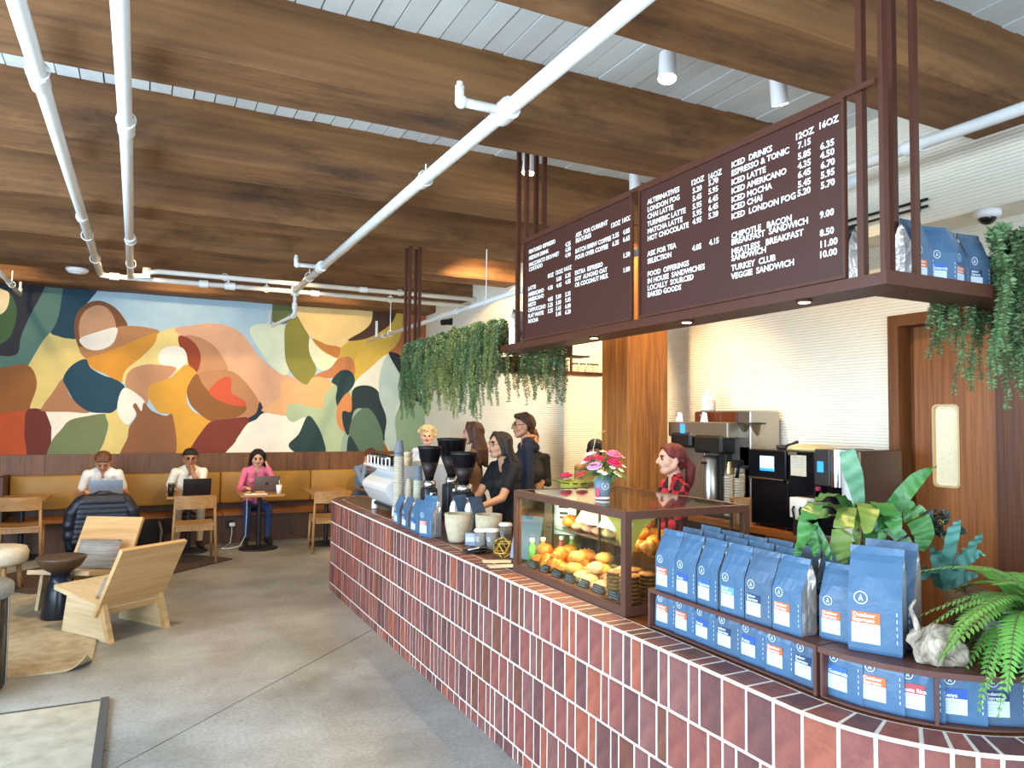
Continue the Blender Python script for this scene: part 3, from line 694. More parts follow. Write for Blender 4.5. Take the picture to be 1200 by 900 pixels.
# cross runs near the mural
pipe('lower white cross pipe under the last beams with a lever valve', [(-.47, 9.55, 3.345), (-.4, 9.6, 3.345), (4.1, 9.6, 3.345)], .03,
     [cpl(.62, 9.6, 3.345, .1, .046, 'x'), cpl(.92, 9.6, 3.345, .12, .046, 'x'), cpl(-.33, 9.6, 3.345, .1, .042, 'x'), cpl(1.95, 9.6, 3.345, .1, .04, 'x'), ((.9, 9.6, 3.36), (.9, 9.6, 3.43), .014), ((.92, 9.6, 3.43), (.72, 9.57, 3.45), .012)], [(1.35, 9.6, 3.345), (2.95, 9.6, 3.345)])
pipe('upper white cross pipe under the last beams', [(-.165, 9.55, 3.36), (-.02, 9.5, 3.36), (.02, 9.5, 3.41), (.12, 9.5, 3.43), (4.16, 9.5, 3.43)], .03,
     [((0, 9.5, 3.34), (0, 9.5, 3.46), .046), cpl(2.55, 9.5, 3.43, .1, .038, 'x')], [(.85, 9.5, 3.43), (3.05, 9.5, 3.43)])
pipe('white sprinkler drop in front of the mural left of centre', [(1.70, 9.62, 3.42), (1.70, 9.62, 3.1), (1.70, 9.66, 3.05), (1.62, 10.9, 3.04), (1.60, 10.95, 3.06), (1.6, 10.95, 3.26)], .022,
     [((1.70, 9.62, 3.30), (1.70, 9.62, 3.42), .05), ((1.70, 9.62, 3.12), (1.70, 9.62, 3.2), .032), cpl(1.70, 9.72, 3.05, .1, .032)])
pipe('slanting white pipe at the left edge beside the mural', [(-1.43, 8.9, PZ-.06), (-1.435, 11.2, PZ-.08), (-1.435, 11.2, PZ-.0)], .024, [cpl(-1.43, 10.3, PZ-.07, .08, .034), ((-1.435, 11.2, PZ-.1), (-1.435, 11.2, PZ+.08), .016)], [(-1.43, 10.5, PZ-.07)])
pipe('white pipe slanting up behind the hanging greenery to the menu board', [(3.05, 11.0, 2.92), (3.05, 2.4, 2.92)], .027, [cpl(3.05, 7.5, 2.92, .1, .036), cpl(3.05, 10.2, 2.92, .08, .034), ((3.0, 10.4, 2.92), (3.0, 10.4, 3.15), .018)], [(3.05, 9.9, 2.92), (3.05, 6.7, 2.92)])
pipe('white pipe along the bulkhead at the top right', [(3.97, 6.0, PZ), (3.97, -2.5, PZ)], .034, [cpl(3.97, 2.75, PZ, .1, .044)])
MB().cyl((4.3, -2, 3.80), (-.5, -2, 3.8), .01)
# ================================================================ TRACK SPOTS, SMOKE DETECTOR
m_lampw = mat('white lamp shell', '#e9e9e6', .45)
m_hot = mat('lamp glow', '#fff6e0', .4, emit='#ffe9bd', estr=30)
def spot(name, label, loc, aim, energy, col='#ffd9a0', size=1.3, soft=.04, grp='white ceiling spotlights'):
    t = thing(name, label, 'spotlight', loc, group=grp)
    MB().cyl((0, 0, 0), (0, 0, -.03), .055, n=16).cyl((0, 0, -.03), (0, 0, -.1), .014, n=10).build('mount', m_lampw, t)
    d = (Vector(aim)-Vector(loc)).normalized(); c = Vector((0, 0, -.13))
    MB().cyl(c-d*.06, c+d*.09, .045, .05, n=16, caps=False).cyl(c-d*.065, c-d*.06, .03, .045, n=16).build('shade', m_lampw, t)
    MB().cyl(c+d*.088, c+d*.096, .045, n=16).build('bulb', m_hot, t)
    l = light('spot_lamp', 'SPOT', c+d*.11, energy, col, parent=t, spot_size=size, spot_blend=.55, shadow_soft_size=soft)
    l.rotation_euler = d.to_track_quat('-Z', 'Y').to_euler()
    return t
spot('track_spotlight', 'lit white ceiling spotlight nearest the camera, above the menu board', (2.5, 3.15, CEIL), (2.15, 2.75, .9), 110)
spot('track_spotlight', 'lit white ceiling spotlight right of the nearest one, near the menu board top edge', (3.25, 3.08, CEIL), (4.5, 3.9, 1.3), 42, size=1.6)
spot('track_spotlight', 'lit ceiling spotlight by the middle hanging posts', (2.55, 4.85, CEIL), (2.3, 4.9, .9), 80)
spot('track_spotlight', 'lit ceiling spotlight just over the far menu board, near the timber post', (3.5, 4.82, CEIL), (4.0, 5.35, 1.3), 170, size=1.6)
spot('track_spotlight', 'lit ceiling spotlight washing the pale blue part of the mural', (.45, 10.18, CEIL), (.45, 11.5, 3.0), 26, size=1.6)
spot('track_spotlight', 'lit ceiling spotlight washing the yellow round shape of the mural', (2.45, 10.18, CEIL), (2.5, 11.5, 2.9), 26, size=1.6)
spot('track_spotlight', 'lit ceiling spotlight at the left washing the mural', (-1.6, 10.18, CEIL), (-1.6, 11.5, 2.9), 20, size=1.6)
spot('track_spotlight', 'lit ceiling spotlight over the seating bench, left of centre', (-.2, 8.72, CEIL), (-.3, 10.9, .6), 115, size=1.7)  # lamp added for more warm light at the bench, hidden by a beam
spot('track_spotlight', 'lit ceiling spotlight over the seating bench, right of centre', (1.7, 8.72, CEIL), (1.6, 10.9, .6), 115, size=1.7)  # second added bench lamp, out of sight behind the same beam
spot('track_spotlight', 'lit ceiling spotlight aimed at the white wall beyond the coffee machine', (3.3, 7.24, CEIL), (4.1, 9.3, 1.9), 190, size=1.7)
spot('track_spotlight', 'lit ceiling spotlight aimed at the yellow lit wall return by the timber post', (3.55, 5.76, CEIL), (4.3, 7.0, 1.7), 240, size=1.3)
spot('track_spotlight', 'lit ceiling spotlight over the middle of the open floor', (.3, 5.75, CEIL), (.4, 7.6, 0), 165, size=1.7)  # unseen lamp added to brighten the open floor
t = thing('smoke_detector', 'flat white round smoke detector under the last beams at left', 'smoke detector', (-.72, 9.9, BEAMZ))
MB().lathe([(.0, .0), (.12, 0), (.12, -.02), (.09, -.05), (.0, -.052)], n=24, cap=False).build('housing', m_lampw, t)
MB().lathe([(.06, -.05), (.06, -.058), (.0, -.058)], n=20, cap=False).build('sensor_ring', m_pipe, t)

# twin black rails along the bulkhead, small black camera on the far wall
pa, pb_ = at_x(1087, 233, XBULK-.03), at_x(700, 341, XBULK-.03)
t = thing('twin_rail', 'pair of thin black rails along the white bulkhead behind the hanging posts', 'rail', (XBULK-.03, pa.y, pa.z))
for dz in (0, -.045):
    MB().cyl((0, 0, dz), (0, pb_.y-pa.y, dz), .009, n=8).build('rail', mat('black rail', '#121212', .5), t)
for f_ in (.02, .5, .98): MB().box((-.008, (pb_.y-pa.y)*f_-.01, -.06), (.03, (pb_.y-pa.y)*f_+.01, .015)).build('bracket', MATS['black rail'], t)
p = at_x(529, 377, XW_FAR)
t = thing('wall_camera', 'small black security camera on the far white wall above the greenery', 'camera', (XW_FAR, p.y, p.z))
MB().box((-.02, -.05, -.05), (0, .05, .05)).build('mount', MATS['black rail'], t)
MB().cyl((-.02, 0, 0), (-.17, -.05, -.03), .045, n=14).build('camera_body', MATS['black rail'], t)
# ================================================================ BENCH
m_leather = mat('mustard leather', '#a27a34', .5, var=.12, vscale=5, bump=.06, bscale=40)
m_seatw = wood('bench seat wood', '#a2622c', '#80481c', 'x', .45, 1.0, rnd=.12)
m_base = wood('bench base', '#5a3c26', '#442b1a', 'z', .55, 1.2, rnd=.05)
bn = thing('banquette_bench', 'long wooden wall bench with a mustard leather back under the mural', 'bench', (0, 0, 0))
xs = [-1.49, -.225, 1.04, 2.31, 3.24, 4.15]
for a, b in zip(xs, xs[1:]):
    MB().rbox((a+.003, 11.37, .505), (b-.003, 11.492, .952), .025).build('back_cushion', m_leather, bn)
    MB().rbox((a+.002, 10.93, .375), (b-.002, 11.46, .42), .008, seg=1, sm=False).build('seat_board', m_seatw, bn)
    MB().box((a+.002, 10.99, 0), (b-.002, 11.02, .374)).build('base_panel', m_base, bn)
MB().box((-1.49, 11.46, .37), (4.15, 11.492, .52)).build('rear_rail', m_base, bn)
MB().box((-1.56, 10.94, 0), (-1.495, 11.49, .97)).build('end_panel', m_base, bn)
# outlet and charger on the bench base
t = thing('wall_socket', 'black socket with white charger on the bench base', 'socket', (1.13, 10.99, .26))
MB().cbox((0, -.006, 0), (.09, .012, .12)).build('plate', mat('black plastic', '#15140f', .5), t)
MB().rbox((.0, -.05, -.03), (.075, -.012, .02), .008).build('charger', m_lampw, t)
c = thing('charger_cable', 'white charging cable hanging from the table edge to the bench socket', 'cable', (1.16, 10.94, .25))
MB().tube([(0, .0, 0), (.0, -.03, -.1), (-.02, -.05, -.235), (-.1, -.25, -.245), (-.16, -.4, -.245), (-.05, -.42, -.245), (.08, -.3, -.243), (.14, -.35, -.1), (.13, -.5, .2), (.12, -.56, .47)], .006, 6).build('cord', m_lampw, c)
# ================================================================ TABLES, CHAIRS
m_oak = wood('light oak', '#b98a52', '#9c6e3c', 'x', .5, 1.2, rnd=.05)
m_oakz = wood('light oak upright', '#b58a58', '#98703f', 'z', .5, 1.2, rnd=.05)
m_blk = mat('black cast iron', '#17161a', .5)
def cafe_table():
    t = thing('cafe_table', 'x', 'table', (0, 0, 0), group='cafe tables along the bench')
    MB().rbox((-.275, -.34, .71), (.275, .34, .74), .006, seg=1, sm=False).build('table_top', m_oak, t)
    MB().lathe([(.0, 0), (.25, 0), (.25, .012), (.2, .022), (.05, .035), (.0, .036)], n=28, cap=False).build('base', m_blk, t)
    MB().cyl((0, 0, .03), (0, 0, .69), .03, n=14).cbox((0, 0, .7), (.4, .3, .018)).build('pedestal', m_blk, t)
    return t
TABS = [(-1.27, 10.78, 'oak cafe table at the far left end of the bench'), (-.42, 10.62, 'oak cafe table under the pale blue laptop'),
        (.58, 10.5, 'oak cafe table under the dark laptop'), (1.44, 10.38, 'oak cafe table with papers and a cup, black round foot in full view'), (2.34, 10.42, 'empty oak cafe table beside the end of the brick counter'), (3.12, 10.5, 'oak cafe table behind the white coffee machine')]
t0 = cafe_table()
for i, (x, y, lb) in enumerate(TABS):
    if i == 0: t0.location = (x, y, 0); t0['label'] = lb
    else: dup(t0, (x, y, 0), label=lb)
def dining_chair():
    t = thing('dining_chair', 'x', 'chair', (0, 0, 0), group='oak dining chairs along the bench')
    for s in (-1, 1):
        MB().tube([(s*.245, -.24, 0), (s*.225, -.2, .44), (s*.215, -.235, .79)], [.016, .019, .015], 8).build('leg', m_oakz, t)
        MB().tube([(s*.225, .23, 0), (s*.21, .2, .44)], [.015, .019], 8).build('leg', m_oakz, t)
    b = MB(); n = 10; vs_ = []; fs_ = []
    for i in range(n+1):
        x = -.22+.44*i/n; d = -.05*(1-(x/.22)**2)
        for y, z in ((-.222, .645), (-.245, .645), (-.26, .80), (-.238, .80)): vs_.append((x, y+d, z))
    for i in range(n):
        for k in range(4): fs_.append((i*4+k, i*4+(k+1) % 4, (i+1)*4+(k+1) % 4, (i+1)*4+k))
    b.add(vs_, fs_); b.add(vs_[:4], [(0, 1, 2, 3)]); b.add(vs_[-4:], [(0, 1, 2, 3)]); b.build('backrest', m_oak, t)
    b = MB(); nn = 8; vs_ = []; fs_ = []
    for i in range(nn+1):
        for j in range(nn+1):
            x = -.22+.44*i/nn; y = -.22+.45*j/nn
            vs_.append((x, y, .462-.018*(1-(x/.22)**2)*(1-((y-.0)/.3)**2)))
    for i in range(nn+1):
        for j in range(nn+1):
            x = -.22+.44*i/nn; y = -.22+.45*j/nn; vs_.append((x, y, .432))
    K = (nn+1)**2
    for i in range(nn):
        for j in range(nn):
            a = i*(nn+1)+j; fs_.append((a, a+1, a+nn+2, a+nn+1)); fs_.append((K+a, K+a+nn+1, K+a+nn+2, K+a+1))
    for i in range(nn):
        for a, b2 in ((i, i+1), (nn*(nn+1)+i, nn*(nn+1)+i+1), (i*(nn+1), (i+1)*(nn+1)), (i*(nn+1)+nn, (i+1)*(nn+1)+nn)): fs_.append((a, b2, K+b2, K+a))
    b.add(vs_, fs_); b.build('seat', m_oak, t)
    for s in (-1, 1): MB().cbox((s*.215, 0, .405), (.022, .4, .05)).build('side_rail', m_oakz, t)
    MB().cbox((0, -.2, .405), (.41, .02, .05)).build('rear_rail', m_oakz, t)
    return t
CH = [(-1.24, 10.42, 0, 'oak dining chair at the leftmost cafe table'), (-.36, 9.9, .05, 'oak dining chair draped with the dark padded jacket'),
      (.6, 9.76, .0, 'oak dining chair in front of the dark laptop'), (2.26, 9.9, -.05, 'oak dining chair half hidden by the brick counter end')]
c0 = dining_chair()
for i, (x, y, r, lb) in enumerate(CH):
    if i == 0: c0.location = (x, y, 0); c0['label'] = lb
    else: dup(c0, (x, y, .0145*(i == 2)), r, label=lb)
# padded jacket over the second chair
m_puff = mat('navy padded nylon', '#141926', .45, var=.25, vscale=5, bump=.4, bscale=14)
t = thing('padded_jacket', 'dark navy padded jacket draped over the back of an oak chair', 'jacket', (-.36, 9.9, 0))
JACKET = t
MB().tube([(-.12, -.2, .83), (-.05, -.24, .86), (.05, -.24, .86), (.12, -.2, .83)], [.02, .03, .03, .02], 8).build('collar', m_puff, t)
# backpack on the floor
t = thing('backpack', 'black backpack with a grey strap on the floor between bench seats', 'backpack', (.14, 10.62, 0))
MB().rbox((-.16, -.11, 0), (.16, .11, .42), .06, seg=3).build('bag_body', mat('black canvas', '#16161a', .8, var=.2, vscale=9), t)
MB().rbox((-.11, -.15, .04), (.11, -.1, .24), .03).build('front_pocket', mat('black canvas'), t) if False else MB().rbox((-.11, -.15, .04), (.11, -.1, .24), .03).build('front_pocket', MATS['black canvas'], t)
MB().tube([(.1, -.12, .4), (.13, -.2, .3), (.12, -.19, .14), (.1, -.13, .04)], .016, 6).build('strap', mat('grey strap', '#77756e', .7), t)
# ================================================================ LAPTOPS AND TABLE THINGS
def laptop(label, loc, rz, col, w=.33, tilt=.28, logo='#2a2a2a'):
    t = thing('laptop', label, 'laptop', loc, rz)
    sh = mat('laptop shell '+col, col, .4, .4)
    MB().rbox((-w/2, -.0, 0), (w/2, .23, .014), .005).build('keyboard_deck', sh, t)
    R_ = T((0, .0, .012), (tilt, 0, 0))
    lid = MB().rbox((-w/2, -.006, 0), (w/2, .002, .215), .003, M=R_).build('lid', sh, t)
    MB().box((-w/2+.01, .0022, .012), (w/2-.01, .003, .205), M=R_).build('screen', mat('laptop screen', '#20262c', .2, emit='#b7c6d8', estr=.5), lid)
    MB().cyl((0, -.0062, .108), (0, -.0072, .108), .02, n=16, M=R_).build('lid_emblem', mat('lid emblem '+logo, logo, .3, .5), lid)
    return t
laptop('pale blue grey laptop seen from behind on the table at left', (-.36, 10.42, .74), 0, '#8d9bac', .36, logo='#9aa6b4')
laptop('dark laptop seen from behind on the middle cafe table', (.66, 10.28, .74), 0, '#2a2325', logo='#1b1718')
laptop('grey laptop seen from behind in front of the person in pink', (1.53, 10.42, .74), 0, '#6f655f', logo='#3a3432')
m_paper = mat('white paper', '#ece9e0', .8)
t = thing('sandwich_tray', 'paper lined tray with a half eaten sandwich on the small table', 'tray', (1.36, 10.14, .74))
MB().rbox((-.14, -.07, 0), (.14, .07, .012), .004).build('tray_paper', m_paper, t)
b = MB()
rr = random.Random(5)
for i in range(5): b.ball((rr.uniform(-.1, .1), rr.uniform(-.03, .03), .025), (.04, .03, .018), 10, 6)
b.build('sandwich', mat('toasted bread', '#c08a4c', .7, var=.3, vscale=30), t)
m_cupw = mat('white paper cup', '#e9e6de', .5)
t = thing('iced_drink_cup', 'clear cup with white iced drink and straw on the table right of grey laptop', 'cup', (1.645, 10.12, .74))
MB().lathe([(.0, .002), (.028, .002), (.038, .11), (.0, .11)], n=16, cap=False).build('cup', m_cupw, t)
MB().lathe([(.039, .11), (.041, .118), (.0, .12)], n=16, cap=False).build('lid', mat('clear lid', '#dfe3e3', .2), t)
MB().cyl((.01, 0, .11), (.0, 0, .18), .004, n=6).build('straw', m_cupw, t)
t = thing('travel_mug', 'black travel mug left of the dark laptop', 'mug', (.36, 10.3, .74))
MB().lathe([(.0, 0), (.034, 0), (.038, .15), (.0, .155)], n=16, cap=False).build('mug_body', mat('black plastic'), t) if False else MB().lathe([(.0, 0), (.034, 0), (.038, .15), (.0, .155)], n=16, cap=False).build('mug_body', MATS['black plastic'], t)
MB().lathe([(.038, .15), (.038, .165), (.0, .168)], n=16, cap=False).build('mug_lid', mat('grey strap'), t) if False else MB().lathe([(.038, .15), (.038, .165), (.0, .168)], n=16, cap=False).build('mug_lid', MATS['grey strap'], t)
# ================================================================ LOUNGE
m_ply = wood('pale maple ply', '#dcc29a', '#c8a878', 'y', .45, 1.0, rnd=.02, grain=.5)
m_plyx = wood('pale maple board', '#cfa873', '#b98c56', 'x', .45, 1.0, rnd=.02, grain=.5)
def lounge_chair(label, loc, rz):
    t = thing('lounge_chair', label, 'lounge chair', loc, rz, 'low plywood lounge chairs')
    Wd = .52
    for x in (0, Wd-.03):
        MB().prism([(.02, 0), (.60, 0), (.54, .315), (.13, .255)], x, x+.03, axis=0).build('side_panel', m_ply, t)
        MB().prism([(-.03, 0), (.02, 0), (.14, .29), (.09, .32)], x-.004, x+.036, axis=0).build('rear_leg', m_plyx, t)
    MB().prism([(.10, .235), (.69, .335), (.685, .372), (.09, .272)], -.02, Wd+.02, axis=0).build('seat', m_ply, t)
    MB().prism([(.135, .18), (.165, .195), (-.145, .735), (-.18, .72)], -.025, Wd+.025, axis=0).build('backrest', m_plyx, t)
    return t
def rot_to(fx, fy): return math.atan2(-fx, fy)
l1 = lounge_chair('pale wooden lounge chair seen from behind on the open floor', (-.18, 6.54, 0), rot_to(-.578, .816))
l2 = lounge_chair('pale wooden lounge chair facing the camera with a striped cushion', (-.05, 8.09, .014), rot_to(-.49, -.87))
m_cush = mat('woven grey cushion', '#9a938a', .9, var=.3, vscale=3, stretch=(1, 1, 14), bump=.3, bscale=60, col2='#6f6860')
def cushion(label, base, rz, loc, tilt, size=(.40, .10, .28), m=None):
    t = thing('cushion', label, 'cushion', base, rz)
    M_ = T(loc, (tilt, 0, 0)); b = MB(); n = 10; vs_ = []; fs_ = []
    for s in (1, -1):
        for i in range(n+1):
            for j in range(n+1):
                u = -1+2*i/n; v = -1+2*j/n
                e = (max(0, 1-u**4)*max(0, 1-v**4))**.5
                vs_.append((u*size[0]/2*(1-.06*(1-abs(v))*0), s*size[1]/2*e, v*size[2]/2))
    K = (n+1)**2
    for s in range(2):
        for i in range(n):
            for j in range(n):
                a = s*K+i*(n+1)+j; fs_.append((a, a+1, a+n+2, a+n+1))
    b.add(vs_, fs_, sm=True, M=M_); b.build('cover', m or m_cush, t)
    return t
cushion('grey striped woven cushion leaning on the farther lounge chair', (-.05, 8.09, 0), rot_to(-.49, -.87), (.24, .16, .44), .45)
cushion('pale cushion lying on the seat of the nearer lounge chair', (-.18, 6.54, 0), rot_to(-.578, .816), (.24, .2, .385), .55, (.38, .08, .2), mat('pale linen', '#b9b2a6', .9, var=.15, vscale=20))
# dark side table with a dished wooden top
t = thing('side_table', 'dark side table with a thick dished wooden top and black glazed base', 'side table', (-.58, 7.5, .014))
MB().lathe([(.0, 0), (.14, 0), (.142, .02), (.125, .18), (.10, .30), (.075, .375), (.0, .38)], n=28, cap=False).build('base', mat('black glazed ceramic', '#1b1f28', .25), t)
MB().lathe([(.0, .375), (.07, .375), (.15, .43), (.192, .50), (.192, .515), (.17, .512), (.0, .50)], n=32, cap=False).build('dished_top', wood('dark walnut top', '#5d4330', '#43301f', 'x', .45, 1.3, rnd=0), t)
t = thing('round_stool', 'round cream upholstered stool on wooden legs at the left edge', 'stool', (-1.22, 8.86, 0))
MB().lathe([(.0, .27), (.22, .27), (.25, .30), (.255, .38), (.235, .43), (.18, .445), (.0, .45)], n=28, cap=False).build('seat', mat('cream wool', '#d6cbb4', .9, var=.1, vscale=25, bump=.3, bscale=50), t)
for a in (.4, 2.0, 3.5, 5.1):
    MB().tube([(.2*math.cos(a), .2*math.sin(a), 0), (.17*math.cos(a), .17*math.sin(a), .28)], [.022, .026], 8).build('leg', m_oakz, t)
t = thing('drum_table', 'black drum table with a grey stone top cut by the left edge', 'table', (-1.07, 5.78, .014))
MB().lathe([(.0, 0), (.33, 0), (.33, .57), (.0, .57)], n=36, cap=False).build('drum', mat('black lacquer', '#141416', .3), t)
for k in range(12):
    a = 2*PI*k/12+.1; MB().cyl((.335*math.cos(a), .335*math.sin(a), 0), (.335*math.cos(a), .335*math.sin(a), .57), .008, n=6).build('steel_strip', m_metal, t)
MB().lathe([(.0, .57), (.35, .57), (.365, .585), (.365, .635), (.35, .65), (.0, .65)], n=36, cap=False).build('stone_top', mat('grey terrazzo', '#8b8d8b', .4, var=.3, vscale=40), t)
t = thing('block_table', 'pale block table by the left edge behind the drum table', 'table', (-1.32, 7.1, .014))
MB().rbox((-.3, -.25, .40), (.32, .25, .54), .01, seg=1, sm=False).build('table_top', mat('pale marble', '#ccd2d0', .3, var=.1, vscale=6), t)
for x, y in ((-.25, -.2), (.27, -.2), (.27, .2), (-.25, .2)): MB().cyl((x, y, 0), (x, y, .4), .02, n=8).build('leg', m_oakz, t)
# rugs
def jute(name, c, c2):
    mt = mat(name, c, .95, var=.2, vscale=9, col2=c2)
    nt = mt.node_tree; N = nt.nodes.new; L = nt.links.new; b = nt.nodes['Principled BSDF']
    tc = N('ShaderNodeTexCoord'); wv = N('ShaderNodeTexWave'); wv.bands_direction = 'Y'; wv.inputs['Scale'].default_value = 28; wv.inputs['Distortion'].default_value = 2; wv.inputs['Detail'].default_value = 3
    L(tc.outputs['Object'], wv.inputs['Vector']); bp = N('ShaderNodeBump'); bp.inputs['Strength'].default_value = .6; bp.inputs['Distance'].default_value = .01
    L(wv.outputs['Fac'], bp.inputs['Height']); L(bp.outputs[0], b.inputs['Normal']); return mt
m_jute = jute('jute weave', '#c4b08e', '#a28c68'); m_jute2 = jute('pale jute weave', '#bdb29c', '#a3977f')
def rug(label, x0, y0, x1, y1, m_, border=None, curl=False, rz=0, piv=None):
    o = piv or (0, 0)
    t = thing('rug', label, 'rug', (o[0], o[1], 0), rz)
    n, m2 = (90 if curl else 30), (60 if curl else 30); vs_ = []; fs_ = []; h = .012
    for lay in (0, 1):
        for i in range(n+1):
            for j in range(m2+1):
                x = x0+(x1-x0)*i/n; y = y0+(y1-y0)*j/m2; z = .002+h*lay
                if curl:
                    d = (x-(x1-.13))*.8-(y-(y0+.06))*.6
                    if d > 0: z += d*d*5; x -= d*d*1.5
                vs_.append((x, y, z))
    K = (n+1)*(m2+1)
    for lay in (0, 1):
        for i in range(n):
            for j in range(m2):
                a = lay*K+i*(m2+1)+j; fs_.append((a, a+1, a+m2+2, a+m2+1))
    e = [(i*(m2+1), (i+1)*(m2+1)) for i in range(n)]+[(i*(m2+1)+m2, (i+1)*(m2+1)+m2) for i in range(n)]+[(j, j+1) for j in range(m2)]+[(n*(m2+1)+j, n*(m2+1)+j+1) for j in range(m2)]
    for a, b in e: fs_.append((a, b, K+b, K+a))
    MB().add(vs_, fs_, sm=False).build('weave', m_, t)
    if border:
        b = MB(); w = .035; z0, z1 = .001, .02
        b.box((x1-.01, y0, z0), (x1+w, y1+w, z1)); b.box((x0, y1-.006, z0), (x1, y1+.012, z1-.002)); b.build('binding', border, t)
    return t
rug('woven jute rug under the side table with one curled corner', -3.0, 5.93, -.26, 8.55, m_jute, curl=True)
rug('pale jute rug with a dark bound edge at the lower left corner', -2.6, 1.5, -.16, 5.22, m_jute2, mat('dark rug binding', '#4b4641', .9))
rug('dark brown rug under the dining chair with the dark laptop', -2.2, -.0, 0, 1.6, mat('dark kilim', '#4c3a30', .95, var=.35, vscale=8), rz=math.radians(43), piv=(1.05, 9.72))
# ================================================================ COFFEE BAGS
m_bag = mat('blue bag film', '#41617f', .36, var=.08, vscale=12, bump=.18, bscale=22)
m_bag2 = mat('slate bag film', '#425b74', .4, var=.1, vscale=12, bump=.2, bscale=22)
m_foil = mat('silver gusset foil', '#cfc8c2', .32, .75, var=.15, vscale=20, bump=.5, bscale=18)
m_lab = mat('white bag label', '#b8c6d3', .6)
m_print = mat('white bag print', '#d3dbe3', .6)
m_grey = mat('grey fine print', '#93a0b0', .7)
STRIP = {'orange': ('#c4622f', ['Outdoor', 'Espresso']), 'navy': ('#1f3358', ['Indoor', 'Espresso']), 'royal': ('#2a4f96', ['Kenya']), 'sky': ('#5c92bd', ['Decaf', 'Espresso']),
         'guat': ('#2f5fa0', ['Guatemala']), 'red': ('#a0474c', ['Costa Rica'])}
SWORD = {'orange': 'orange', 'navy': 'navy', 'royal': 'royal blue', 'sky': 'sky blue', 'guat': 'mid blue', 'red': 'dark red'}
_bag = {}
def emblem_mb(b, cx, cz, y, r, mi=0):
    n = 24; vs_ = []
    for rr_ in (r, r*.86):
        for i in range(n): a = 2*PI*i/n; vs_.append((cx+rr_*math.cos(a), y, cz+rr_*math.sin(a)))
    b.add(vs_, [(i, (i+1) % n, n+(i+1) % n, n+i) for i in range(n)], mi)
    s = r*.58
    b.add([(cx-s*.62, y, cz-s*.8), (cx-s*.3, y, cz-s*.8), (cx+.0, y, cz+s*.55), (cx, y, cz+s*.95)], [(0, 1, 2, 3)], mi)
    b.add([(cx+s*.62, y, cz-s*.8), (cx+s*.3, y, cz-s*.8), (cx+.0, y, cz+s*.55), (cx, y, cz+s*.95)], [(0, 1, 2, 3)], mi)
    b.add([(cx-s*.3, y, cz-s*.42), (cx+s*.12, y, cz-s*.42), (cx+s*.06, y, cz-s*.2), (cx-s*.22, y, cz-s*.2)], [(0, 1, 2, 3)], mi)
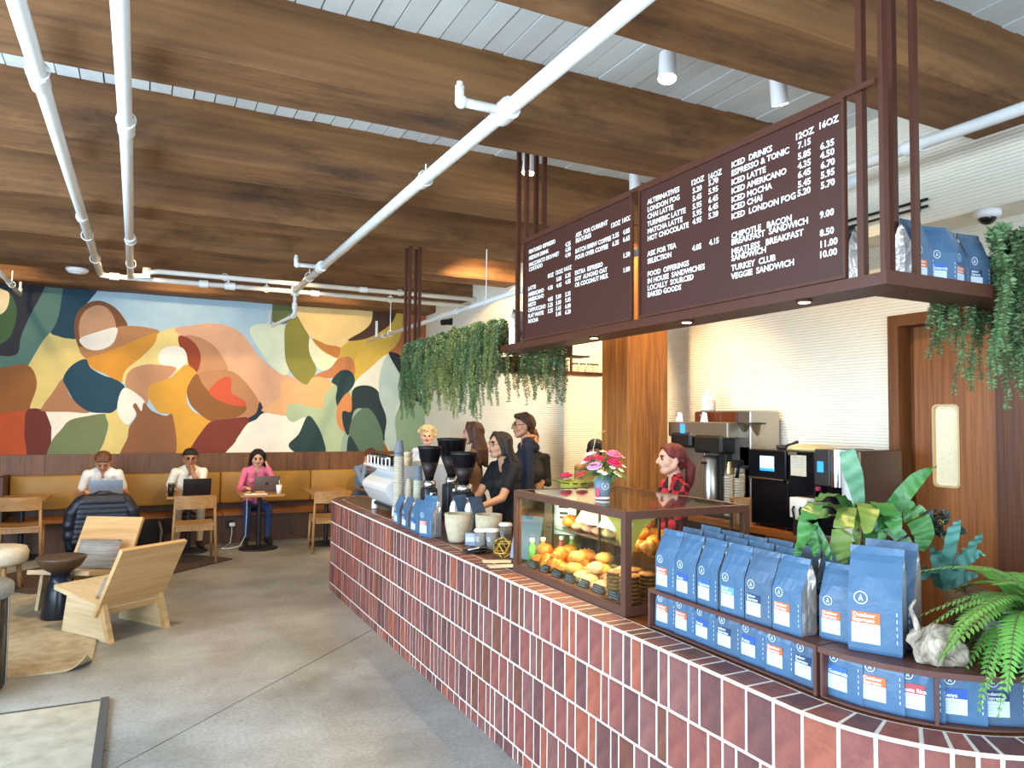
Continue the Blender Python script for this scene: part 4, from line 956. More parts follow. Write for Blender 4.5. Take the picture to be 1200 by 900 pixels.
def coffee_bag(kind, crushed=False):
    key = (kind, crushed)
    if key in _bag: return dup(_bag[key], (0, 0, 0))
    w, d, h = .118, .075, (.245 if not crushed else .138)
    t = thing('coffee_bag', 'x', 'coffee bag', (0, 0, 0), group='blue coffee bags')
    if crushed: lev = [(0, 1, .94), (.05, 1.02, 1.), (.45, 1.02, 1.), (.8, 1.0, .95), (.96, .9, .8), (1., .75, .55)]
    else: lev = [(0, .97, .94), (.03, 1., 1.), (.3, 1., 1.), (.56, 1., .98), (.72, 1., .72), (.86, .99, .36), (.93, 1.0, .10), (1., 1.0, .07)]
    nx = 6; rr_ = random.Random(hash(kind) % 99 if False else len(_bag))
    for s, nm in ((-1, 'front'), (1, 'back')):
        pass
    b = MB(); vs_ = []; fs_ = []
    for s in (-1, 1):
        for (z, fw, fd) in lev:
            for i in range(nx+1):
                u = -1+2*i/nx
                bul = .006*(1-u*u)*(1 if .03 < z < .95 else 0)*(0 if s < 0 and (crushed or z < .57) else 1)
                wr = rr_.uniform(-.0015, .0015) if z > .57 else 0
                vs_.append((u*w/2*fw, s*(d/2*fd+bul)+wr+(.012*z if not crushed else 0)*(z > .6), z*h))
    K = len(lev)*(nx+1)
    for s in range(2):
        for k in range(len(lev)-1):
            for i in range(nx):
                a = s*K+k*(nx+1)+i; fs_.append((a, a+1, a+nx+2, a+nx+1))
    for i in range(nx):
        for k in (0, len(lev)-1): a = k*(nx+1)+i; fs_.append((a, a+1, K+a+1, K+a))
    b.add(vs_, fs_, sm=False); pouch = b.build('pouch', m_bag if kind != 'navy' else m_bag2, t)
    for s in (-1, 1):
        g = MB(); gv = []; gf = []
        for (z, fw, fd) in lev:
            x = s*w/2*fw; off = (.012*z if not crushed else 0)*(z > .6)
            tuck = .004+.02*max(0, z-.35)+rr_.uniform(0, .003)
            for y, dx_ in ((-d/2*fd+.001, -.001), (-d/4*fd, -tuck*.45), (0, -tuck*.9), (d/4*fd, -tuck*.5), (d/2*fd-.001, -.001)): gv.append((x+s*dx_+s*.0012, y+off, z*h))
        for k in range(len(lev)-1):
            for i in range(4): a = k*5+i; gf.append((a, a+1, a+6, a+5))
        g.add(gv, gf); g.build('gusset', m_foil, t)
    yf = -d/2-.0012
    c, lines = STRIP[kind]; H_ = .245
    L0, L1 = -w*.43, w*.10
    zl0, zl1, zs1, ze = (.022, .068, .095, .128) if not crushed else (.024, .066, .092, .116)
    lb = MB(); lb.box((L0, yf, zl0), (L1, yf+.001, zl1), 0)
    for i in range(4): lb.box((L0+.005, yf-.0004, zl1-.01-.008*i), (L0+(.03 if i % 2 else .042), yf, zl1-.0085-.008*i), 1)
    lb.build('label', [m_lab, m_grey], pouch)
    MB().box((L0, yf, zl1), (L1, yf+.001, zs1)).build('label_strip', mat('strip '+kind, c, .6), pouch, label=SWORD[kind]+' strip above the white label')
    em_ = MB(); pr_ = MB(); sd_ = MB()
    emblem_mb(em_, -w*.25, ze, yf-.0003, .0155 if not crushed else .0135)
    sz = .0135 if len(lines) == 2 else .0145
    for i, ln in enumerate(lines):
        zz = zs1-.0115*(i+1) if len(lines) == 2 else zl1+.004
        mesh_in(pr_, text_mesh(ln, sz, m_print, .02), 0, Matrix.Translation((L0+.003, yf-.0006, zz)) @ FACE_Y)
    for i in range(5): sd_.box((w*.40, yf-.0004, .03+.016*i), (w*.415, yf, .038+.016*i))
    em_.build('emblem', m_print, pouch); pr_.build('lettering', m_print, pouch); sd_.build('side_print', m_print, pouch, kind='stuff')
    _bag[key] = t
    return t
_n = [0]
def place_bag(kind, crushed, x, y, z, face, label, scale=1., tilt=0):
    t = coffee_bag(kind, crushed); t.location = (x, y, z)
    t.rotation_euler = (tilt, 0, face); t.scale = (scale,)*3; t['label'] = label
    return t
NEGX = -PI/2
# ---------------------------------------------------------------- the two-level rack on the counter
m_rack = mat('dark brown rack', '#55332a', .5, var=.08, vscale=10)
SZ = 1.056
rk = thing('bag_rack', 'dark brown straight two level rack holding blue coffee bags', 'rack', (1.90, 2.10, CT))
O = Vector((1.90, 2.10, CT))
def rkb(a, b_, nm='board'): MB().box(Vector(a)-O, Vector(b_)-O).build(nm, m_rack, rk)
rkb((1.90, 1.665, SZ-.014), (2.26, 2.52, SZ), 'upper_shelf')
rkb((1.91, 1.67, CT), (2.26, 2.515, CT+.006), 'lower_shelf')
rkb((1.90, 2.508, CT), (2.26, 2.52, SZ-.014), 'end_panel'); rkb((1.90, 1.665, CT), (2.26, 1.677, SZ-.014), 'end_panel'); rkb((2.25, 1.677, CT+.006), (2.26, 2.508, SZ-.014), 'back_board')
# curved rack round the bend
rk2 = thing('bag_rack', 'curved dark brown two level rack round the counter bend', 'rack', (2.2, 1.35, CT))
O2 = Vector((2.2, 1.35, CT))
cc = Vector((CX+RN, YN, 0))
def ringpt(r, a): return Vector((cc.x-r*math.cos(a), cc.y-r*math.sin(a), 0))
def arc_board(r0, r1, a0, a1, z0, z1, nm):
    n = 16; b = MB(); vs_ = []; fs_ = []
    for i in range(n+1):
        a = a0+(a1-a0)*i/n
        for r, z in ((r0, z0), (r1, z0), (r1, z1), (r0, z1)):
            p = ringpt(r, a); vs_.append((p.x-O2.x, p.y-O2.y, z-O2.z))
    for i in range(n):
        for k in range(4): fs_.append((i*4+k, i*4+(k+1) % 4, (i+1)*4+(k+1) % 4, (i+1)*4+k))
    b.add(vs_, fs_); b.add(vs_[:4], [(0, 1, 2, 3)]); b.add(vs_[-4:], [(0, 1, 2, 3)]); b.build(nm, m_rack, rk2)
RO, RI = .475, .16
arc_board(RI, RO, .0, 1.45, SZ-.018, SZ-.001, 'upper_shelf'); arc_board(RI+.02, RO-.01, .01, 1.45, CT, CT+.006, 'lower_shelf')
for a in (.012, .70, 1.42): arc_board(RI+.01, RO-.004, a, a+.02, CT+.006, SZ-.018, 'divider')
arc_board(RI+.02, RI+.03, .03, 1.42, CT+.006, SZ-.018, 'back_board')
# front row, upper shelf: from the pastry case towards the camera
for i, k in enumerate(['orange', 'royal', 'guat', 'sky', 'navy', 'orange']):
    y = 2.435-.1265*i
    place_bag(k, False, 1.957, y, SZ+.001, NEGX+[.06, .02, -.03, .03, .05, .06][i], 'blue bag with %s strip, %s from the pastry case in upper front row' % (SWORD[k], ordw[i]), 1.0)
for r in range(2):
    for i in range(6-(r == 0)):
        k = ['navy', 'orange', 'royal', 'sky', 'orange', 'guat'][(i+2*r) % 6]
        place_bag(k, False, 2.06+.098*r, 2.44-.1275*i+.0, SZ+.001, NEGX+random.uniform(-.05, .05), 'blue bag in the %s row of upper rack shelf, %s from pastry case' % (('second', 'rearmost')[r], ordw[i]), .99+.03*random.random())
# lower level
for i, k in enumerate(['orange', 'orange', 'royal', 'navy', 'royal', 'orange', 'navy']):
    y = 2.445-.1205*i
    place_bag(k, True, 1.965, y, CT+.007, NEGX+[.1, .05, .0, .06, .04, .08, .02][i], 'slumped bag with %s strip, %s from the pastry case on lower shelf' % (SWORD[k], ordw[i]))
# bags on and in the curved rack
def face_at(a): return NEGX+a
def pb(kind, crushed, px, py, z, a, label, sc=1.):
    p = at_z(px, py, z); place_bag(kind, crushed, p.x, p.y, z, NEGX+a, label, sc)
p = ringpt(.41, .30); place_bag('orange', False, 2.03, 1.675, SZ, NEGX+.25, 'blue coffee bag with orange strip, alone on the left end of the curved rack', .97)
place_bag('orange', False, 2.037, 1.553, SZ, NEGX+.50, 'tallest blue coffee bag with orange strip on the curved rack, beside the driftwood', 1.27)
place_bag('navy', False, 2.145, 1.585, SZ, NEGX+.40, 'tall blue coffee bag with its silver side showing, behind the tallest one', 1.3)
for (r, a, k, lb, da) in ((.405, .15, 'guat', 'slumped blue coffee bag with mid blue strip at the left end under the curved rack', .08), (.405, .40, 'orange', 'slumped blue coffee bag with orange strip in the middle under the curved rack', .1),
                      (.405, .63, 'red', 'slumped blue coffee bag with dark red strip under the curved rack', .05), (.40, .87, 'royal', 'slumped blue coffee bag with royal blue strip right of the rack divider', .05), (.40, 1.13, 'navy', 'slumped blue coffee bag cut by the right edge under the curved rack', 0)):
    p = ringpt(r, a); place_bag(k, True, p.x, p.y, CT+.007, NEGX+a+da-.12, lb, 1.04)
# bags along the far part of the counter, by the grinders
for i, (x, y, a, k) in enumerate(((1.885, 5.07, .35, 'orange'), (1.88, 5.30, .2, 'royal'), (1.885, 5.54, .15, 'navy'), (1.895, 5.78, .1, 'sky'))):
    place_bag(k, False, x, y, CT, NEGX+a, 'large blue coffee bag, %s from the beige planters beside the paper cups' % ordw[i], (1.2, .98, .95, .92)[i])
place_bag('royal', False, 2.10, 5.02, CT, .5, 'blue coffee bag showing its silver side, left of two behind the planter', 1.2)
place_bag('navy', False, 2.16, 4.88, CT, .45, 'blue coffee bag showing its silver side, right of two behind the planter', 1.2)
# bags on the hanging frame, near end and far end
for i, (x, k, dy, a) in enumerate(((2.545, 'orange', 0, .05), (2.655, 'guat', -.01, -.25), (2.765, 'orange', .0, .2), (2.885, 'navy', .0, -.1))):
    place_bag(k, False, x, 1.765+dy, 2.249, a, 'blue bag with %s strip on the hanging end shelf, %s from the posts' % (SWORD[k], ordw[i]), 1.0 if i else 1.05)
for i, x in enumerate((2.60, 2.72)): place_bag('royal', False, x, 1.85, 2.249, .1-.2*i, 'blue coffee bag behind the front row on the hanging end shelf, %s from the posts' % ordw[i], 1.12)
place_bag('navy', False, 2.40, 1.93, 2.249, 1.2, 'dark blue coffee bag seen between the hanging posts beside the larger menu board', 1.0)
place_bag('royal', False, 2.39, 4.68, 2.249, .6, 'blue coffee bag on the hanging frame behind the far menu board posts', 1.15)
for i in range(3): place_bag(('navy', 'orange', 'orange')[i], False, 3.52+.075*i, 6.30, 2.204, 0, 'small coffee bag on the far hanging shelf, %s from the hanging planter' % ordw[i], .62)
# glass jars on the far hanging shelf
m_jar = mat('clear jar glass', '#e9efe6', .08, trans=.85, ior=1.2)
m_lid = mat('dark jar lid', '#34322c', .4, .6)
for i, x in enumerate((3.86, 3.945, 4.03, 4.1)):
    t = thing('glass_jar', 'small clear jar on the far hanging shelf, %s from the brown posts' % ordw[i], 'jar', (x, 6.31, 2.204), group='jars on the far hanging shelf')
    MB().lathe([(.0, 0), (.032, 0), (.034, .01), (.034, .085), (.028, .10), (.0, .10)], n=14, cap=False).build('glass', m_jar, t)
    MB().lathe([(.03, .10), (.03, .115), (.0, .116)], n=14, cap=False).build('lid', m_lid, t)
# ================================================================ ESPRESSO MACHINE, CUPS, GRINDERS
m_enam = mat('white enamel', '#ccd0d1', .25, coat=.4)
m_chrome = mat('chrome', '#d8d8d6', .12, 1)
m_darkglass = mat('smoked hopper', '#18161a', .12, trans=.25, ior=1.2)
m_black = MATS['black plastic']
EY0, EY1, EX = 6.18, 6.93, 1.90
t = thing('espresso_machine', 'white enamelled coffee machine with a cup rail at the far end of the counter', 'coffee machine', (EX, (EY0+EY1)/2, CT))
hy = (EY1-EY0)/2
prof = [(.10, .07), (.06, .10), (.02, .16), (-.01, .215), (-.012, .245), (.01, .275), (.06, .31), (.115, .345), (.13, .365), (.08, .385), (.02, .395), (.0, .41), (.0, .425), (.02, .432), (.56, .432), (.56, .07)]
MB().prism(prof[::-1], -hy, hy, axis=1).build('housing', m_enam, t)
for y in (-hy+.06, hy-.06):
    for x in (.10, .46): MB().cyl((x, y, 0), (x, y, .08), .035, .03, n=14).build('foot', m_enam, t)
MB().box((.08, -hy+.01, .045), (.56, hy-.01, .07)).build('drip_base', mat('dark cabinet'), t) if False else MB().box((.08, -hy+.01, .045), (.56, hy-.01, .07)).build('drip_base', MATS['dark cabinet'], t)
b = MB(); b.tube([(.03, -hy+.03, .50), (.03, hy-.03, .50)], .008, 8)
b.build('cup_rail', m_chrome, t)
for i in range(7): y = -hy+.03+(2*hy-.06)*i/6; MB().cyl((.03, y, .43), (.03, y, .50), .006, n=8).build('rail_post', m_chrome, t)
for y in (-.2, .2): MB().cyl((.62, y, .30), (.62, y, .24), .035, n=16).cyl((.56, y, .28), (.62, y, .28), .03, n=12).tube([(.62, y, .25), (.72, y, .245), (.78, y, .23)], .012, 8).build('group_head', m_chrome, t)
def lathe_thing(name, label, cat, loc, parts, group=None):
    t = thing(name, label, cat, loc, group=group)
    for pn, prof, mt in parts: MB().lathe(prof, n=18, cap=False).build(pn, mt, t)
    return t
m_cream = mat('cream stoneware', '#d8c39c', .5); m_tum = mat('dark glass tumbler', '#22262c', .15)
tum0 = lathe_thing('tumbler', 'x', 'cup', (0, 0, 0), [('glass', [(.0, 0), (.028, 0), (.036, .085), (.032, .085), (.025, .008), (.0, .008)], m_tum)], 'dark tumblers on the coffee machine')
ys = [6.86-.09*i for i in range(7)]
for i, y in enumerate(ys):
    lb = 'dark tumbler on top of the coffee machine, %s from the far end' % ordw[i]
    if i == 0: tum0.location = (EX+.075, y, CT+.433); tum0['label'] = lb
    else: dup(tum0, (EX+.075, y, CT+.433), label=lb)
mug0 = lathe_thing('mug', 'x', 'cup', (0, 0, 0), [('bowl', [(.0, 0), (.03, 0), (.045, .05), (.048, .075), (.044, .075), (.03, .008), (.0, .008)], m_cream)], 'cream cups stacked on the coffee machine')
k = 0
for y, n_ in ((6.45, 1), (6.34, 2), (6.24, 2), (6.56, 1), (6.67, 1)):
    for j in range(n_):
        lb = 'cream cup in the %s stack on the coffee machine, %s from the bottom' % (ordw[[6.45, 6.34, 6.24, 6.56, 6.67].index(y)], ordw[j])
        if k == 0: mug0.location = (EX+.2, y, CT+.433); mug0['label'] = lb
        else: dup(mug0, (EX+.2, y, CT+.433+.048*j), label=lb)
        k += 1
# paper cup stacks (inverted, nested)
m_pc = mat('off white paper cup', '#b9b19d', .6); m_pg = mat('grey paper cup', '#6f7b88', .55); m_pgr = mat('greenish paper cup', '#b9bba6', .6)
def cup_proto(mt, nm):
    t = thing('paper_cup', 'x', 'paper cup', (0, 0, 0), group=nm)
    MB().lathe([(.041, 0), (.047, .001), (.0475, .006), (.040, .009), (.031, .10), (.0, .10)], n=16, cap=False).build('cup_wall', mt, t)
    return t
for (x, y, n_, mt, top, word, sc) in ((1.965, 6.06, 27, m_pc, m_pg, 'tallest stack beside the coffee machine', 1.0), (2.045, 6.035, 17, m_pc, m_pc, 'shorter stack behind the tallest', .82), (2.075, 5.88, 19, m_pgr, m_pg, 'greenish stack beside the grinders', .9)):
    pr0 = cup_proto(mt, 'paper cups in the '+word); pr0.location = (x, y, CT); pr0.scale = (sc,)*3; pr0['label'] = 'lowest inverted paper cup of the '+word
    for j in range(1, n_):
        dup(pr0, (x+random.uniform(-.001, .001), y+random.uniform(-.001, .001), CT+.0195*sc*j), label='inverted paper cup, %s from the bottom of the %s' % (ordw[j], word))
    if top is m_pg:
        for e in range(2):
            q = cup_proto(m_pg, 'grey paper cups'); q.location = (x, y, CT+.0195*sc*n_+.004+.03*e); q.scale = (sc,)*3; q['label'] = 'grey paper cup, %s on top of the %s' % (('lower', 'upper')[e], word)
def grinder(label, loc, hop, s=1., body='#1a1d27', rz=0):
    t = thing('coffee_grinder', label, 'grinder', loc, rz)
    bm_ = mat('grinder body '+body, body, .4)
    MB().rbox((-.085*s, -.1*s, 0), (.085*s, .12*s, .05), .012).build('foot', bm_, t)
    MB().rbox((-.07*s, -.07*s, .05), (.07*s, .09*s, .30), .02, seg=3).build('motor_housing', bm_, t)
    MB().lathe([(.06*s, .30), (.066*s, .31), (.066*s, .35), (.05*s, .36)], n=20, cap=True).build('collar', m_chrome, t)
    MB().rbox((-.025, -.12*s, .22), (.025, -.06*s, .27), .006).build('spout', m_chrome, t)
    z0 = .36
    hp_ = MB().lathe([(.042*s, z0), (.05*s, z0+.05), (.088*s*hop, z0+.13*hop+.03), (.095*s*hop, z0+.19*hop+.02)], n=22, cap=False).build('hopper', m_darkglass, t)
    MB().lathe([(.0, z0+.02), (.044*s, z0+.02), (.075*s*hop, z0+.12*hop), (.0, z0+.13*hop)], n=18, cap=False).build('coffee_beans', mat('coffee beans', '#22140d', .5, var=.5, vscale=80), hp_)
    MB().lathe([(.097*s*hop, z0+.19*hop+.02), (.1*s*hop, z0+.19*hop+.025), (.1*s*hop, z0+.19*hop+.04), (.0, z0+.19*hop+.045)], n=22, cap=False).build('hopper_lid', m_black, hp_)
    return t
grinder('coffee grinder with the narrowest smoked hopper, nearest the paper cups', (2.07, 5.60, CT), 1.2, .80)
grinder('coffee grinder with the widest black hopper lid, behind the others', (2.36, 5.85, CT), 1.5, .86)
grinder('coffee grinder with a tall smoked hopper nearest the barista', (2.19, 5.18, CT), 1.05, 1.0, '#131418')
# steel jug and shaker by the grinders
lathe_thing('steel_pitcher', 'small steel milk pitcher between two grinders', 'pitcher', (2.24, 5.42, CT), [('pitcher_wall', [(.0, 0), (.05, 0), (.055, .03), (.045, .12), (.05, .14), (.046, .14), (.04, .12), (.0, .02)], m_chrome)])
# planters
m_stone = mat('beige stone planter', '#b5a98f', .9, var=.12, vscale=25, bump=.3, bscale=60)
m_soil = mat('dark soil', '#3c2a1c', .95, var=.4, vscale=60, bump=.6, bscale=90)
for (x, y, lb) in ((1.985, 4.79, 'beige stone planter of soil nearest the counter edge'), (2.16, 4.66, 'beige stone planter of soil set back from the counter edge')):
    t = thing('planter', lb, 'planter', (x, y, CT))
    MB().lathe([(.0, 0), (.058, 0), (.068, .02), (.09, .12), (.094, .195), (.084, .195), (.08, .16), (.0, .16)], n=26, cap=False).build('pot', m_stone, t)
    MB().lathe([(.08, .172), (.04, .178), (.0, .18)], n=22, cap=False).build('soil', m_soil, t)
# retail cups, dish, polyhedron, cards
m_clr = mat('clear plastic cup', '#c9c9c2', .1, trans=.7, ior=1.15)
m_beanfill = MATS['coffee beans'] if 'coffee beans' in MATS else m_soil
for i, (px, py, h, lb) in enumerate(((557, 645, .12, 'left'), (570, 646, .125, 'middle'), (586, 640, .135, 'right'))):
    p = at_z(px, py, CT)
    t = thing('tasting_cup', 'clear cup with white lid and round emblem, %s of three by the ornament' % lb, 'cup', (p.x+.04, p.y, CT), group='three lidded cups on the counter')
    MB().lathe([(.0, 0), (.032, 0), (.043, h), (.0, h)], n=18, cap=False).build('cup_wall', m_clr, t)
    MB().lathe([(.0, .004), (.030, .004), (.037, h*.6), (.0, h*.62)], n=16, cap=False).build('filling', mat('grey brown filling', '#6f655c', .7, var=.3, vscale=40), t)
    MB().lathe([(.046, h), (.047, h+.008), (.04, h+.018), (.0, h+.02)], n=18, cap=False).build('lid', m_cupw, t)
    e = MB(); emblem_mb(e, 0, 0, 0, .014); e.build('emblem', m_print, t, loc=(-.044*.8, -.044*.45, h*.62), rot=(0, 0, -1.05))
p = at_z(560, 648, CT)
t = thing('tongs_dish', 'dark shallow dish with tongs beside the clear lidded cups', 'dish', (p.x+.0, p.y+.02, CT))
MB().lathe([(.0, .002), (.05, .002), (.075, .016), (.072, .018), (.045, .006), (.0, .006)], n=24, cap=False, M=T(s=(1.3, .8, 1))).build('dish', m_black, t)
MB().tube([(-.06, 0, .02), (.0, .0, .03), (.07, .03, .03)], .005, 6).tube([(-.06, 0, .02), (.0, -.02, .03), (.07, -.02, .03)], .005, 6).build('tongs', m_chrome, t)
# little card pack
p = at_z(547, 640, CT)
t = thing('snack_packet', 'small printed packet leaning by the beige planter', 'packet', (p.x+.03, p.y, CT), -.8)
MB().rbox((-.04, -.012, 0), (.04, .012, .085), .006).build('packet', mat('silver blue print', '#7f8ea6', .4, var=.4, vscale=30), t)
MB().box((-.03, -.0135, .03), (.03, -.012, .06)).build('packet_label', m_lab, t)
# wire polyhedron (icosahedron of brass rods)
p = at_z(584, 655, CT)
t = thing('wire_ornament', 'gold wire polyhedron ornament in front of the pastry case', 'ornament', (p.x+.03, p.y, CT))
bm = bmesh.new(); bmesh.ops.create_icosphere(bm, subdivisions=1, radius=.065)
b = MB()
mz = min(v.co.z for v in bm.verts)
for e in bm.edges: b.cyl(e.verts[0].co+Vector((0, 0, -mz+.003)), e.verts[1].co+Vector((0, 0, -mz+.003)), .0028, n=6)
bm.free(); b.build('wire_frame', mat('gold wire', '#c9a94e', .3, .8), t)
for i, (px, py, a) in enumerate(((583, 658, -.35), (590, 664, -.2))):
    p = at_z(px, py, CT)
    t = thing('menu_card', ('cream card lying flat behind the wire ornament, upper one', 'cream card lying flat next to the pastry case corner')[i], 'card', (p.x, p.y, CT+.0005+.002*i), a)
    MB().box((-.09, -.045, 0), (.09, .045, .0015)).build('card', mat('cream card', '#ded2b4', .7), t)
# tablet till behind the case's far end
t = thing('till_tablet', 'grey blue tablet on a stand behind the far end of the pastry case', 'tablet', (2.05, 3.92, CT), -1.1)
MB().rbox((-.06, -.05, 0), (.06, .05, .02), .008).build('stand', m_black, t)
MB().rbox((-.1, -.01, 0), (.1, .01, .26), .006, M=T((0, .0, .02), (-.25, 0, 0))).build('tablet', mat('blue grey shell', '#6d8297', .35), t)
# ================================================================ PASTRY CASE
PX0, PX1, PY0, PY1, PZ0, PZ1 = 1.895, 2.615, 2.675, 3.755, CT, 1.352
m_case = mat('brown case frame', '#54372b', .4, var=.04, vscale=10)
m_cg = glass('case glass', '#eef4f0', dens=.3)
O = Vector((PX0, PY0, PZ0))
pc = thing('pastry_case', 'brown framed glass pastry case full of baked goods on the counter', 'display case', O)
def pcb(a, b_, nm, mt=m_case): return MB().box(Vector(a)-O, Vector(b_)-O).build(nm, mt, pc)
f = .034
pcb((PX0, PY0, PZ0), (PX1, PY1, PZ0+.04), 'base', m_case)
for x in (PX0, PX1-f):
    for y in (PY0, PY1-f): pcb((x, y, PZ0+.04), (x+f, y+f, PZ1-f), 'corner_post')
pcb((PX0, PY0, PZ1-f), (PX0+f, PY1, PZ1), 'top_rail'); pcb((PX1-f, PY0, PZ1-f), (PX1, PY1, PZ1), 'top_rail')
pcb((PX0+f, PY0, PZ1-f), (PX1-f, PY0+f, PZ1), 'top_rail'); pcb((PX0+f, PY1-f, PZ1-f), (PX1-f, PY1, PZ1), 'top_rail')
pcb((PX0+f, PY0+f, PZ1-.008), (PX1-f, PY1-f, PZ1-.001), 'top_pane', m_cg)
pcb((PX0+.012, PY0+f, PZ0+.04), (PX0+.018, PY1-f, PZ1-f), 'front_pane', m_cg)
pcb((PX0+f, PY0+.012, PZ0+.04), (PX1-f, PY0+.018, PZ1-f), 'end_pane', m_cg)
pcb((PX0+f, PY1-.018, PZ0+.04), (PX1-f, PY1-.012, PZ1-f), 'end_pane', m_cg)
SH = 1.135
pcb((PX0+.20, PY0+.03, SH), (PX1-.04, PY1-.03, SH+.008), 'glass_shelf', glass('green edged glass', '#c9ded4', dens=.8))
for x in (PX0+.22, PX1-.07):
    for y in (PY0+.05, (PY0+PY1)/2, PY1-.06): pcb((x, y, PZ0+.04), (x+.01, y+.01, PZ1-.03), 'shelf_post', m_black)
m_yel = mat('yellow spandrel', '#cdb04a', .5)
def spandrel(n=12, a=.16, h=.28):
    pts = [(0, 0)]
    for i in range(n+1):
        t_ = i/n*PI/2; pts.append((a*(1-math.sin(t_)), -h*(1-math.cos(t_)) if False else -h+h*math.sin(t_)*0))
    return pts
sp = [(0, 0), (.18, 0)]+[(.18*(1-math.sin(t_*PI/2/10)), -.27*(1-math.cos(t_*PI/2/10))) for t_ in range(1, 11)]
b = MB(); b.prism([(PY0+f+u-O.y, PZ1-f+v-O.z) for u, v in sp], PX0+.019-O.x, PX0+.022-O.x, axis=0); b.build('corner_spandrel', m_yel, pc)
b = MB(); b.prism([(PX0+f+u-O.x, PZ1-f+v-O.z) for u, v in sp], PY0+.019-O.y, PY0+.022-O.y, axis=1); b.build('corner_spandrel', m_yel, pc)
light('case_light', 'AREA', (.12, .54, .41), 9, '#ffd9a0', parent=pc, shape='RECTANGLE', size=.1, size_y=.9)
# pastries
m_crust = mat('golden crust', '#d98a2b', .4, var=.45, vscale=22, col2='#a2551a', bump=.3, bscale=40)
m_crust2 = mat('pale glazed crust', '#e0ad58', .5, var=.4, vscale=26, col2='#b07a38', bump=.3, bscale=50)
m_choc = mat('cookie crust', '#a8713c', .6, var=.5, vscale=40, col2='#5c361b', bump=.4, bscale=60)
m_scone = mat('floury scone', '#d8c08e', .8, var=.35, vscale=25, bump=.5, bscale=45)
m_pinkp = mat('sugared pink bake', '#cf9a80', .6, var=.35, vscale=30, bump=.4, bscale=50)
m_wrap = mat('clear wrap', '#cfd3cf', .15, trans=.4, ior=1.1, bump=.8, bscale=30)
def pastry(kind):
    nm, mt = {'croissant': ('croissant', m_crust), 'bun': ('bun', m_crust), 'muffin': ('muffin', m_crust2), 'scone': ('scone', m_scone), 'cookie': ('cookie', m_choc), 'danish': ('danish', m_pinkp)}[kind]
    b = MB()
    if kind == 'croissant':
        pts = []; rs = []
        for i in range(22):
            u = -1+2*i/21; a = u*1.15
            pts.append((.062*math.sin(a), .062*(1-math.cos(a)), .03+.0*u)); rs.append((.034*(1-abs(u)**1.8)+.008)*(1+.16*math.cos(i*2.1)))
        b.tube(pts, rs, 10)
    elif kind == 'bun':
        b.ball((0, 0, .03), (.05, .05, .035), 16, 9, fn=lambda p: p*(1+.06*math.sin(5*math.atan2(p.y, p.x)+4*p.z)))
    elif kind == 'muffin':
        b.lathe([(.0, 0), (.03, 0), (.038, .035), (.05, .042), (.048, .06), (.03, .078), (.0, .082)], n=16, cap=False)
    elif kind == 'scone':
        b.ball((0, 0, .025), (.055, .045, .03), 14, 8, fn=lambda p: p*(1+.12*math.sin(7*p.x+3*p.y*5)))
    elif kind == 'cookie':
        b.lathe([(.0, 0), (.045, 0), (.05, .006), (.044, .013), (.0, .017)], n=16, cap=False)
    else:
        b.ball((0, 0, .018), (.055, .042, .022), 14, 8).ball((0, 0, .032), (.03, .022, .014), 10, 6)
    return b.build(nm, mt)
PRO = {}
cnt = {}
def put(kind, x, y, z, rz, lab, s=1.):
    if kind not in PRO: o_ = PRO[kind] = pastry(kind)
    else: o_ = PRO[kind].copy(); COL.objects.link(o_)
    o_.location = (x, y, z); o_.rotation_euler = (0, 0, rz); o_.scale = (s,)*3
    tag(o_, lab, 'pastry', 'baked goods in the case'); return o_
rp = random.Random(11)
FZ = PZ0+.041
rowk = [['bun', 'croissant', 'croissant', 'bun', 'muffin', 'scone', 'scone', 'danish', 'danish'], ['croissant', 'bun', 'bun', 'croissant', 'scone', 'muffin', 'danish', 'danish', 'bun'], ['bun', 'croissant', 'bun', 'bun', 'scone', 'scone', 'bun', 'danish', 'danish']]
for r in range(3):
    for i in range(9):
        k = rowk[r][i]; y = PY1-.135-.086*i; x = PX0+.10+.11*r
        put(k, x+rp.uniform(-.01, .01), y+rp.uniform(-.012, .012), FZ+.0, rp.uniform(0, 6), '%s in the %s row on the case floor, %s from the far end' % (k, ('front', 'second', 'third')[r], ordw[i]), 1.1 if k == 'croissant' else 1.0)
        if (i+r) % 2 == 0 and r < 2:
            put(k, x+.04, y+.02, FZ+.055, rp.uniform(0, 6), '%s piled on the %s row of the case floor, %s from far end' % (k, ('front', 'second')[r], ordw[i]), .95)
for i in range(4):
    for j in range(7):
        put('cookie', PX0+.085+.105*(i % 2), PY0+.085+.105*(i//2), FZ+.0175*j, rp.uniform(0, 6), 'cookie %s up in the %s cookie stack at the near end of the case' % (ordw[j], ordw[i]))
# plates and bakes on the glass shelf
for i in range(9):
    k = ['bun', 'danish', 'danish', 'danish', 'scone', 'muffin', 'bun', 'croissant', 'bun'][i]; y = PY1-.13-.10*i
    for j in range(2):
        put(k, PX0+.30+.13*j, y, SH+.009, rp.uniform(0, 6), '%s in the %s row on the glass shelf, %s from the far end' % (k, ('front', 'back')[j], ordw[i]), 1.05)
for j in range(6): put('croissant', PX0+.22+.075*j, PY0+.08, SH+.009+.0, rp.uniform(-.4, .4), 'croissant in the line at the near end of the shelf, %s from front' % ordw[j], 1.1)
for j in range(3): put('bun', PX0+.19+.02*j, PY0+.17, SH+.009+.052*j, 0, 'bun %s up in the tall bun pile near the yellow corner' % ordw[j])
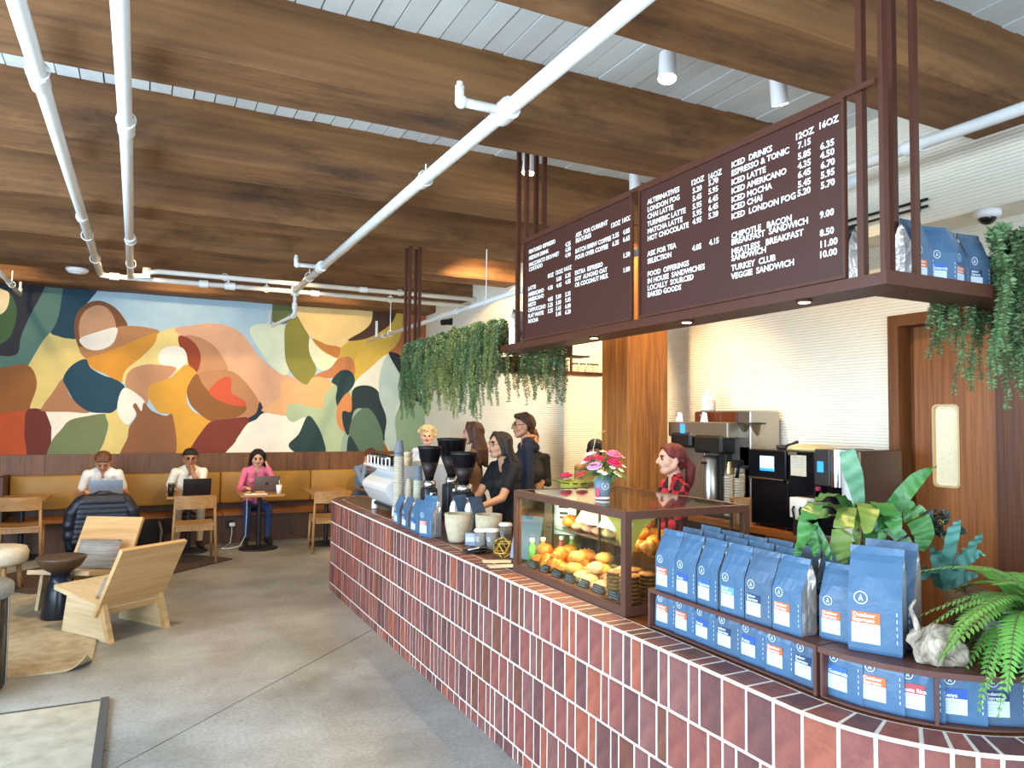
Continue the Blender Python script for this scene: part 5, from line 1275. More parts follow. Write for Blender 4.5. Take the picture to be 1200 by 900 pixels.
# wrapped sandwiches standing on the shelf middle
for i in range(4):
    t = thing('wrapped_sandwich', 'clear wrapped sandwich on the glass shelf, %s from the far end' % ordw[i], 'sandwich', (PX0+.27, PY1-.36-.11*i, SH+.075), .3, 'wrapped sandwiches')
    MB().prism([(-.06, 0), (.06, 0), (.0, .06)], -.035, .035, axis=1).build('sandwich', m_crust2, t)
    MB().prism([(-.066, -.002), (.066, -.002), (.0, .066)], -.04, .04, axis=1).build('wrapping', m_wrap, t)
# bottles inside at the far end
for i, (c, x) in enumerate((('#6fae5e', .08), ('#d9822e', .15), ('#b04632', .27), ('#87a83c', .34))):
    t = thing('juice_bottle', ('green', 'orange', 'red', 'lime green')[i]+' juice bottle with a white cap at the far end of the case', 'bottle', (PX0+x, PY1-.075, FZ), group='juice bottles in the case')
    MB().lathe([(.0, 0), (.024, 0), (.025, .09), (.012, .12), (.012, .13), (.0, .13)], n=14, cap=False).build('bottle', mat('juice '+c, c, .2), t)
    MB().lathe([(.014, .126), (.014, .145), (.0, .146)], n=12, cap=False).build('cap', m_cupw, t)
# notice and price tags
t = thing('notice_sheet', 'white printed notice standing inside the far end of the case', 'notice', (PX0+.30, PY1-.05, FZ+.15), -.9)
MB().box((-.075, -.002, 0), (.075, .0, .22)).build('sheet', mat('notice paper', '#d6e3ea', .7), t)
b = MB()
for k_, (w_, z_) in enumerate(((.11, .185), (.06, .15), (.05, .115), (.05, .09), (.02, .06))): b.box((-w_/2, -.0035, z_), (w_/2, -.0021, z_+.013))
b.build('printed_lines', m_black, t)
m_chalk = mat('chalk black', '#1d2328', .6)
for i in range(7):
    t = thing('price_tag', 'small black price tag at the front pane of the case, %s from the far end' % ordw[i], 'price tag', (PX0+.03, PY1-.16-.13*i, FZ), NEGX, 'black price tags in the pastry case')
    MB().box((-.045, 0, 0), (.045, .004, .042), M=T((0, 0, 0), (-.3, 0, 0))).build('tag_plate', m_chalk, t)
    b = MB()
    for q_ in range(3): b.box((-.035, -.0008, .008+.011*q_), (.035-.012*((q_+i) % 3), -.0001, .0105+.011*q_), M=T((0, 0, 0), (-.3, 0, 0)))
    b.build('chalk_lines', m_grey, t)
# ================================================================ FLOWERS
m_vase = mat('slate paper cup', '#5f7382', .55)
p = at_z(706, 585, PZ1)
t = thing('flower_vase', 'slate grey cup used as a vase on top of the pastry case', 'vase', (p.x, p.y, PZ1))
vc = MB().lathe([(.0, 0), (.036, 0), (.047, .12), (.043, .12), (.034, .006), (.0, .006)], n=24, cap=False).build('cup', m_vase, t)
MB().lathe([(.0368, .004), (.0375, .018)], n=24, cap=False).build('white_band', m_white, vc)
e = MB(); emblem_mb(e, 0, 0, 0, .019); e.build('emblem', m_print, vc, loc=(-.012, -.0425, .07), rot=(-.09, 0, -.25))
b = MB(); b.prism([(-.011, 0), (.011, 0), (.011, .1), (-.011, .1)], -.0005, .0005, axis=1); b.build('red_sticker', mat('red print', '#b8324a', .6, var=.4, vscale=30), vc, loc=(-.0415, -.016, .012), rot=(-.09, 0, -1.2))
VX, VY = p.x, p.y
def flower_mesh(col, r, petals, layers, cen):
    b = MB()
    for L_ in range(layers):
        rr_ = r*(1-.25*L_)
        for k in range(petals):
            a = 2*PI*(k+.5*L_)/petals; e_ = .35+.35*L_
            c = Vector((math.cos(a)*rr_*.55, math.sin(a)*rr_*.55, r*.18*L_))
            M_ = Matrix.Translation(c) @ Matrix.Rotation(a, 4, 'Z') @ Matrix.Rotation(-e_, 4, 'Y')
            b.ball((0, 0, 0), (rr_*.5, rr_*.42, rr_*.12), 8, 5, 0, M_)
    b.ball((0, 0, r*.25), (r*.22,)*3, 8, 6, 1)
    return b.mesh('bloom', [mat('petal '+col, col, .6, var=.15, vscale=30), mat('flower centre '+cen, cen, .7)])
m_leafg = mat('bouquet leaf', '#4f8a3a', .5, var=.35, vscale=12)
FL = [flower_mesh('#d82f5a', .043, 9, 3, '#8f1c3c'), flower_mesh('#f0708c', .045, 9, 3, '#c84a68'), flower_mesh('#e8a0c8', .042, 9, 2, '#d070a8'), flower_mesh('#c02848', .026, 7, 2, '#8f1c3c'), flower_mesh('#f2efe2', .018, 5, 1, '#d9cf6a'), flower_mesh('#e8c0d8', .03, 8, 2, '#c890b0')]
def stem(b, p0, p1): b.tube([p0, (Vector(p0)+Vector(p1))/2+Vector((0, 0, .02)), p1], .0022, 5)
def bloom(kind, off, lab):
    """a cut flower standing in the vase: bloom and stem"""
    t = thing('cut_flower', lab, 'flower', (VX, VY, PZ1), group='cut flowers in the vase')
    d = Vector(off)
    ob('bloom', FL[kind], t, loc=d, rot=d.normalized().to_track_quat('Z', 'Y').to_euler())
    b = MB(); stem(b, (d.x*.1, d.y*.1, .02), d*.96); b.build('stem', m_leafg, t)
def bo(u, v, w=0): return Vector((RIGHT.x*u-FWD.x*w, RIGHT.y*u-FWD.y*w, v))
bloom(0, bo(.048, .185, .06), 'crimson bloom at the front of the bouquet'); bloom(1, bo(.052, .222, .03), 'coral pink bloom at the top of the bouquet'); bloom(2, bo(-.045, .165, .06), 'pale pink bloom low at the left of the bouquet')
for i, (u, v, w) in enumerate(((-.01, .2, .05), (-.03, .21, .03), (-.075, .2, .03))): bloom(3, bo(u, v, w), ('small dark red bloom beside the crimson bloom', 'small dark red bloom above the pale pink bloom', 'small dark red bloom at the left edge of the bouquet')[i])
bloom(5, bo(-.06, .225, .0), 'lilac pink bloom at the upper left of the bouquet'); bloom(5, bo(-.085, .185, .0), 'lilac pink bloom at the far left of the bouquet')
for i, (u, v, w) in enumerate(((.0, .24, 0), (.07, .235, .0), (.085, .15, .05), (.06, .135, .07), (.1, .17, .03), (.0, .135, .08), (-.02, .145, .07), (.04, .165, .08), (.075, .125, .06), (.095, .215, .02))):
    bloom(4, bo(u, v, w), 'small white bloom, number %s of those sprinkled through the bouquet' % ordw[i % 9] if i < 9 else 'small white bloom at the upper right edge of the bouquet')
lv = thing('bouquet_greenery', 'green leaves spreading round the bouquet in the slate vase', 'leaves', (VX, VY, PZ1))
def leaf_mesh(L_, w_, mt, bend=.4, nm='leaf', n=6, tip=1.):
    vs_ = []; fs_ = []
    for i in range(n+1):
        u = i/n; ww = w_*math.sin(PI*min(1, u**.8*.97+.03))**.8*(1 if u < .99 else .02)
        z = -bend*L_*u*u
        for k_, s_ in enumerate((-1, 0, 1)): vs_.append((s_*ww, L_*u*(1-.15*bend*u), z+(abs(s_)*ww*.25)))
    for i in range(n):
        for k_ in range(2): a = i*3+k_; fs_.append((a, a+1, a+4, a+3))
    b = MB(); b.add(vs_, fs_, sm=True); return b.mesh(nm, mt)
LM = leaf_mesh(.12, .018, m_leafg); LM2 = leaf_mesh(.15, .012, mat('yellow green leaf', '#8a9a3c', .5, var=.3, vscale=12))
rl = random.Random(9)
for i in range(26):
    a = 2*PI*i/26+rl.uniform(-.1, .1); el = rl.uniform(.15, 1.0)
    d = Vector((math.cos(a)*math.cos(el), math.sin(a)*math.cos(el), math.sin(el)))
    q_ = d.to_track_quat('Y', 'Z')
    ob('leaf', LM if i % 4 else LM2, lv, loc=(d.x*.035, d.y*.035, .115+.05*el), rot=q_.to_euler(), scale=rl.uniform(.7, 1.1))
b = MB()
for (x, y) in ((-.04, .02), (-.02, .05)): b.tube([(0, 0, .1), (x*1.2, y, .24), (x*.5, y, .33), (x*-.6, y*.5, .345)], .0015, 5)
b.build('twig', mat('pale twig', '#b9a77a', .7), lv)
# second bouquet in yellow wrapping behind the case
t = thing('wrapped_bouquet', 'bouquet in yellow green wrapping standing beyond the pastry case', 'bouquet', (2.43, 3.98, CT))
MB().lathe([(.0, 0), (.05, 0), (.055, .25), (.09, .47), (.086, .47), (.05, .25), (.0, .02)], n=14, cap=False).build('wrapping', mat('yellow wrap', '#a39f3e', .5, var=.3, vscale=9), t)
for i in range(14):
    a = i*2.4; ob('leaf', LM, t, loc=(.05*math.cos(a), .05*math.sin(a), .43), rot=Vector((math.cos(a), math.sin(a), .9)).to_track_quat('Y', 'Z').to_euler())
for i in range(4): a = i*1.6; ob('bloom', FL[3 if i % 2 else 0], t, loc=(.06*math.cos(a), .06*math.sin(a), .50))
# ================================================================ BACK BAR
BZ = .97; BX = 4.10
m_bar = wood('orange bar top', '#a5652e', '#84491c', 'y', .4, 1.0, rnd=0)
bb = thing('back_counter', 'wooden back counter with dark cabinets along the white ridged wall', 'counter', (BX, 4.3, 0))
O = Vector((BX, 4.3, 0))
MB().box(Vector((BX, 3.50, BZ-.045))-O, Vector((4.69, 5.22, BZ))-O).build('worktop', m_bar, bb)
for i in range(3):
    y0 = 3.52+.565*i
    MB().box(Vector((BX+.04, y0+.004, .08))-O, Vector((4.68, y0+.56, BZ-.046))-O).build('cabinet', MATS['oak door veneer'] if i == 0 else MATS['dark cabinet'], bb)
MB().box(Vector((BX+.08, 3.52, 0))-O, Vector((4.66, 5.2, .08))-O).build('plinth', MATS['dark cabinet'], bb)
m_steel = mat('satin steel', '#a9a39a', .28, .9)
m_steel2 = mat('warm steel panel', '#8f8674', .35, .7)
m_navy = mat('blue display', '#1d5fd8', .3, emit='#2a78ff', estr=1.6)
def yz(px, py, X): p = at_x(px, py, X); return p.y, p.z
# tall twin brewer: steel tower with two heads and an airpot
FX = 4.22
y1 = yz(783, 500, FX)[0]; y0 = yz(866, 500, FX)[0]; ztop = yz(866, 481, FX)[1]
bw_ = thing('coffee_brewer', 'tall steel twin coffee brewer with black brew heads by the timber post', 'brewer', (FX, (y0+y1)/2, BZ))
O = Vector((FX, (y0+y1)/2, BZ))
def pt(a, b_, nm, mt, r=.008): return MB().rbox(Vector(a)-O, Vector(b_)-O, r, seg=1, sm=False).build(nm, mt, bw_)
ym = yz(802, 500, FX)[0]
zt2 = yz(790, 494, FX)[1]
pt((FX+.12, y0, BZ), (4.66, ym, ztop), 'tower', m_steel)
pt((FX+.105, y0+.14, ztop-.11), (FX+.119, ym-.01, ztop-.01), 'sight_panel', mat('brown sight glass', '#5a2d18', .15), .002)
pt((FX, y0+.13, zt2-.13), (FX+.14, y1, zt2), 'head_box', m_steel2)
yb = yz(800, 500, FX)[0]
pt((FX-.004, yb-.03, zt2-.11), (FX, yb+.03, zt2-.02), 'display', m_navy, .001)
zb0 = yz(800, 507, FX)[1]; zb1 = yz(800, 524, FX)[1]
ya, yb_ = yz(787, 510, FX)[0], yz(811, 510, FX)[0]
pt((FX-.02, yb_, zb1), (FX+.15, ya, zb0), 'brew_basket', m_black, .02)
ya, yb2 = yz(815, 510, FX)[0], yz(848, 510, FX)[0]
pt((FX-.03, yb2, yz(830, 531, FX)[1]), (FX+.15, ya, yz(830, 510, FX)[1]), 'brew_basket', m_black, .02)
yc = (yz(817, 560, FX)[0]+yz(838, 560, FX)[0])/2
za = yz(828, 534, FX)[1]-BZ
MB().lathe([(.0, 0), (.075, 0), (.078, .01), (.078, za-.03), (.06, za), (.0, za)], c=(.06, yc-O.y, 0), n=26, cap=False).build('airpot', m_steel, bw_)
MB().cbox((-.02, yc-O.y, za-.06), (.02, .05, .02)).build('airpot_badge', m_black, bw_)
yl, yr = yz(845, 560, FX)[0], yz(787, 560, FX)[0]
pt((FX+.05, yl, BZ), (FX+.13, yc-.09, yz(845, 530, FX)[1]), 'black_column', m_black, .01)
pt((FX+.06, yc+.085, BZ), (FX+.12, yr, zb1), 'steel_leg', m_steel2, .006)
pt((FX-.03, y0+.1, BZ), (FX+.12, yr, BZ+.02), 'drip_tray', m_black, .004)
# timers and bottle on the brewer
for i, (px, py) in enumerate(((796, 494), (825, 499))):
    y, z = yz(px, py, FX+.03)
    t = thing('brew_timer', ('left', 'right')[i]+' small white timer standing on the steel brewer head', 'timer', (FX+.03, y, zt2), -.6)
    MB().prism([(-.03, 0), (.03, 0), (.02, .075), (-.01, .085)], -.025, .025, axis=1).build('timer_body', m_lampw, t)
    MB().cbox((-.026, 0, .055), (.012, .03, .02)).build('timer_screen', mat('grey lcd', '#6c7468', .3), t)
y, z = yz(830, 479, 4.45)
t = thing('white_jug', 'white plastic bottle with a printed label on top of the steel brewer', 'bottle', (4.45, y, ztop))
MB().lathe([(.0, 0), (.062, 0), (.065, .02), (.065, .10), (.05, .135), (.022, .15), (.022, .165), (.0, .165)], n=20, cap=False).build('bottle', mat('milky plastic', '#e8e2d0', .4), t)
MB().lathe([(.026, .16), (.026, .19), (.0, .192)], n=16, cap=False).build('cap', m_cupw, t)
MB().lathe([(.0657, .03), (.0657, .095)], n=20, cap=False).build('wrap_label', mat('pinkish print', '#d8a9a0', .6, var=.35, vscale=40, col2='#e9e4dc'), t)
# cup stacks beside the brewer
for (px, n_, topm, w) in ((855, 16, m_steel2, 'left'), (867, 17, m_pg, 'right')):
    y, z = yz(px, 590, FX+.06)
    q0 = cup_proto(m_pc, 'white cup stacks on the back counter')
    q0.location = (FX+.06, y, BZ); q0['label'] = 'lowest white paper cup in the %s stack beside the steel brewer' % w
    for j in range(1, n_): dup(q0, (FX+.06+random.uniform(-.002, .002), y, BZ+.0215*j), label='white paper cup %s from the bottom of the %s stack by the steel brewer' % (ordw[j], w))
    q = cup_proto(topm, 'printed cups on the back counter stacks'); q.location = (FX+.06, y, BZ+.0215*n_+.01); q['label'] = 'grey printed cup on top of the %s stack beside the steel brewer' % w
# clear hopper grinder behind the black machine
y, z = yz(881, 520, 4.42)
t = thing('bean_grinder', 'coffee grinder with a large clear hopper and black lid behind the black machine', 'grinder', (4.42, y, BZ))
zz = yz(881, 521, 4.42)[1]-BZ; zt_ = yz(881, 497, 4.42)[1]-BZ
MB().rbox((-.08, -.07, 0), (.1, .07, zz), .02).build('grinder_body', m_steel2, t)
MB().lathe([(.04, zz), (.05, zz+.03), (.105, zt_-.01), (.108, zt_)], n=24, cap=False).build('hopper', glass('clear hopper glass', '#d9d2c2', dens=1.6), t)
MB().lathe([(.11, zt_), (.112, zt_+.012), (.0, zt_+.014)], n=24, cap=False).build('hopper_lid', m_black, t)
# automatic black machine
FX2 = 4.14
y1 = yz(877, 560, FX2)[0]; ymid = yz(921, 560, FX2)[0]; y0 = yz(953, 560, FX2)[0]; zt_ = yz(900, 527, FX2)[1]
t = thing('bean_to_cup_machine', 'large black automatic coffee machine with a small lit screen', 'coffee machine', (FX2, (y0+y1)/2, BZ)); O = Vector((FX2, (y0+y1)/2, BZ))
def pt(a, b_, nm, mt, r=.008): return MB().rbox(Vector(a)-O, Vector(b_)-O, r, seg=1, sm=False).build(nm, mt, t)
zs = yz(900, 560, FX2)[1]
m_gl = mat('gloss black', '#0d0e12', .18)
pt((FX2, ymid+.003, zs), (4.60, y1, zt_), 'upper_unit', m_gl); pt((FX2+.02, ymid+.003, BZ+.02), (4.60, y1-.005, zs-.012), 'lower_unit', m_gl)
pt((FX2+.015, y0, BZ+.02), (4.60, ymid-.003, zt_), 'side_unit', m_gl)
MB().cyl(Vector((FX2-.012, y1-.01, zs-.006))-O, Vector((FX2-.012, ymid+.01, zs-.006))-O, .005, n=8).build('trim_bar', m_chrome, t)
a, b_ = yz(891, 551, FX2), yz(907, 535, FX2)
pt((FX2-.004, b_[0], a[1]), (FX2, a[0], b_[1]), 'screen', mat('lit screen', '#9fc4e4', .3, emit='#a9d4ff', estr=1.3), .001)
pt((FX2-.005, b_[0], a[1]), (FX2-.0041, a[0], a[1]+.02), 'screen_bar', m_navy, .0001)
a, b_ = yz(927, 557, FX2+.015), yz(945, 534, FX2+.015)
pt((FX2+.011, b_[0], a[1]), (FX2+.015, a[0], b_[1]), 'paper_note', mat('cream note', '#cfc6ac', .8, var=.1, vscale=30), .001)
b = MB()
for i in range(5):
    z = b_[1]-.018-.016*i-BZ; b.box((FX2+.0098-O.x, b_[0]+.02-O.y, z-.003), (FX2+.0108-O.x, a[0]-.015-.012*(i % 2)-O.y, z))
b.build('note_lines', m_grey, t)
a, b_ = yz(924, 530, FX2+.015), yz(934, 526, FX2+.015)
pt((FX2+.008, b_[0], zt_-.03), (FX2+.014, a[0], zt_-.008), 'badge', m_steel2, .001)
for y in (y0+.04, ymid-.04, ymid+.05, y1-.05): MB().cyl(Vector((FX2+.06, y, BZ))-O, Vector((FX2+.06, y, BZ+.025))-O, .02, n=10).build('foot', m_black, t)
MB().tube([Vector((FX2-.0, y1+.0, zs+.06))-O, Vector((FX2-.05, y1+.05, zs+.07))-O, Vector((FX2-.06, y1+.06, zs-.02))-O], .016, 8).cbox(Vector((FX2-.05, y1+.06, zs+.09))-O, (.07, .06, .06)).build('steam_wand', m_black, t)
# things lying on top of the machine
t = thing('scoop', 'black handled scoop lying on top of the black machine', 'scoop', (4.3, ymid+.16, zt_+.001), .4)
MB().rbox((-.02, -.02, 0), (.02, .06, .035), .01).build('bowl', m_black, t); MB().tube([(0, -.02, .03), (0, -.1, .06)], [.008, .012], 8).build('handle', m_black, t)
m_cloth = mat('folded cream cloth', '#d9c68e', .9, var=.15, vscale=10, bump=.4, bscale=12)
t = thing('folded_cloth', 'cream cloth crumpled on top of the black machine', 'cloth', (4.35, ymid-.05, zt_))
MB().ball((0, 0, .008), (.11, .22, .03), 18, 8, fn=lambda p: Vector((p.x, p.y, max(p.z, -.25)*(1+.35*math.sin(9*p.y+4*p.x))))).build('cloth', m_cloth, t)
# portion box with straps in front
y, z = yz(943, 588, FX2-.02)
t = thing('napkin_box', 'small white box with black straps in front of the black machine', 'box', (FX2-.045, y, BZ))
MB().box((-.03, -.055, .0), (.03, .055, .12)).build('stand', m_black, t)
MB().rbox((-.04, -.075, .12), (.04, .075, .26), .006).build('box', m_cupw, t)
for k in (-1, 1): MB().tube([(-.045, .03*k, .12), (-.06, .03*k, .18), (-.045, .03*k, .2)], .008, 6).build('strap', m_black, t)
# steel hot water machine
y1 = yz(954, 560, FX2)[0]; y0 = yz(1003, 560, FX2)[0]; zt_ = yz(975, 527, FX2)[1]
t = thing('water_boiler', 'grey and chrome hot water machine with a blue display right of the black machine', 'boiler', (FX2, (y0+y1)/2, BZ)); O = Vector((FX2, (y0+y1)/2, BZ))
ya = yz(972, 560, FX2)[0]; yb = yz(985, 560, FX2)[0]; yc = yz(991, 560, FX2)[0]
zm = yz(960, 569, FX2)[1]
pt((FX2, ya, zm), (4.60, y1, zt_), 'grey_front', mat('dark grey front', '#4a4744', .35, .5)); pt((FX2+.03, yb, BZ+.02), (4.60, y1, zm), 'black_base', m_gl)
MB().cyl(Vector((FX2+.03, (ya+yb)/2, zm))-O, Vector((FX2+.03, (ya+yb)/2, zt_))-O, abs(ya-yb)/2, n=20).build('chrome_column', m_chrome, t)
MB().cyl(Vector((FX2+.04, (yb+yc)/2-.02, BZ+.01))-O, Vector((FX2+.04, (yb+yc)/2-.02, zt_))-O, .05, n=20).build('white_column', m_enam, t)
pt((FX2+.04, y0, BZ+.01), (4.60, yc+.03, zt_), 'side_panel', mat('brown steel side', '#6b574a', .35, .6))
a, b_ = yz(958, 553, FX2), yz(965, 541, FX2)
pt((FX2-.004, b_[0], a[1]), (FX2, a[0], b_[1]), 'display', m_navy, .001)
pt((FX2-.02, yb, BZ), (FX2+.06, y1-.02, BZ+.022), 'drip_tray', m_steel, .004)
MB().cyl(Vector((FX2-.01, y1-.05, zm-.02))-O, Vector((FX2-.03, y1-.05, zm-.02))-O, .016, n=12).build('tap_button', mat('red button', '#a03448', .4), t)
# wooden crate and syrup bottles
y, z = yz(868, 585, FX2-.0)
t = thing('wooden_crate', 'pale wooden box with a slot standing left of the black machine', 'box', (FX2+.04, y, BZ), -.5)
MB().prism([(-.07, 0), (.07, 0), (.07, .19), (-.10, .19)], -.06, .06, axis=1).build('box', m_oak, t)
MB().box((-.085, -.03, .14), (.0, .03, .1905)).build('slot', m_black, t)
m_syr = mat('amber syrup glass', '#3a1d0e', .12)
for i, px in enumerate((744, 751, 758, 765)):
    y, z = yz(px, 580, 4.16)
    t = thing('syrup_bottle', 'dark syrup bottle with a pump in front of the timber post, %s from the left' % ordw[i], 'bottle', (4.16, y, BZ+.15), group='syrup bottles with pumps')
    MB().lathe([(.0, 0), (.03, 0), (.032, .14), (.014, .19), (.014, .215), (.0, .215)], n=14, cap=False).build('bottle', m_syr, t)
    MB().cyl((0, 0, .21), (0, 0, .26), .008, n=8).tube([(0, 0, .26), (-.03, .02, .262), (-.05, .03, .25)], .006, 6).build('pump', m_black, t)
ya_, yb_ = yz(740, 580, 4.16)[0], yz(769, 580, 4.16)[0]
t = thing('bottle_riser', 'wooden riser box under the pump bottles in front of the timber post', 'riser', (4.16, (ya_+yb_)/2, BZ))
MB().cbox((0, 0, .074), (.1, abs(ya_-yb_)+.03, .148)).build('riser', m_bar, t)
y, z = yz(761, 575, 4.08)
t = thing('counter_sign', 'small white framed sign with dark writing below the syrup bottles', 'sign', (4.085, y, BZ+.12), -1.2)
MB().rbox((-.06, -.004, -.12), (.06, .004, .08), .002, seg=1).build('sign_plate', m_cupw, t)
b = MB()
for i in range(2): b.box((-.045, -.0052, .045-.025*i), (.045, -.0041, .057-.025*i))
b.build('sign_text', m_black, t)
# box and bowl stack at the right end
t = thing('cardboard_carton', 'brown open carton on a stool at the right edge by the oak panelling', 'carton', (4.12, 2.02, .0))
MB().box((-.15, -.2, .0), (.15, .2, 1.0)).build('carton', mat('brown card', '#a9794a', .85, var=.1, vscale=8), t)
t = thing('enamel_bowl', 'black bowl with a white rim on the brown carton at the right edge', 'bowl', (4.12, 2.04, 1.0))
MB().lathe([(.0, .0), (.07, .0), (.13, .09), (.135, .1), (.0, .085)], n=26, cap=False).build('bowl', m_black, t)
MB().lathe([(.13, .095), (.138, .104), (.128, .108)], n=26, cap=False).build('rim', m_cupw, t)
# ================================================================ PEOPLE
import numpy as np
def remeshed(name, mb, voxel, smooth=2):
    me = mb.mesh(name+'_raw', [m_white]); o = bpy.data.objects.new('tmp', me); COL.objects.link(o)
    r = o.modifiers.new('r', 'REMESH'); r.mode = 'VOXEL'; r.voxel_size = voxel; r.use_smooth_shade = True
    s = o.modifiers.new('s', 'SMOOTH'); s.iterations = smooth; s.factor = .5
    dg = bpy.context.evaluated_depsgraph_get(); out = bpy.data.meshes.new_from_object(o.evaluated_get(dg))
    bpy.data.objects.remove(o); bpy.data.meshes.remove(me); out.name = name; return out
class Fig:
    """tapered capsules and balls, each with a region; fused by remesh into ONE surface, then coloured by the nearest shape"""
    def __init__(s): s.p = []
    def cap(s, a, b, r0, r1, reg): s.p.append((Vector(a), Vector(b), r0, r1, reg)); return s
    def ball(s, c, r, reg): return s.cap(c, Vector(c)+Vector((0, 0, 1e-4)), r, r, reg)
    def chain(s, pts, rs, reg):
        for i in range(len(pts)-1): s.cap(pts[i], pts[i+1], rs[i], rs[i+1], reg)
        return s
    def mesh(s, name, voxel, mats, smooth=2):
        b = MB()
        for a, c, r0, r1, _ in s.p:
            n = 14
            if (c-a).length > 1e-3: b.cyl(a, c, r0, r1, n, caps=True)
            b.ball(a, r0, n, 9); b.ball(c, r1, n, 9)
        me = remeshed(name, b, voxel, smooth)
        regs = sorted(set(p[4] for p in s.p)); me.materials.clear()
        for r in regs: me.materials.append(mats[r])
        nf = len(me.polygons); cen = np.empty(nf*3, np.float32); me.polygons.foreach_get('center', cen); cen = cen.reshape(-1, 3)
        best = np.full(nf, 1e9); idx = np.zeros(nf, np.int32)
        for a, c, r0, r1, reg in s.p:
            A = np.array(a); D = np.array(c-a); L2_ = max(float(D@D), 1e-9)
            t = np.clip(((cen-A)@D)/L2_, 0, 1); d = np.linalg.norm(cen-A-t[:, None]*D, axis=1)-(r0+(r1-r0)*t)
            if reg in ('eye', 'lip', 'brow', 'sole'): d = d-.0012
            k = d < best; best[k] = d[k]; idx[k] = regs.index(reg)
        me.polygons.foreach_set('material_index', idx); me.polygons.foreach_set('use_smooth', np.ones(nf, bool)); me.update()
        return me
def skin(c): return mat('skin '+c, c, .55, var=.06, vscale=20)
def cloth(c, **k): return mat('cloth '+c, c, .85, var=.14, vscale=14, bump=.15, bscale=60)
def hairm(c): return mat('hair '+c, c, .5, var=.4, vscale=10, stretch=(6, 6, 1), bump=.4, bscale=40)
m_eye = mat('eye dark', '#1c1512', .2)
def ik(sh, wr, hint, l1, l2):
    sh, wr = Vector(sh), Vector(wr); d = wr-sh; L_ = min(d.length, (l1+l2)*.995); d = d.normalized()
    x = (l1*l1-l2*l2+L_*L_)/(2*L_); h = math.sqrt(max(0, l1*l1-x*x)); hv = Vector(hint); hv = (hv-d*hv.dot(d)).normalized()
    return sh+d*x+hv*h, sh+d*L_
def hand(F, wr, d, nrm, k=1.):
    """palm, four fingers bent by the same curl, thumb from the palm's side"""
    d = Vector(d).normalized(); nrm = Vector(nrm); nrm = (nrm-d*nrm.dot(d)).normalized(); sd = d.cross(nrm)
    wr = Vector(wr); pc_ = wr+d*.05*k
    for u in (-.02, 0, .02): F.cap(wr+d*.02*k+sd*u*.7*k, wr+d*.085*k+sd*u*k, .015*k, .013*k, 'skin')
    for i, u in enumerate((-.031, -.0105, .0105, .031)):
        l = (.032, .040, .042, .036)[i]*k
        a = wr+d*.09*k+sd*u*k; b = a+(d*.9+nrm*.35).normalized()*l; c = b+(d*.5+nrm*.85).normalized()*l*.85
        F.chain([a, b, c], [.0085*k, .008*k, .007*k], 'skin')
    a = wr+d*.03*k-sd*.025*k; b = a+(d*.6-sd*.8).normalized()*.038*k; F.chain([a, b, b+(d+nrm*.4).normalized()*.028*k], [.012*k, .0095*k, .008*k], 'skin')
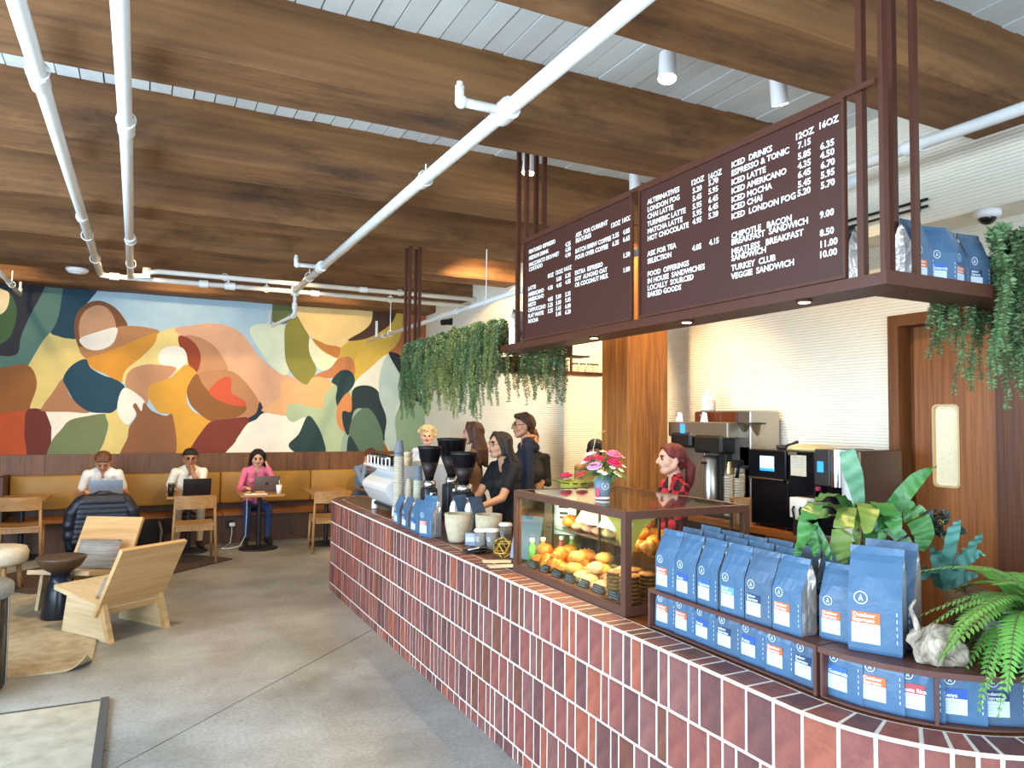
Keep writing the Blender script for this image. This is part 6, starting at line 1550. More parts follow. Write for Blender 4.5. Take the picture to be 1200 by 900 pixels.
def person(label, loc, rz, seated=False, h=1.72, lean=.0, yaw=0., pitch=0., arms=None, sleeves='short', cols=None, style='short', hair='#3a2618', glasses=None, female=False, fat=1., beard=False, extra=None, voxel=.0075):
    k = h/1.72; t = thing('person', label, 'person', loc, rz)
    C_ = dict(skin='#c08d6c', top='#e8e4da', legs='#27344e', shoes='#1c1b1c'); C_.update(cols or {})
    F = Fig(); fw = .93 if female else 1.
    if seated:
        pel = Vector((0, 0, .53)); ch = Vector((0, .10+lean*.5, .53+.32)); nk = Vector((0, .14+lean, .53+.50))
        hips = [Vector((s*.09, .02, .51)) for s in (-1, 1)]; knees = [Vector((s*.14, .44, .50)) for s in (-1, 1)]; ank = [Vector((s*.14, .40, .09)) for s in (-1, 1)]
    else:
        pel = Vector((0, 0, .93))*k; ch = Vector((0, .02+lean*.5, 1.22*k)); nk = Vector((0, lean, 1.43*k))
        hips = [Vector((s*.085*k, 0, .90*k)) for s in (-1, 1)]; knees = [Vector((s*.095*k, .02, .49*k)) for s in (-1, 1)]; ank = [Vector((s*.1*k, -.02, .09*k)) for s in (-1, 1)]
    sw = .175*k*fw; sh = [nk+Vector((s*sw, -.01, -.03*k)) for s in (-1, 1)]
    hr = .098*k
    # torso
    for s in (-1, 1):
        F.chain([pel+Vector((s*.065*k*fat, 0, 0)), (pel+ch)/2+Vector((s*.055*k*fw*fat, .0, 0)), ch+Vector((s*.075*k*fw, .0, 0)), nk+Vector((s*.07*k, -.01, -.05*k))], [.105*k*fat, .095*k*fat, .105*k*fat, .06*k], 'top')
        F.cap(nk+Vector((s*.02*k, -.02, .035*k)), sh[(s+1)//2]+Vector((-s*.03*k, 0, .015*k)), .05*k, .035*k, 'top')
        F.cap(nk+Vector((s*.05*k, -.01, -.03*k)), sh[(s+1)//2], .055*k, .055*k*fw, 'top')
    F.ball(pel+Vector((0, -.02, -.01)), .12*k*fat, 'legs' if not seated else 'legs')
    if female:
        for s in (-1, 1): F.ball(ch+Vector((s*.07*k, .075, .02)), .06*k, 'top')
    # legs and shoes
    for s in (0, 1):
        F.chain([hips[s], knees[s]], [.085*k, .058*k], 'legs'); F.chain([knees[s], (knees[s]*.55+ank[s]*.45)+Vector((0, -.012, 0)), ank[s]], [.057*k, .054*k, .038*k], 'legs')
        toe = ank[s]+Vector(((s-.5)*.04, .16, -.045)); heel = ank[s]+Vector((0, -.03, -.04))
        F.cap(heel, toe, .042, .036, 'shoes'); F.cap(ank[s], heel, .04, .042, 'shoes')
    # arms
    for s in (0, 1):
        sg_ = s*2-1
        wr = Vector(arms[s][0]) if arms else nk+Vector((sg_*.22, .03, -.62*k)); hint = arms[s][1] if arms else (sg_*.3, -1, 0)
        el, wr = ik(sh[s], wr, hint, .29*k, .25*k)
        F.cap(sh[s], el, .05*k*fw, .041*k*fw, 'top'); 
        if sleeves == 'short':
            mid = sh[s].lerp(el, .62); F.p.pop(); F.cap(sh[s], mid, .058*k*fw, .052*k*fw, 'top'); F.cap(mid, el, .044*k*fw, .039*k*fw, 'skin'); F.cap(el, wr, .039*k*fw, .027*k*fw, 'skin')
        else: F.cap(el, wr.lerp(el, .08), .044*k*fw, .034*k*fw, 'top'); F.cap(wr.lerp(el, .15), wr, .026*k, .026*k, 'skin')
        d = (wr-el).normalized(); hd = arms[s][2] if arms and len(arms[s]) > 2 else d
        hand(F, wr-d*.01, hd, arms[s][3] if arms and len(arms[s]) > 3 else (0, .2, -1), k)
    # neck and head
    Rh = Euler((pitch, 0, yaw), 'XYZ').to_matrix()
    hc = nk+Vector((0, .03, .085*k))+Rh @ Vector((0, .015, .085*k)) if pitch else nk+Vector((0, .02, .18*k))
    def H(x, y, z): return hc+Rh @ (Vector((x, y, z))*(k*1.07))
    F.cap(nk+Vector((0, -.015, -.03)), H(0, -.03, -.07), .054*k*fw, .05*k*fw, 'skin')
    F.cap(H(-.008, -.022, .03), H(.008, -.022, .03), .083*k, .083*k, 'skin'); F.ball(H(0, .012, .02), .075*k, 'skin')
    F.cap(H(0, .028, -.03), H(0, .045, -.078), .060*k, .036*k*fw, 'skin')
    for s in (-1, 1):
        F.ball(H(s*.042, .038, -.02), .036*k, 'skin'); F.cap(H(s*.055, -.0, -.045), H(s*.02, .048, -.082), .032*k, .026*k, 'skin')
        F.ball(H(s*.031, .0765, .007), .0085*k, 'eye'); F.cap(H(s*.018, .083, .028), H(s*.048, .074, .027), .0065*k, .005*k, 'brow')
        F.cap(H(s*.078, -.01, .012), H(s*.082, -.018, -.02), .014*k, .011*k, 'skin')
    F.cap(H(0, .085, .012), H(0, .099, -.02), .0095*k, .0135*k, 'skin'); F.cap(H(-.016, .0845, -.053), H(.016, .0845, -.053), .0065*k, .0065*k, 'lip')
    if beard: F.cap(H(-.05, .03, -.065), H(0, .068, -.078), .03*k, .03*k, 'brow'); F.cap(H(.05, .03, -.065), H(0, .068, -.078), .03*k, .03*k, 'brow'); F.cap(H(-.022, .086, -.041), H(.022, .086, -.041), .006, .006, 'brow')
    if extra: extra(F, dict(nk=nk, ch=ch, pel=pel, sh=sh, k=k))
    mats = dict(skin=skin(C_['skin']), top=C_['top'] if not isinstance(C_['top'], str) else cloth(C_['top']), legs=cloth(C_['legs']), shoes=cloth(C_['shoes']), eye=m_eye, brow=hairm(hair), lip=mat('lip '+C_['skin'], '#a3574c', .5), acc=cloth(C_.get('acc', '#222222')), sole=m_white)
    me = F.mesh('body', voxel, mats); ob('body', me, t)
    # hair
    G = Fig()
    if style != 'none':
        up_ = .012 if style == 'crop' else .02
        G.cap(H(-.008, -.034, .035), H(.008, -.034, .035), .087*k, .087*k, 'h'); G.ball(H(0, -.014, .046), .080*k, 'h')
        G.cap(H(0, -.06, .02), H(0, -.065, -.035), .068*k, .05*k, 'h')
        for s in (-1, 1): G.cap(H(s*.052, .02, .072), H(s*.074, -.015, .02), .024*k, .018*k, 'h'); G.cap(H(s*.074, -.02, .03), H(s*.074, -.03, -.015), .02*k, .014*k, 'h')
        if style == 'fringe' or style == 'crop':
            for x in (-.045, -.02, .005, .03, .05): G.cap(H(x, .02, .088), H(x*1.05, .058, .07), .03*k, .018*k, 'h')
        if style == 'quiff':
            for x in (-.05, -.025, 0, .025, .05): G.cap(H(x, -.02, .10), H(x*.95, .055, .088), .03*k, .026*k, 'h')
        if style == 'curly':
            r_ = random.Random(3)
            for i in range(60):
                a = r_.uniform(0, 2*PI); el_ = r_.uniform(-.5, 1.5); v = Vector((math.cos(a)*math.cos(el_), math.sin(a)*math.cos(el_), math.sin(el_)))
                if v.y > .55 and v.z < .55: continue
                G.ball(H(v.x*.108, -.02+v.y*.1, .03+v.z*.1), r_.uniform(.022, .034)*k, 'h')
        if style in ('long', 'longside'):
            r_ = random.Random(5)
            for i in range(17):
                a = PI*(.02+.96*i/16); x = math.cos(a); y = -math.sin(a)
                L_ = r_.uniform(.26, .34)
                p0 = H(x*.078, -.015+y*.06, .05); p1 = H(x*.090, -.03+y*.07, -.05); p2 = nk+Vector((0, -.0, 0))+Rh @ Vector((x*.105, -.03+y*.09, 0)); p2.z = hc.z-.17*k
                p3 = p2+Vector((x*.012, -.015, 0)); p3.z = hc.z-L_*k
                G.chain([p0, p1, p2, p3], [.026*k, .026*k, .030*k, .016*k], 'h')
            for s in (-1, 1): G.chain([H(s*.02, .04, .098), H(s*.062, .045, .055), H(s*.083, .012, -.01), H(s*.086, .0, -.07)], [.022*k, .02*k, .02*k, .02*k], 'h')
        if style == 'pony':
            G.ball(H(0, -.115, .0), .034*k, 'h'); G.chain([H(0, -.12, -.005), H(0, -.155, -.06), H(.01, -.15, -.16), H(.01, -.13, -.24)], [.03*k, .04*k, .036*k, .012*k], 'h')
            for s in (-1, 1): G.chain([H(s*.02, .05, .085), H(s*.07, .03, .04), H(s*.06, -.06, -.01)], [.018*k, .02*k, .022*k], 'h')
        hm = G.mesh('hair', .007, {'h': hairm(hair)}, 1); ob('hair', hm, t)
    if style == 'pony': MB().ball(H(0, -.122, -.012), .02*k, 10, 6).build('hair_tie', m_cupw, t)
    if glasses:
        b = MB()
        for s in (-1, 1):
            c = H(s*.034, .092, .004); pts = [c+Rh @ Vector((.024*math.cos(q_), 0, .019*math.sin(q_))) for q_ in [2*PI*i/14 for i in range(15)]]
            b.tube(pts, .0017, 5); b.tube([H(s*.058, .09, .008), H(s*.084, .0, .014)], .0024, 5)
        b.tube([H(-.01, .094, .006), H(.01, .094, .006)], .0024, 5); b.build('glasses', mat('spectacle frame '+glasses, glasses, .3, .3), t)
    return t, F
PI2 = PI
# seated along the bench (local +Y faces the room)
def tab(x, y, z, X0, Y0): return (-(x-X0), -(y-Y0), z)   # room point -> local frame of a person turned by 180 degrees
person('man in a white t-shirt bent over the pale blue laptop', (-.42, 11.18, 0), PI, True, lean=.20, pitch=-.8, hair='#6a3f24', style='crop', sleeves='short',
       arms=[(tab(-.20, 10.68, .79, -.42, 11.18), (-.35, -.4, -1)), (tab(-.60, 10.70, .79, -.42, 11.18), (.35, -.4, -1))], cols=dict(skin='#bd8662', top='#ebe7dd', legs='#24304a'))
person('man with black hair and glasses resting his chin on a hand behind the dark laptop', (.60, 11.14, 0), PI, True, lean=.12, pitch=-.28, hair='#14110f', style='crop', sleeves='short', glasses='#3a2a4a',
       arms=[((-.03, .40, 1.00), (-.5, .1, -1), (.1, -.3, 1)), (tab(.40, 10.66, .79, .60, 11.14), (.4, -.3, -1))], cols=dict(skin='#a9744f', top='#e9e2cf', legs='#b7a583'))
person('woman in a pink jacket with long black hair, head leaning on her hand', (1.46, 11.10, 0), PI, True, lean=.14, pitch=-.35, yaw=-.1, hair='#15110f', style='long', sleeves='long', female=True, h=1.64,
       arms=[((-.125, .36, 1.06), (-.4, .2, -1), (.25, -.35, 1)), (tab(1.28, 10.56, .79, 1.46, 11.1), (.4, -.3, -1))], cols=dict(skin='#c99a7a', top='#d9708c', legs='#2a3f6c'))
person('person in a grey and blue sweater looking down behind the coffee machine', (3.02, 11.05, 0), PI, True, lean=.16, pitch=-.5, yaw=.2, hair='#5a2f1e', style='crop', sleeves='long', h=1.66,
       arms=[(tab(3.15, 10.62, .82, 3.02, 11.05), (-.3, -.4, -1)), ((.09, .42, 1.04), (.4, .1, -1), (-.2, -.3, 1))], cols=dict(skin='#c18a6c', top='#6f8298', legs='#2a2f3a'))
laptop('dark laptop on the table before the person in the grey and blue sweater', (3.0, 10.4, .74), 0, '#3a3d42', .30)
# standing behind and beyond the counter
person('barista in a black t-shirt with long dark hair and glasses, facing left', (2.84, 5.74, 0), math.radians(98), h=1.64, lean=.05, yaw=-.12, pitch=.04, hair='#1d1512', style='long', sleeves='short', female=True, glasses='#5a4a44',
       arms=[((-.13, .40, 1.02), (-.5, -1, -.6), (.2, 1, -.1)), ((.10, .40, 1.0), (.5, -1, -.6), (-.2, 1, -.1))], cols=dict(skin='#c79372', top='#15151a', legs='#1b1b20'))
person('tall man in a navy hoodie with short brown hair and glasses, in profile', (3.48, 6.66, 0), math.radians(72), h=1.80, hair='#4a2d1a', style='quiff', sleeves='long', glasses='#2a2422',
       cols=dict(skin='#c08b68', top='#262c3d', legs='#2a2d33'), extra=lambda F, j: (F.cap(j['nk']+Vector((-.07, -.05, .02)), j['nk']+Vector((.07, -.05, .02)), .05, .05, 'top'), F.cap(j['nk']+Vector((-.06, -.09, -.03)), j['nk']+Vector((.06, -.09, -.03)), .055, .055, 'top')))
person('woman in a brown jacket with long auburn hair, turned away to the left', (3.08, 7.02, 0), math.radians(58), h=1.71, hair='#4a2c1b', style='long', sleeves='long', female=True, cols=dict(skin='#c9977a', top='#7d5f43', legs='#2c2a2c'),
       arms=[((-.2, .26, 1.06), (-.6, -1, -.4)), ((.16, .28, 1.08), (.6, -1, -.4))])
person('older woman with curly blonde hair facing the camera beyond the counter', (3.36, 9.2, 0), math.radians(160), h=1.62, hair='#d9c08a', style='curly', sleeves='long', female=True, cols=dict(skin='#d0a488', top='#b9c4cf', legs='#4a4f5c'))
person('person in a black jacket half hidden behind the man in the hoodie', (3.78, 7.10, 0), math.radians(150), h=1.64, hair='#6a4028', style='crop', sleeves='long', arms=[((-.14, .30, 1.10), (-.3, -.6, -1), (.3, .8, -.3)), ((.16, .30, 1.10), (.3, -.6, -1), (-.4, .8, -.2))], cols=dict(skin='#bf8a68', top='#17171b', legs='#202226'))
person('dark haired person half hidden behind the flowers', (4.02, 6.28, 0), math.radians(200), h=1.57, hair='#15110f', style='crop', sleeves='long', cols=dict(skin='#a87450', top='#8a6a48', legs='#2a2a2e'), pitch=-.5)
def plaid():
    mt = mat('red plaid flannel', '#a81f2c', .85); nt = mt.node_tree; N = nt.nodes.new; L = nt.links.new; b = nt.nodes['Principled BSDF']
    tc = N('ShaderNodeTexCoord'); ck = N('ShaderNodeTexChecker'); ck.inputs['Scale'].default_value = 11; ck.inputs[1].default_value = lin('#b0202e'); ck.inputs[2].default_value = lin('#2a1216')
    L(tc.outputs['Object'], ck.inputs['Vector']); L(ck.outputs[0], b.inputs['Base Color']); return mt
person('woman with red hair in a ponytail and a red plaid shirt, in profile', (3.36, 4.17, 0), math.radians(74), h=1.58, hair='#6e2420', style='pony', sleeves='long', female=True, cols=dict(skin='#d3a285', top=plaid(), legs='#1f2024'),
       arms=[((-.16, .3, 1.0), (-.6, -1, -.4)), ((.16, .3, 1.0), (.6, -1, -.4))])

# padded jacket: one soft shell hung over the chair back, quilted, sleeves hanging
G = Fig()
for i in range(9):
    z = .80-.055*i; w = .22+.006*i
    G.cap((-w, -.285, z-.03), (w, -.285, z-.03), .046, .046, 'h')
G.cap((-.19, -.265, .79), (.19, -.265, .79), .065, .065, 'h'); G.cap((-.2, -.20, .77), (.2, -.20, .77), .04, .04, 'h'); G.cap((-.12, -.24, .82), (.12, -.24, .82), .045, .045, 'h')
ob('shell', G.mesh('shell', .012, {'h': m_puff}, 3), JACKET)
for s in (-1, 1):
    G = Fig(); pts = [(s*.22, -.25, .77), (s*.30, -.26, .66), (s*.325, -.25, .52), (s*.32, -.24, .40), (s*.31, -.235, .26)]
    G.chain(pts, [.075, .075, .068, .062, .055], 'h')
    for p in pts[1:-1]: G.ball(p, .078, 'h')
    ob('sleeve', G.mesh('sleeve', .012, {'h': m_puff}, 3), JACKET)
# ================================================================ HANGING GREENERY
rg = random.Random(21)
m_ros = [mat('trailing leaf '+n_, c, .55, var=.35, vscale=9, col2=c2) for n_, c, c2 in (('mid', '#7f9768', '#546f45'), ('yellow', '#a3a862', '#75834a'), ('blue', '#7b9a68', '#4f7548'))]
m_stem = mat('trailing stem', '#5a5030', .7)
def strand_mesh(L_, seed, leafl, dens, hang=.0, mi=0, fluff=1.):
    """a stem that springs out and then hangs, set with short narrow leaves"""
    r_ = random.Random(seed); b = MB(); pts = []; n = 14
    out = r_.uniform(.05, .13)
    for i in range(n+1):
        u = i/n; s = u*L_
        x = out*(1-math.exp(-s/.06))+.012*math.sin(s*16+seed); y = .014*math.sin(s*13+seed*2)
        z = (.05*math.sin(min(1, s/.12)*PI) if s < .12 else 0)-max(0, s-.06)
        pts.append(Vector((x, y, z)))
    b.tube(pts, [.003*(1-.6*i/n) for i in range(n+1)], 4, mi=1, caps=False)
    k = int(L_*dens)
    for j in range(k):
        u = j/k*n; i = min(int(u), n-1); p = pts[i].lerp(pts[i+1], u-i); d = (pts[i+1]-pts[i]).normalized()
        a = j*2.4+r_.uniform(-.4, .4); side = d.orthogonal().normalized(); side = Matrix.Rotation(a, 3, d) @ side
        q = (side*.85+d*r_.uniform(.1, .6)+Vector((0, 0, .15))).normalized(); l = leafl*r_.uniform(.7, 1.2)*(1-.35*j/k)*fluff
        w = Matrix.Rotation(r_.uniform(-1.2, 1.2), 3, q) @ (d.cross(q).normalized()*l*.24)
        b.add([p, p+q*l*.5+w, p+q*l, p+q*l*.5-w], [(0, 1, 2, 3)], 0)
    return b
def trailing(label, base, out_dir, width_dir, width, nst, Lr, leafl, dens, mats, pot, seeds, fr_=.09):
    """potted trailing plant: every stem is a part, meshes shared between alike stems"""
    t = thing('trailing_plant', label, 'plant', base, group='plants trailing from the hanging frame')
    pot(t)
    mk = [strand_mesh(rg.uniform(*Lr), s, leafl, dens).mesh('trailing_stem', [m, m_stem]) for s in range(seeds) for m in mats]
    a0 = math.atan2(out_dir[1], out_dir[0])
    for i in range(nst):
        u = (i+.5)/nst-.5
        ob('trailing_stem', rg.choice(mk), t, loc=(width_dir[0]*u*width+rg.uniform(-.03, .03)+out_dir[0]*rg.uniform(.0, fr_), width_dir[1]*u*width+rg.uniform(-.02, .02)+out_dir[1]*rg.uniform(.0, fr_), rg.uniform(.0, .06)),
           rot=(rg.uniform(-.08, .08), rg.uniform(-.08, .08), a0+rg.uniform(-.9, .9)), scale=(rg.uniform(.8, 1.1),)*2+(rg.uniform(.55, 1.12),))
    return t
def trough(dx, dy, h=.11):
    def f(t): 
        b = MB(); b.box((-dx/2, -dy/2, -h), (dx/2, dy/2, 0)); b.build('trough', m_brown, t)
        MB().box((-dx/2+.01, -dy/2+.01, -.01), (dx/2-.01, dy/2-.01, .012)).build('soil', m_soil, t)
    return f
# row along the far half of the frame: trough plants following the frame towards the mural
for i in range(5):
    y = 5.07+.40*i
    trailing('trailing green plant in the long hanging trough, %s from the menu board' % ordw[i], (2.40, y, 2.375), (-1, -.15, 0), (0, 1, 0), .42, 84, (.2, .68), .028, 620, m_ros[:2] if i < 4 else m_ros[:1], trough(.2, .39), 4)
trailing('thinner trailing plant in the brown box on the far hanging shelf', (3.27, 6.3, 2.33), (-.2, -1, 0), (1, 0, 0), .42, 26, (.25, .62), .034, 360, m_ros[1:2]+m_ros[:1], trough(.44, .2, .125), 3)
trailing('trailing green plant between the far menu board and the box on the far shelf', (2.80, 5.0, 2.36), (-.4, -1, 0), (1, 0, 0), .34, 24, (.3, .7), .034, 360, m_ros[:1], trough(.36, .16), 3)
for i in range(4):   # feathery sprays that stand above the trough
    pass
# right end: big rosemary-like plants on the end shelf
trailing('thick trailing rosemary like plant at the top right corner of the hanging frame', (3.23, 1.78, 2.42), (-.35, -1, 0), (1, 0, 0), .40, 95, (.35, .75), .032, 480, m_ros[:1]+m_ros[2:], trough(.36, .13, .17), 4)
trailing('trailing blue green plant hanging below the end shelf in front of the door', (3.19, 1.90, 2.308), (-.25, .2, 0), (1, 0, 0), .4, 30, (.28, .58), .028, 460, m_ros[2:], trough(.4, .088, .06), 4)
trailing('bushy trailing plant cut by the right edge at the end of the hanging shelf', (3.42, 1.64, 2.52), (0, -1, 0), (1, 0, 0), .3, 60, (.3, .6), .032, 480, m_ros[:1]+m_ros[1:2], trough(.3, .18, .27), 3)
# ================================================================ STAGHORN / BROAD LEAVES BEHIND THE BAGS
m_stag = mat('glossy broad leaf', '#437a38', .35, var=.3, vscale=7, col2='#2f6430'); m_stag2 = mat('grey green broad leaf', '#6f9a78', .45, var=.2, vscale=7, col2='#4d7a5c'); m_stag3 = mat('yellow green broad leaf', '#76893f', .4, var=.3, vscale=7, col2='#5f8038')
def stag_leaf(pts, widths, mt, lobes=0, fold=.12):
    """strap leaf along a curve; antler-like lobes at the end"""
    b = MB()
    def strip(pts, ws):
        pts = [Vector(p) for p in pts]
        # refine
        P = []; Wd = []
        n = len(pts)
        for i in range(n-1):
            p0, p1, p2, p3 = pts[max(i-1, 0)], pts[i], pts[i+1], pts[min(i+2, n-1)]
            for k in range(9):
                u = k/9; P.append(.5*((2*p1)+(p2-p0)*u+(2*p0-5*p1+4*p2-p3)*u*u+(3*p1-p0-3*p2+p3)*u**3)); Wd.append(ws[i]+(ws[i+1]-ws[i])*u)
        P.append(pts[-1]); Wd.append(ws[-1]); vs_ = []; fs_ = []
        for i, p in enumerate(P):
            d = (P[min(i+1, len(P)-1)]-P[max(i-1, 0)]).normalized()
            view = (EYE-(p+base_)).normalized()
            sd = d.cross(Vector((0, 0, 1)) if abs(d.z) < .8 else Vector((.6, .6, .3))).normalized()
            if abs(sd.dot(view)) > .75: sd = d.cross(view).normalized()
            up = sd.cross(d)
            for s in (-1, -.4, 0, .4, 1): vs_.append(p+sd*(s*Wd[i])+up*(abs(s)*Wd[i]*fold+.004*math.sin(i*1.3+s*2)))
        for i in range(len(P)-1):
            for k in range(4): a = i*5+k; fs_.append((a, a+1, a+6, a+5))
        b.add(vs_, fs_, sm=True)
    strip(pts, widths)
    for lp, lw in (lobes or []): strip(lp, lw)
    return b, mt
base_ = Vector((2.47, 1.93, 1.16))
sg = thing('staghorn_fern', 'large staghorn fern with broad drooping antler leaves behind the coffee bags', 'plant', base_)
MB().lathe([(.0, -.26), (.07, -.26), (.1, -.05), (.105, 0), (.09, 0), (.0, -.03)], n=22, cap=False).build('pot', m_stone, sg)
def W(px, py, dep):
    d = ray(px, py); return EYE+d*(dep/d.dot(FWD))-base_   # a point at a given distance
D0 = 2.78
leaves = [
 ([(1008, 620, D0), (1006, 585, D0), (1000, 556, D0-.02), (992, 528, D0-.02)], [.016, .022, .034, .028], m_stag2, None),
 ([(1004, 618, D0), (985, 598, D0-.08), (960, 590, D0-.18), (948, 606, D0-.25), (944, 632, D0-.28)], [.012, .026, .034, .03, .028], m_stag, [([(948, 615, D0-.25), (938, 640, D0-.29), (932, 652, D0-.3)], [.03, .018, .004]), ([(946, 620, D0-.26), (955, 642, D0-.29), (954, 652, D0-.29)], [.028, .014, .003]), ([(950, 616, D0-.25), (966, 640, D0-.28), (974, 657, D0-.29)], [.026, .016, .004])]),
 ([(1002, 612, D0), (988, 586, D0-.08), (972, 580, D0-.14), (955, 588, D0-.2)], [.012, .024, .03, .006], m_stag, None),
 ([(1004, 614, D0), (996, 595, D0-.1), (990, 610, D0-.22), (986, 640, D0-.27), (988, 660, D0-.28)], [.012, .028, .032, .036, .012], m_stag3, None),
 ([(1008, 612, D0), (1012, 592, D0-.08), (1018, 600, D0-.18), (1016, 625, D0-.24)], [.014, .03, .034, .012], m_stag3, [([(1012, 600, D0-.14), (1004, 622, D0-.2), (1006, 640, D0-.21)], [.024, .016, .004])]),
 ([(1012, 612, D0), (1028, 590, D0-.1), (1044, 604, D0-.2), (1052, 628, D0-.24)], [.014, .034, .036, .008], m_stag, [([(1036, 600, D0-.15), (1034, 625, D0-.2), (1030, 645, D0-.21)], [.022, .016, .004])]),
 ([(1014, 612, D0), (1040, 598, D0), (1058, 580, D0-.02), (1074, 562, D0-.02), (1090, 550, D0-.02), (1097, 547, D0)], [.012, .022, .03, .026, .010, .003], m_stag, None),
 ([(1016, 614, D0), (1052, 596, D0-.06), (1072, 604, D0-.12), (1082, 626, D0-.15), (1078, 645, D0-.16)], [.014, .03, .042, .036, .012], m_stag, None),
 ([(1006, 616, D0), (1018, 622, D0-.1), (1020, 645, D0-.16), (1018, 665, D0-.16)], [.012, .022, .024, .008], m_stag, None),
 ([(1000, 616, D0), (972, 602, D0-.05), (950, 604, D0-.06), (932, 608, D0-.06)], [.010, .018, .016, .003], m_stag3, None),
 ([(1012, 616, D0), (1044, 620, D0-.08), (1062, 640, D0-.12), (1066, 660, D0-.12)], [.012, .024, .026, .008], m_stag2, None),
]
for pts, ws, mt, lob in leaves:
    lb = [([W(*p) for p in lp], lw) for lp, lw in lob] if lob else None
    b, mt = stag_leaf([W(*p) for p in pts], ws, mt, lb); b.build('frond', mt, sg)
# blue-green plant and dark leafed plant right of it
base_ = Vector((2.62, 1.62, 1.12))
bg_ = thing('blue_fern', 'blue green wavy leaved fern between the tall bags and the bright fern', 'plant', base_)
MB().lathe([(.0, -.22), (.06, -.22), (.08, 0), (.07, 0), (.0, -.02)], n=20, cap=False).build('pot', MATS['dark cabinet'], bg_)
D1 = 2.55
m_bf = mat('blue green frond', '#5f9488', .45, var=.3, vscale=9, col2='#3c6c5e')
for pts in ([(1100, 690), (1098, 655), (1090, 640)], [(1104, 690), (1112, 650), (1118, 622), (1124, 610)], [(1106, 690), (1128, 655), (1142, 638), (1150, 626)], [(1104, 690), (1122, 665), (1140, 650), (1154, 650)], [(1102, 690), (1084, 668), (1074, 662)], [(1106, 690), (1130, 676), (1146, 674)], [(1102, 690), (1092, 670), (1078, 682)], [(1104, 690), (1108, 664), (1100, 645)]):
    b, mt = stag_leaf([W(p[0], p[1], D1-.04*i) for i, p in enumerate(pts)], [.008]+[.02]*(len(pts)-2)+[.005], m_bf, None); b.build('frond', mt, bg_)
base_ = Vector((2.75, 1.72, 1.14))
dk = thing('dark_leaf_plant', 'small plant with dark purple green leaves against the oak panelling', 'plant', base_)
MB().lathe([(.0, -.24), (.06, -.24), (.075, 0), (.065, 0), (.0, -.02)], n=20, cap=False).build('pot', MATS['dark cabinet'], dk)
m_dk = mat('dark purple leaf', '#26352c', .35, var=.3, vscale=9)
rl = random.Random(4)
for i in range(16):
    px, py = 1102+rl.uniform(-18, 26), 612+rl.uniform(-12, 14); a = rl.uniform(0, 6)
    c = W(px, py, 2.72+rl.uniform(-.05, .05)); e = c+Vector((math.cos(a), math.sin(a)*.6, rl.uniform(-.4, .5)))*.035
    b, mt = stag_leaf([Vector((0, 0, -.02)).lerp(c, .95), c, e], [.003, .02, .003], m_dk, None); b.build('leaf', mt, dk)
MB().tube([(0, 0, -.03), W(1102, 625, 2.7)], .004, 6).tube([(0, 0, -.03), W(1115, 622, 2.72)], .004, 6).build('stem', m_stem, dk)
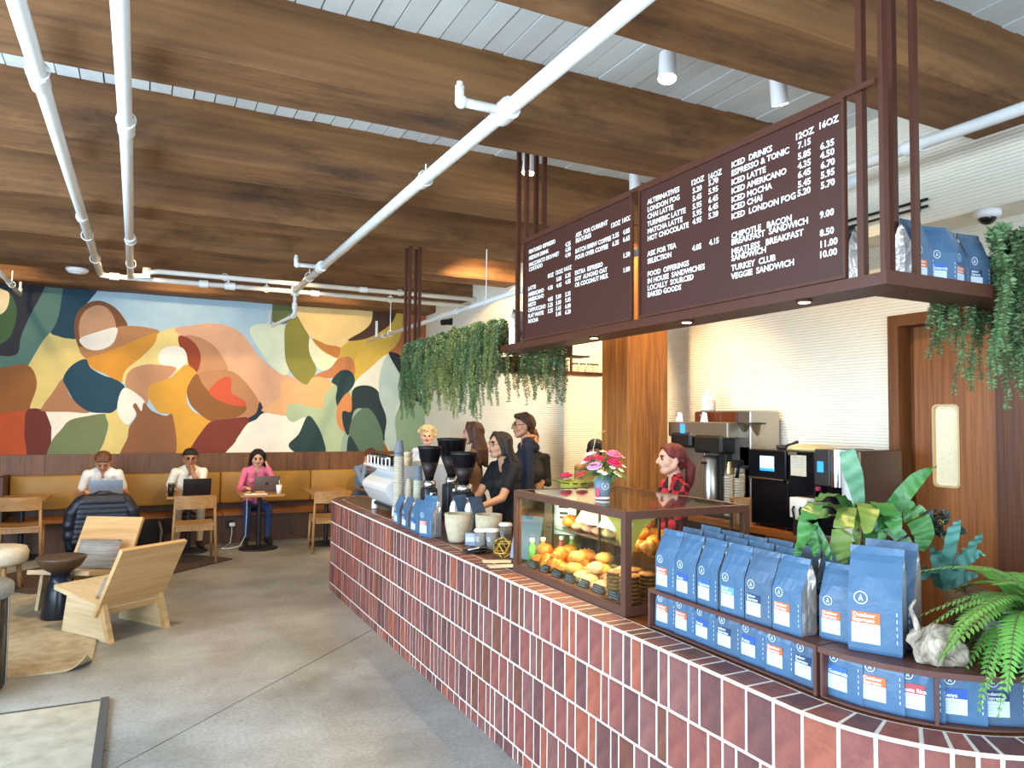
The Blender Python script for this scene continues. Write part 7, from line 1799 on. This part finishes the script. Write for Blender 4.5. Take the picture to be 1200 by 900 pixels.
# ================================================================ BRIGHT FERN, POT, DRIFTWOOD, SHELL
m_fern = mat('bright fern', '#6a9f45', .5, var=.3, vscale=12, col2='#447a30')
m_potg = mat('grey green pot', '#7d8c7c', .7, var=.25, vscale=9, bump=.2, bscale=40)
FP = Vector((2.33, 1.225, SZ))
fn = thing('boston_fern', 'bright green feathery fern in a round grey green pot at the right edge', 'plant', FP)
MB().lathe([(.0, 0), (.07, 0), (.13, .04), (.16, .10), (.155, .135), (.145, .135), (.14, .10), (.0, .09)], n=32, cap=False).build('pot', m_potg, fn)
MB().lathe([(.14, .115), (.07, .125), (.0, .13)], n=24, cap=False).build('soil', m_soil, fn)
def frond_mesh(L_, seed, droop):
    r_ = random.Random(seed); b = MB(); n = 34; pts = []
    for i in range(n+1):
        u = i/n; pts.append(Vector((.0+.012*math.sin(u*4+seed), L_*(u-.22*droop*u*u), L_*(.62*u-droop*u*u))))
    b.tube(pts, [.0022*(1-.7*i/n) for i in range(n+1)], 4, mi=1, caps=False)
    for i in range(2, n+1):
        u = i/n; p = pts[i]; d = (pts[i]-pts[i-1]).normalized(); wl = .038*math.sin(PI*min(1, .12+u*.88))**.7*(1.05-.25*u)
        up = Vector((1, 0, 0)).cross(d).normalized()
        for s in (-1, 1):
            q = (Vector((s, 0, 0))+d*.35-up*.15*r_.uniform(.2, 1.6)).normalized(); w = d*.0048
            b.add([p-w*.6, p+q*wl*.5-w, p+q*wl+d*.004, p+q*wl*.5+w, p+w*.6], [(0, 1, 2, 3, 4)], 0)
    return b.mesh('frond', [m_fern, m_stem])
FM = [frond_mesh(l, s, dr_) for s, (l, dr_) in enumerate(((.27, 1.1), (.24, 1.45), (.30, 1.25), (.22, .95), (.26, 1.7)))]
rf = random.Random(8)
for i in range(84):
    a = 2*PI*i*.381966; tl = rf.uniform(-.25, .35)
    ob('frond', FM[i % 5], fn, loc=(.05*math.cos(a+PI/2)*rf.random(), .05*math.sin(a+PI/2)*rf.random(), .12), rot=Euler((tl+.35*(i % 3), 0, a)).to_matrix().to_euler(), scale=rf.uniform(.95, 1.45))
dw = thing('driftwood', 'pale weathered driftwood lump on the curved rack beside the fern pot', 'driftwood', (2.105, 1.40, SZ))
dw.scale = (.9,)*3
m_dw = mat('weathered wood', '#cfc3ae', .9, var=.6, vscale=11, col2='#5a4c3c', bump=.7, bscale=25, stretch=(1, 3, 1))
rd = random.Random(2)
b = MB()
from mathutils import noise as mnoise
def dfn(p):
    k = 1+.4*mnoise.noise(p*1.4)+.16*mnoise.noise(p*3+Vector((3, 1, 0)))+.05*mnoise.noise(p*7)
    q = p*k; q.z = max(q.z, -.62); return q
b.ball((0, 0, .045), (.088, .075, .072), 32, 20, fn=dfn)
b.build('wood_lump', m_dw, dw)
MB().tube([(-.03, .05, .08), (-.05, .05, .13), (-.045, .07, .16), (-.03, .06, .19)], [.012, .008, .007, .004], 8).build('root', m_dw, dw)
t = thing('seashell', 'small white shell tucked among the fern fronds', 'shell', at_z(1148, 690, SZ+.16))
t.location.z = SZ+.135
t.location = FP+Vector((-.03, .09, .135))
MB().ball((0, 0, .02), (.03, .022, .022), 12, 8, fn=lambda p: p*(1+.12*math.sin(8*math.atan2(p.y, p.x)))).build('shell', m_white, t)
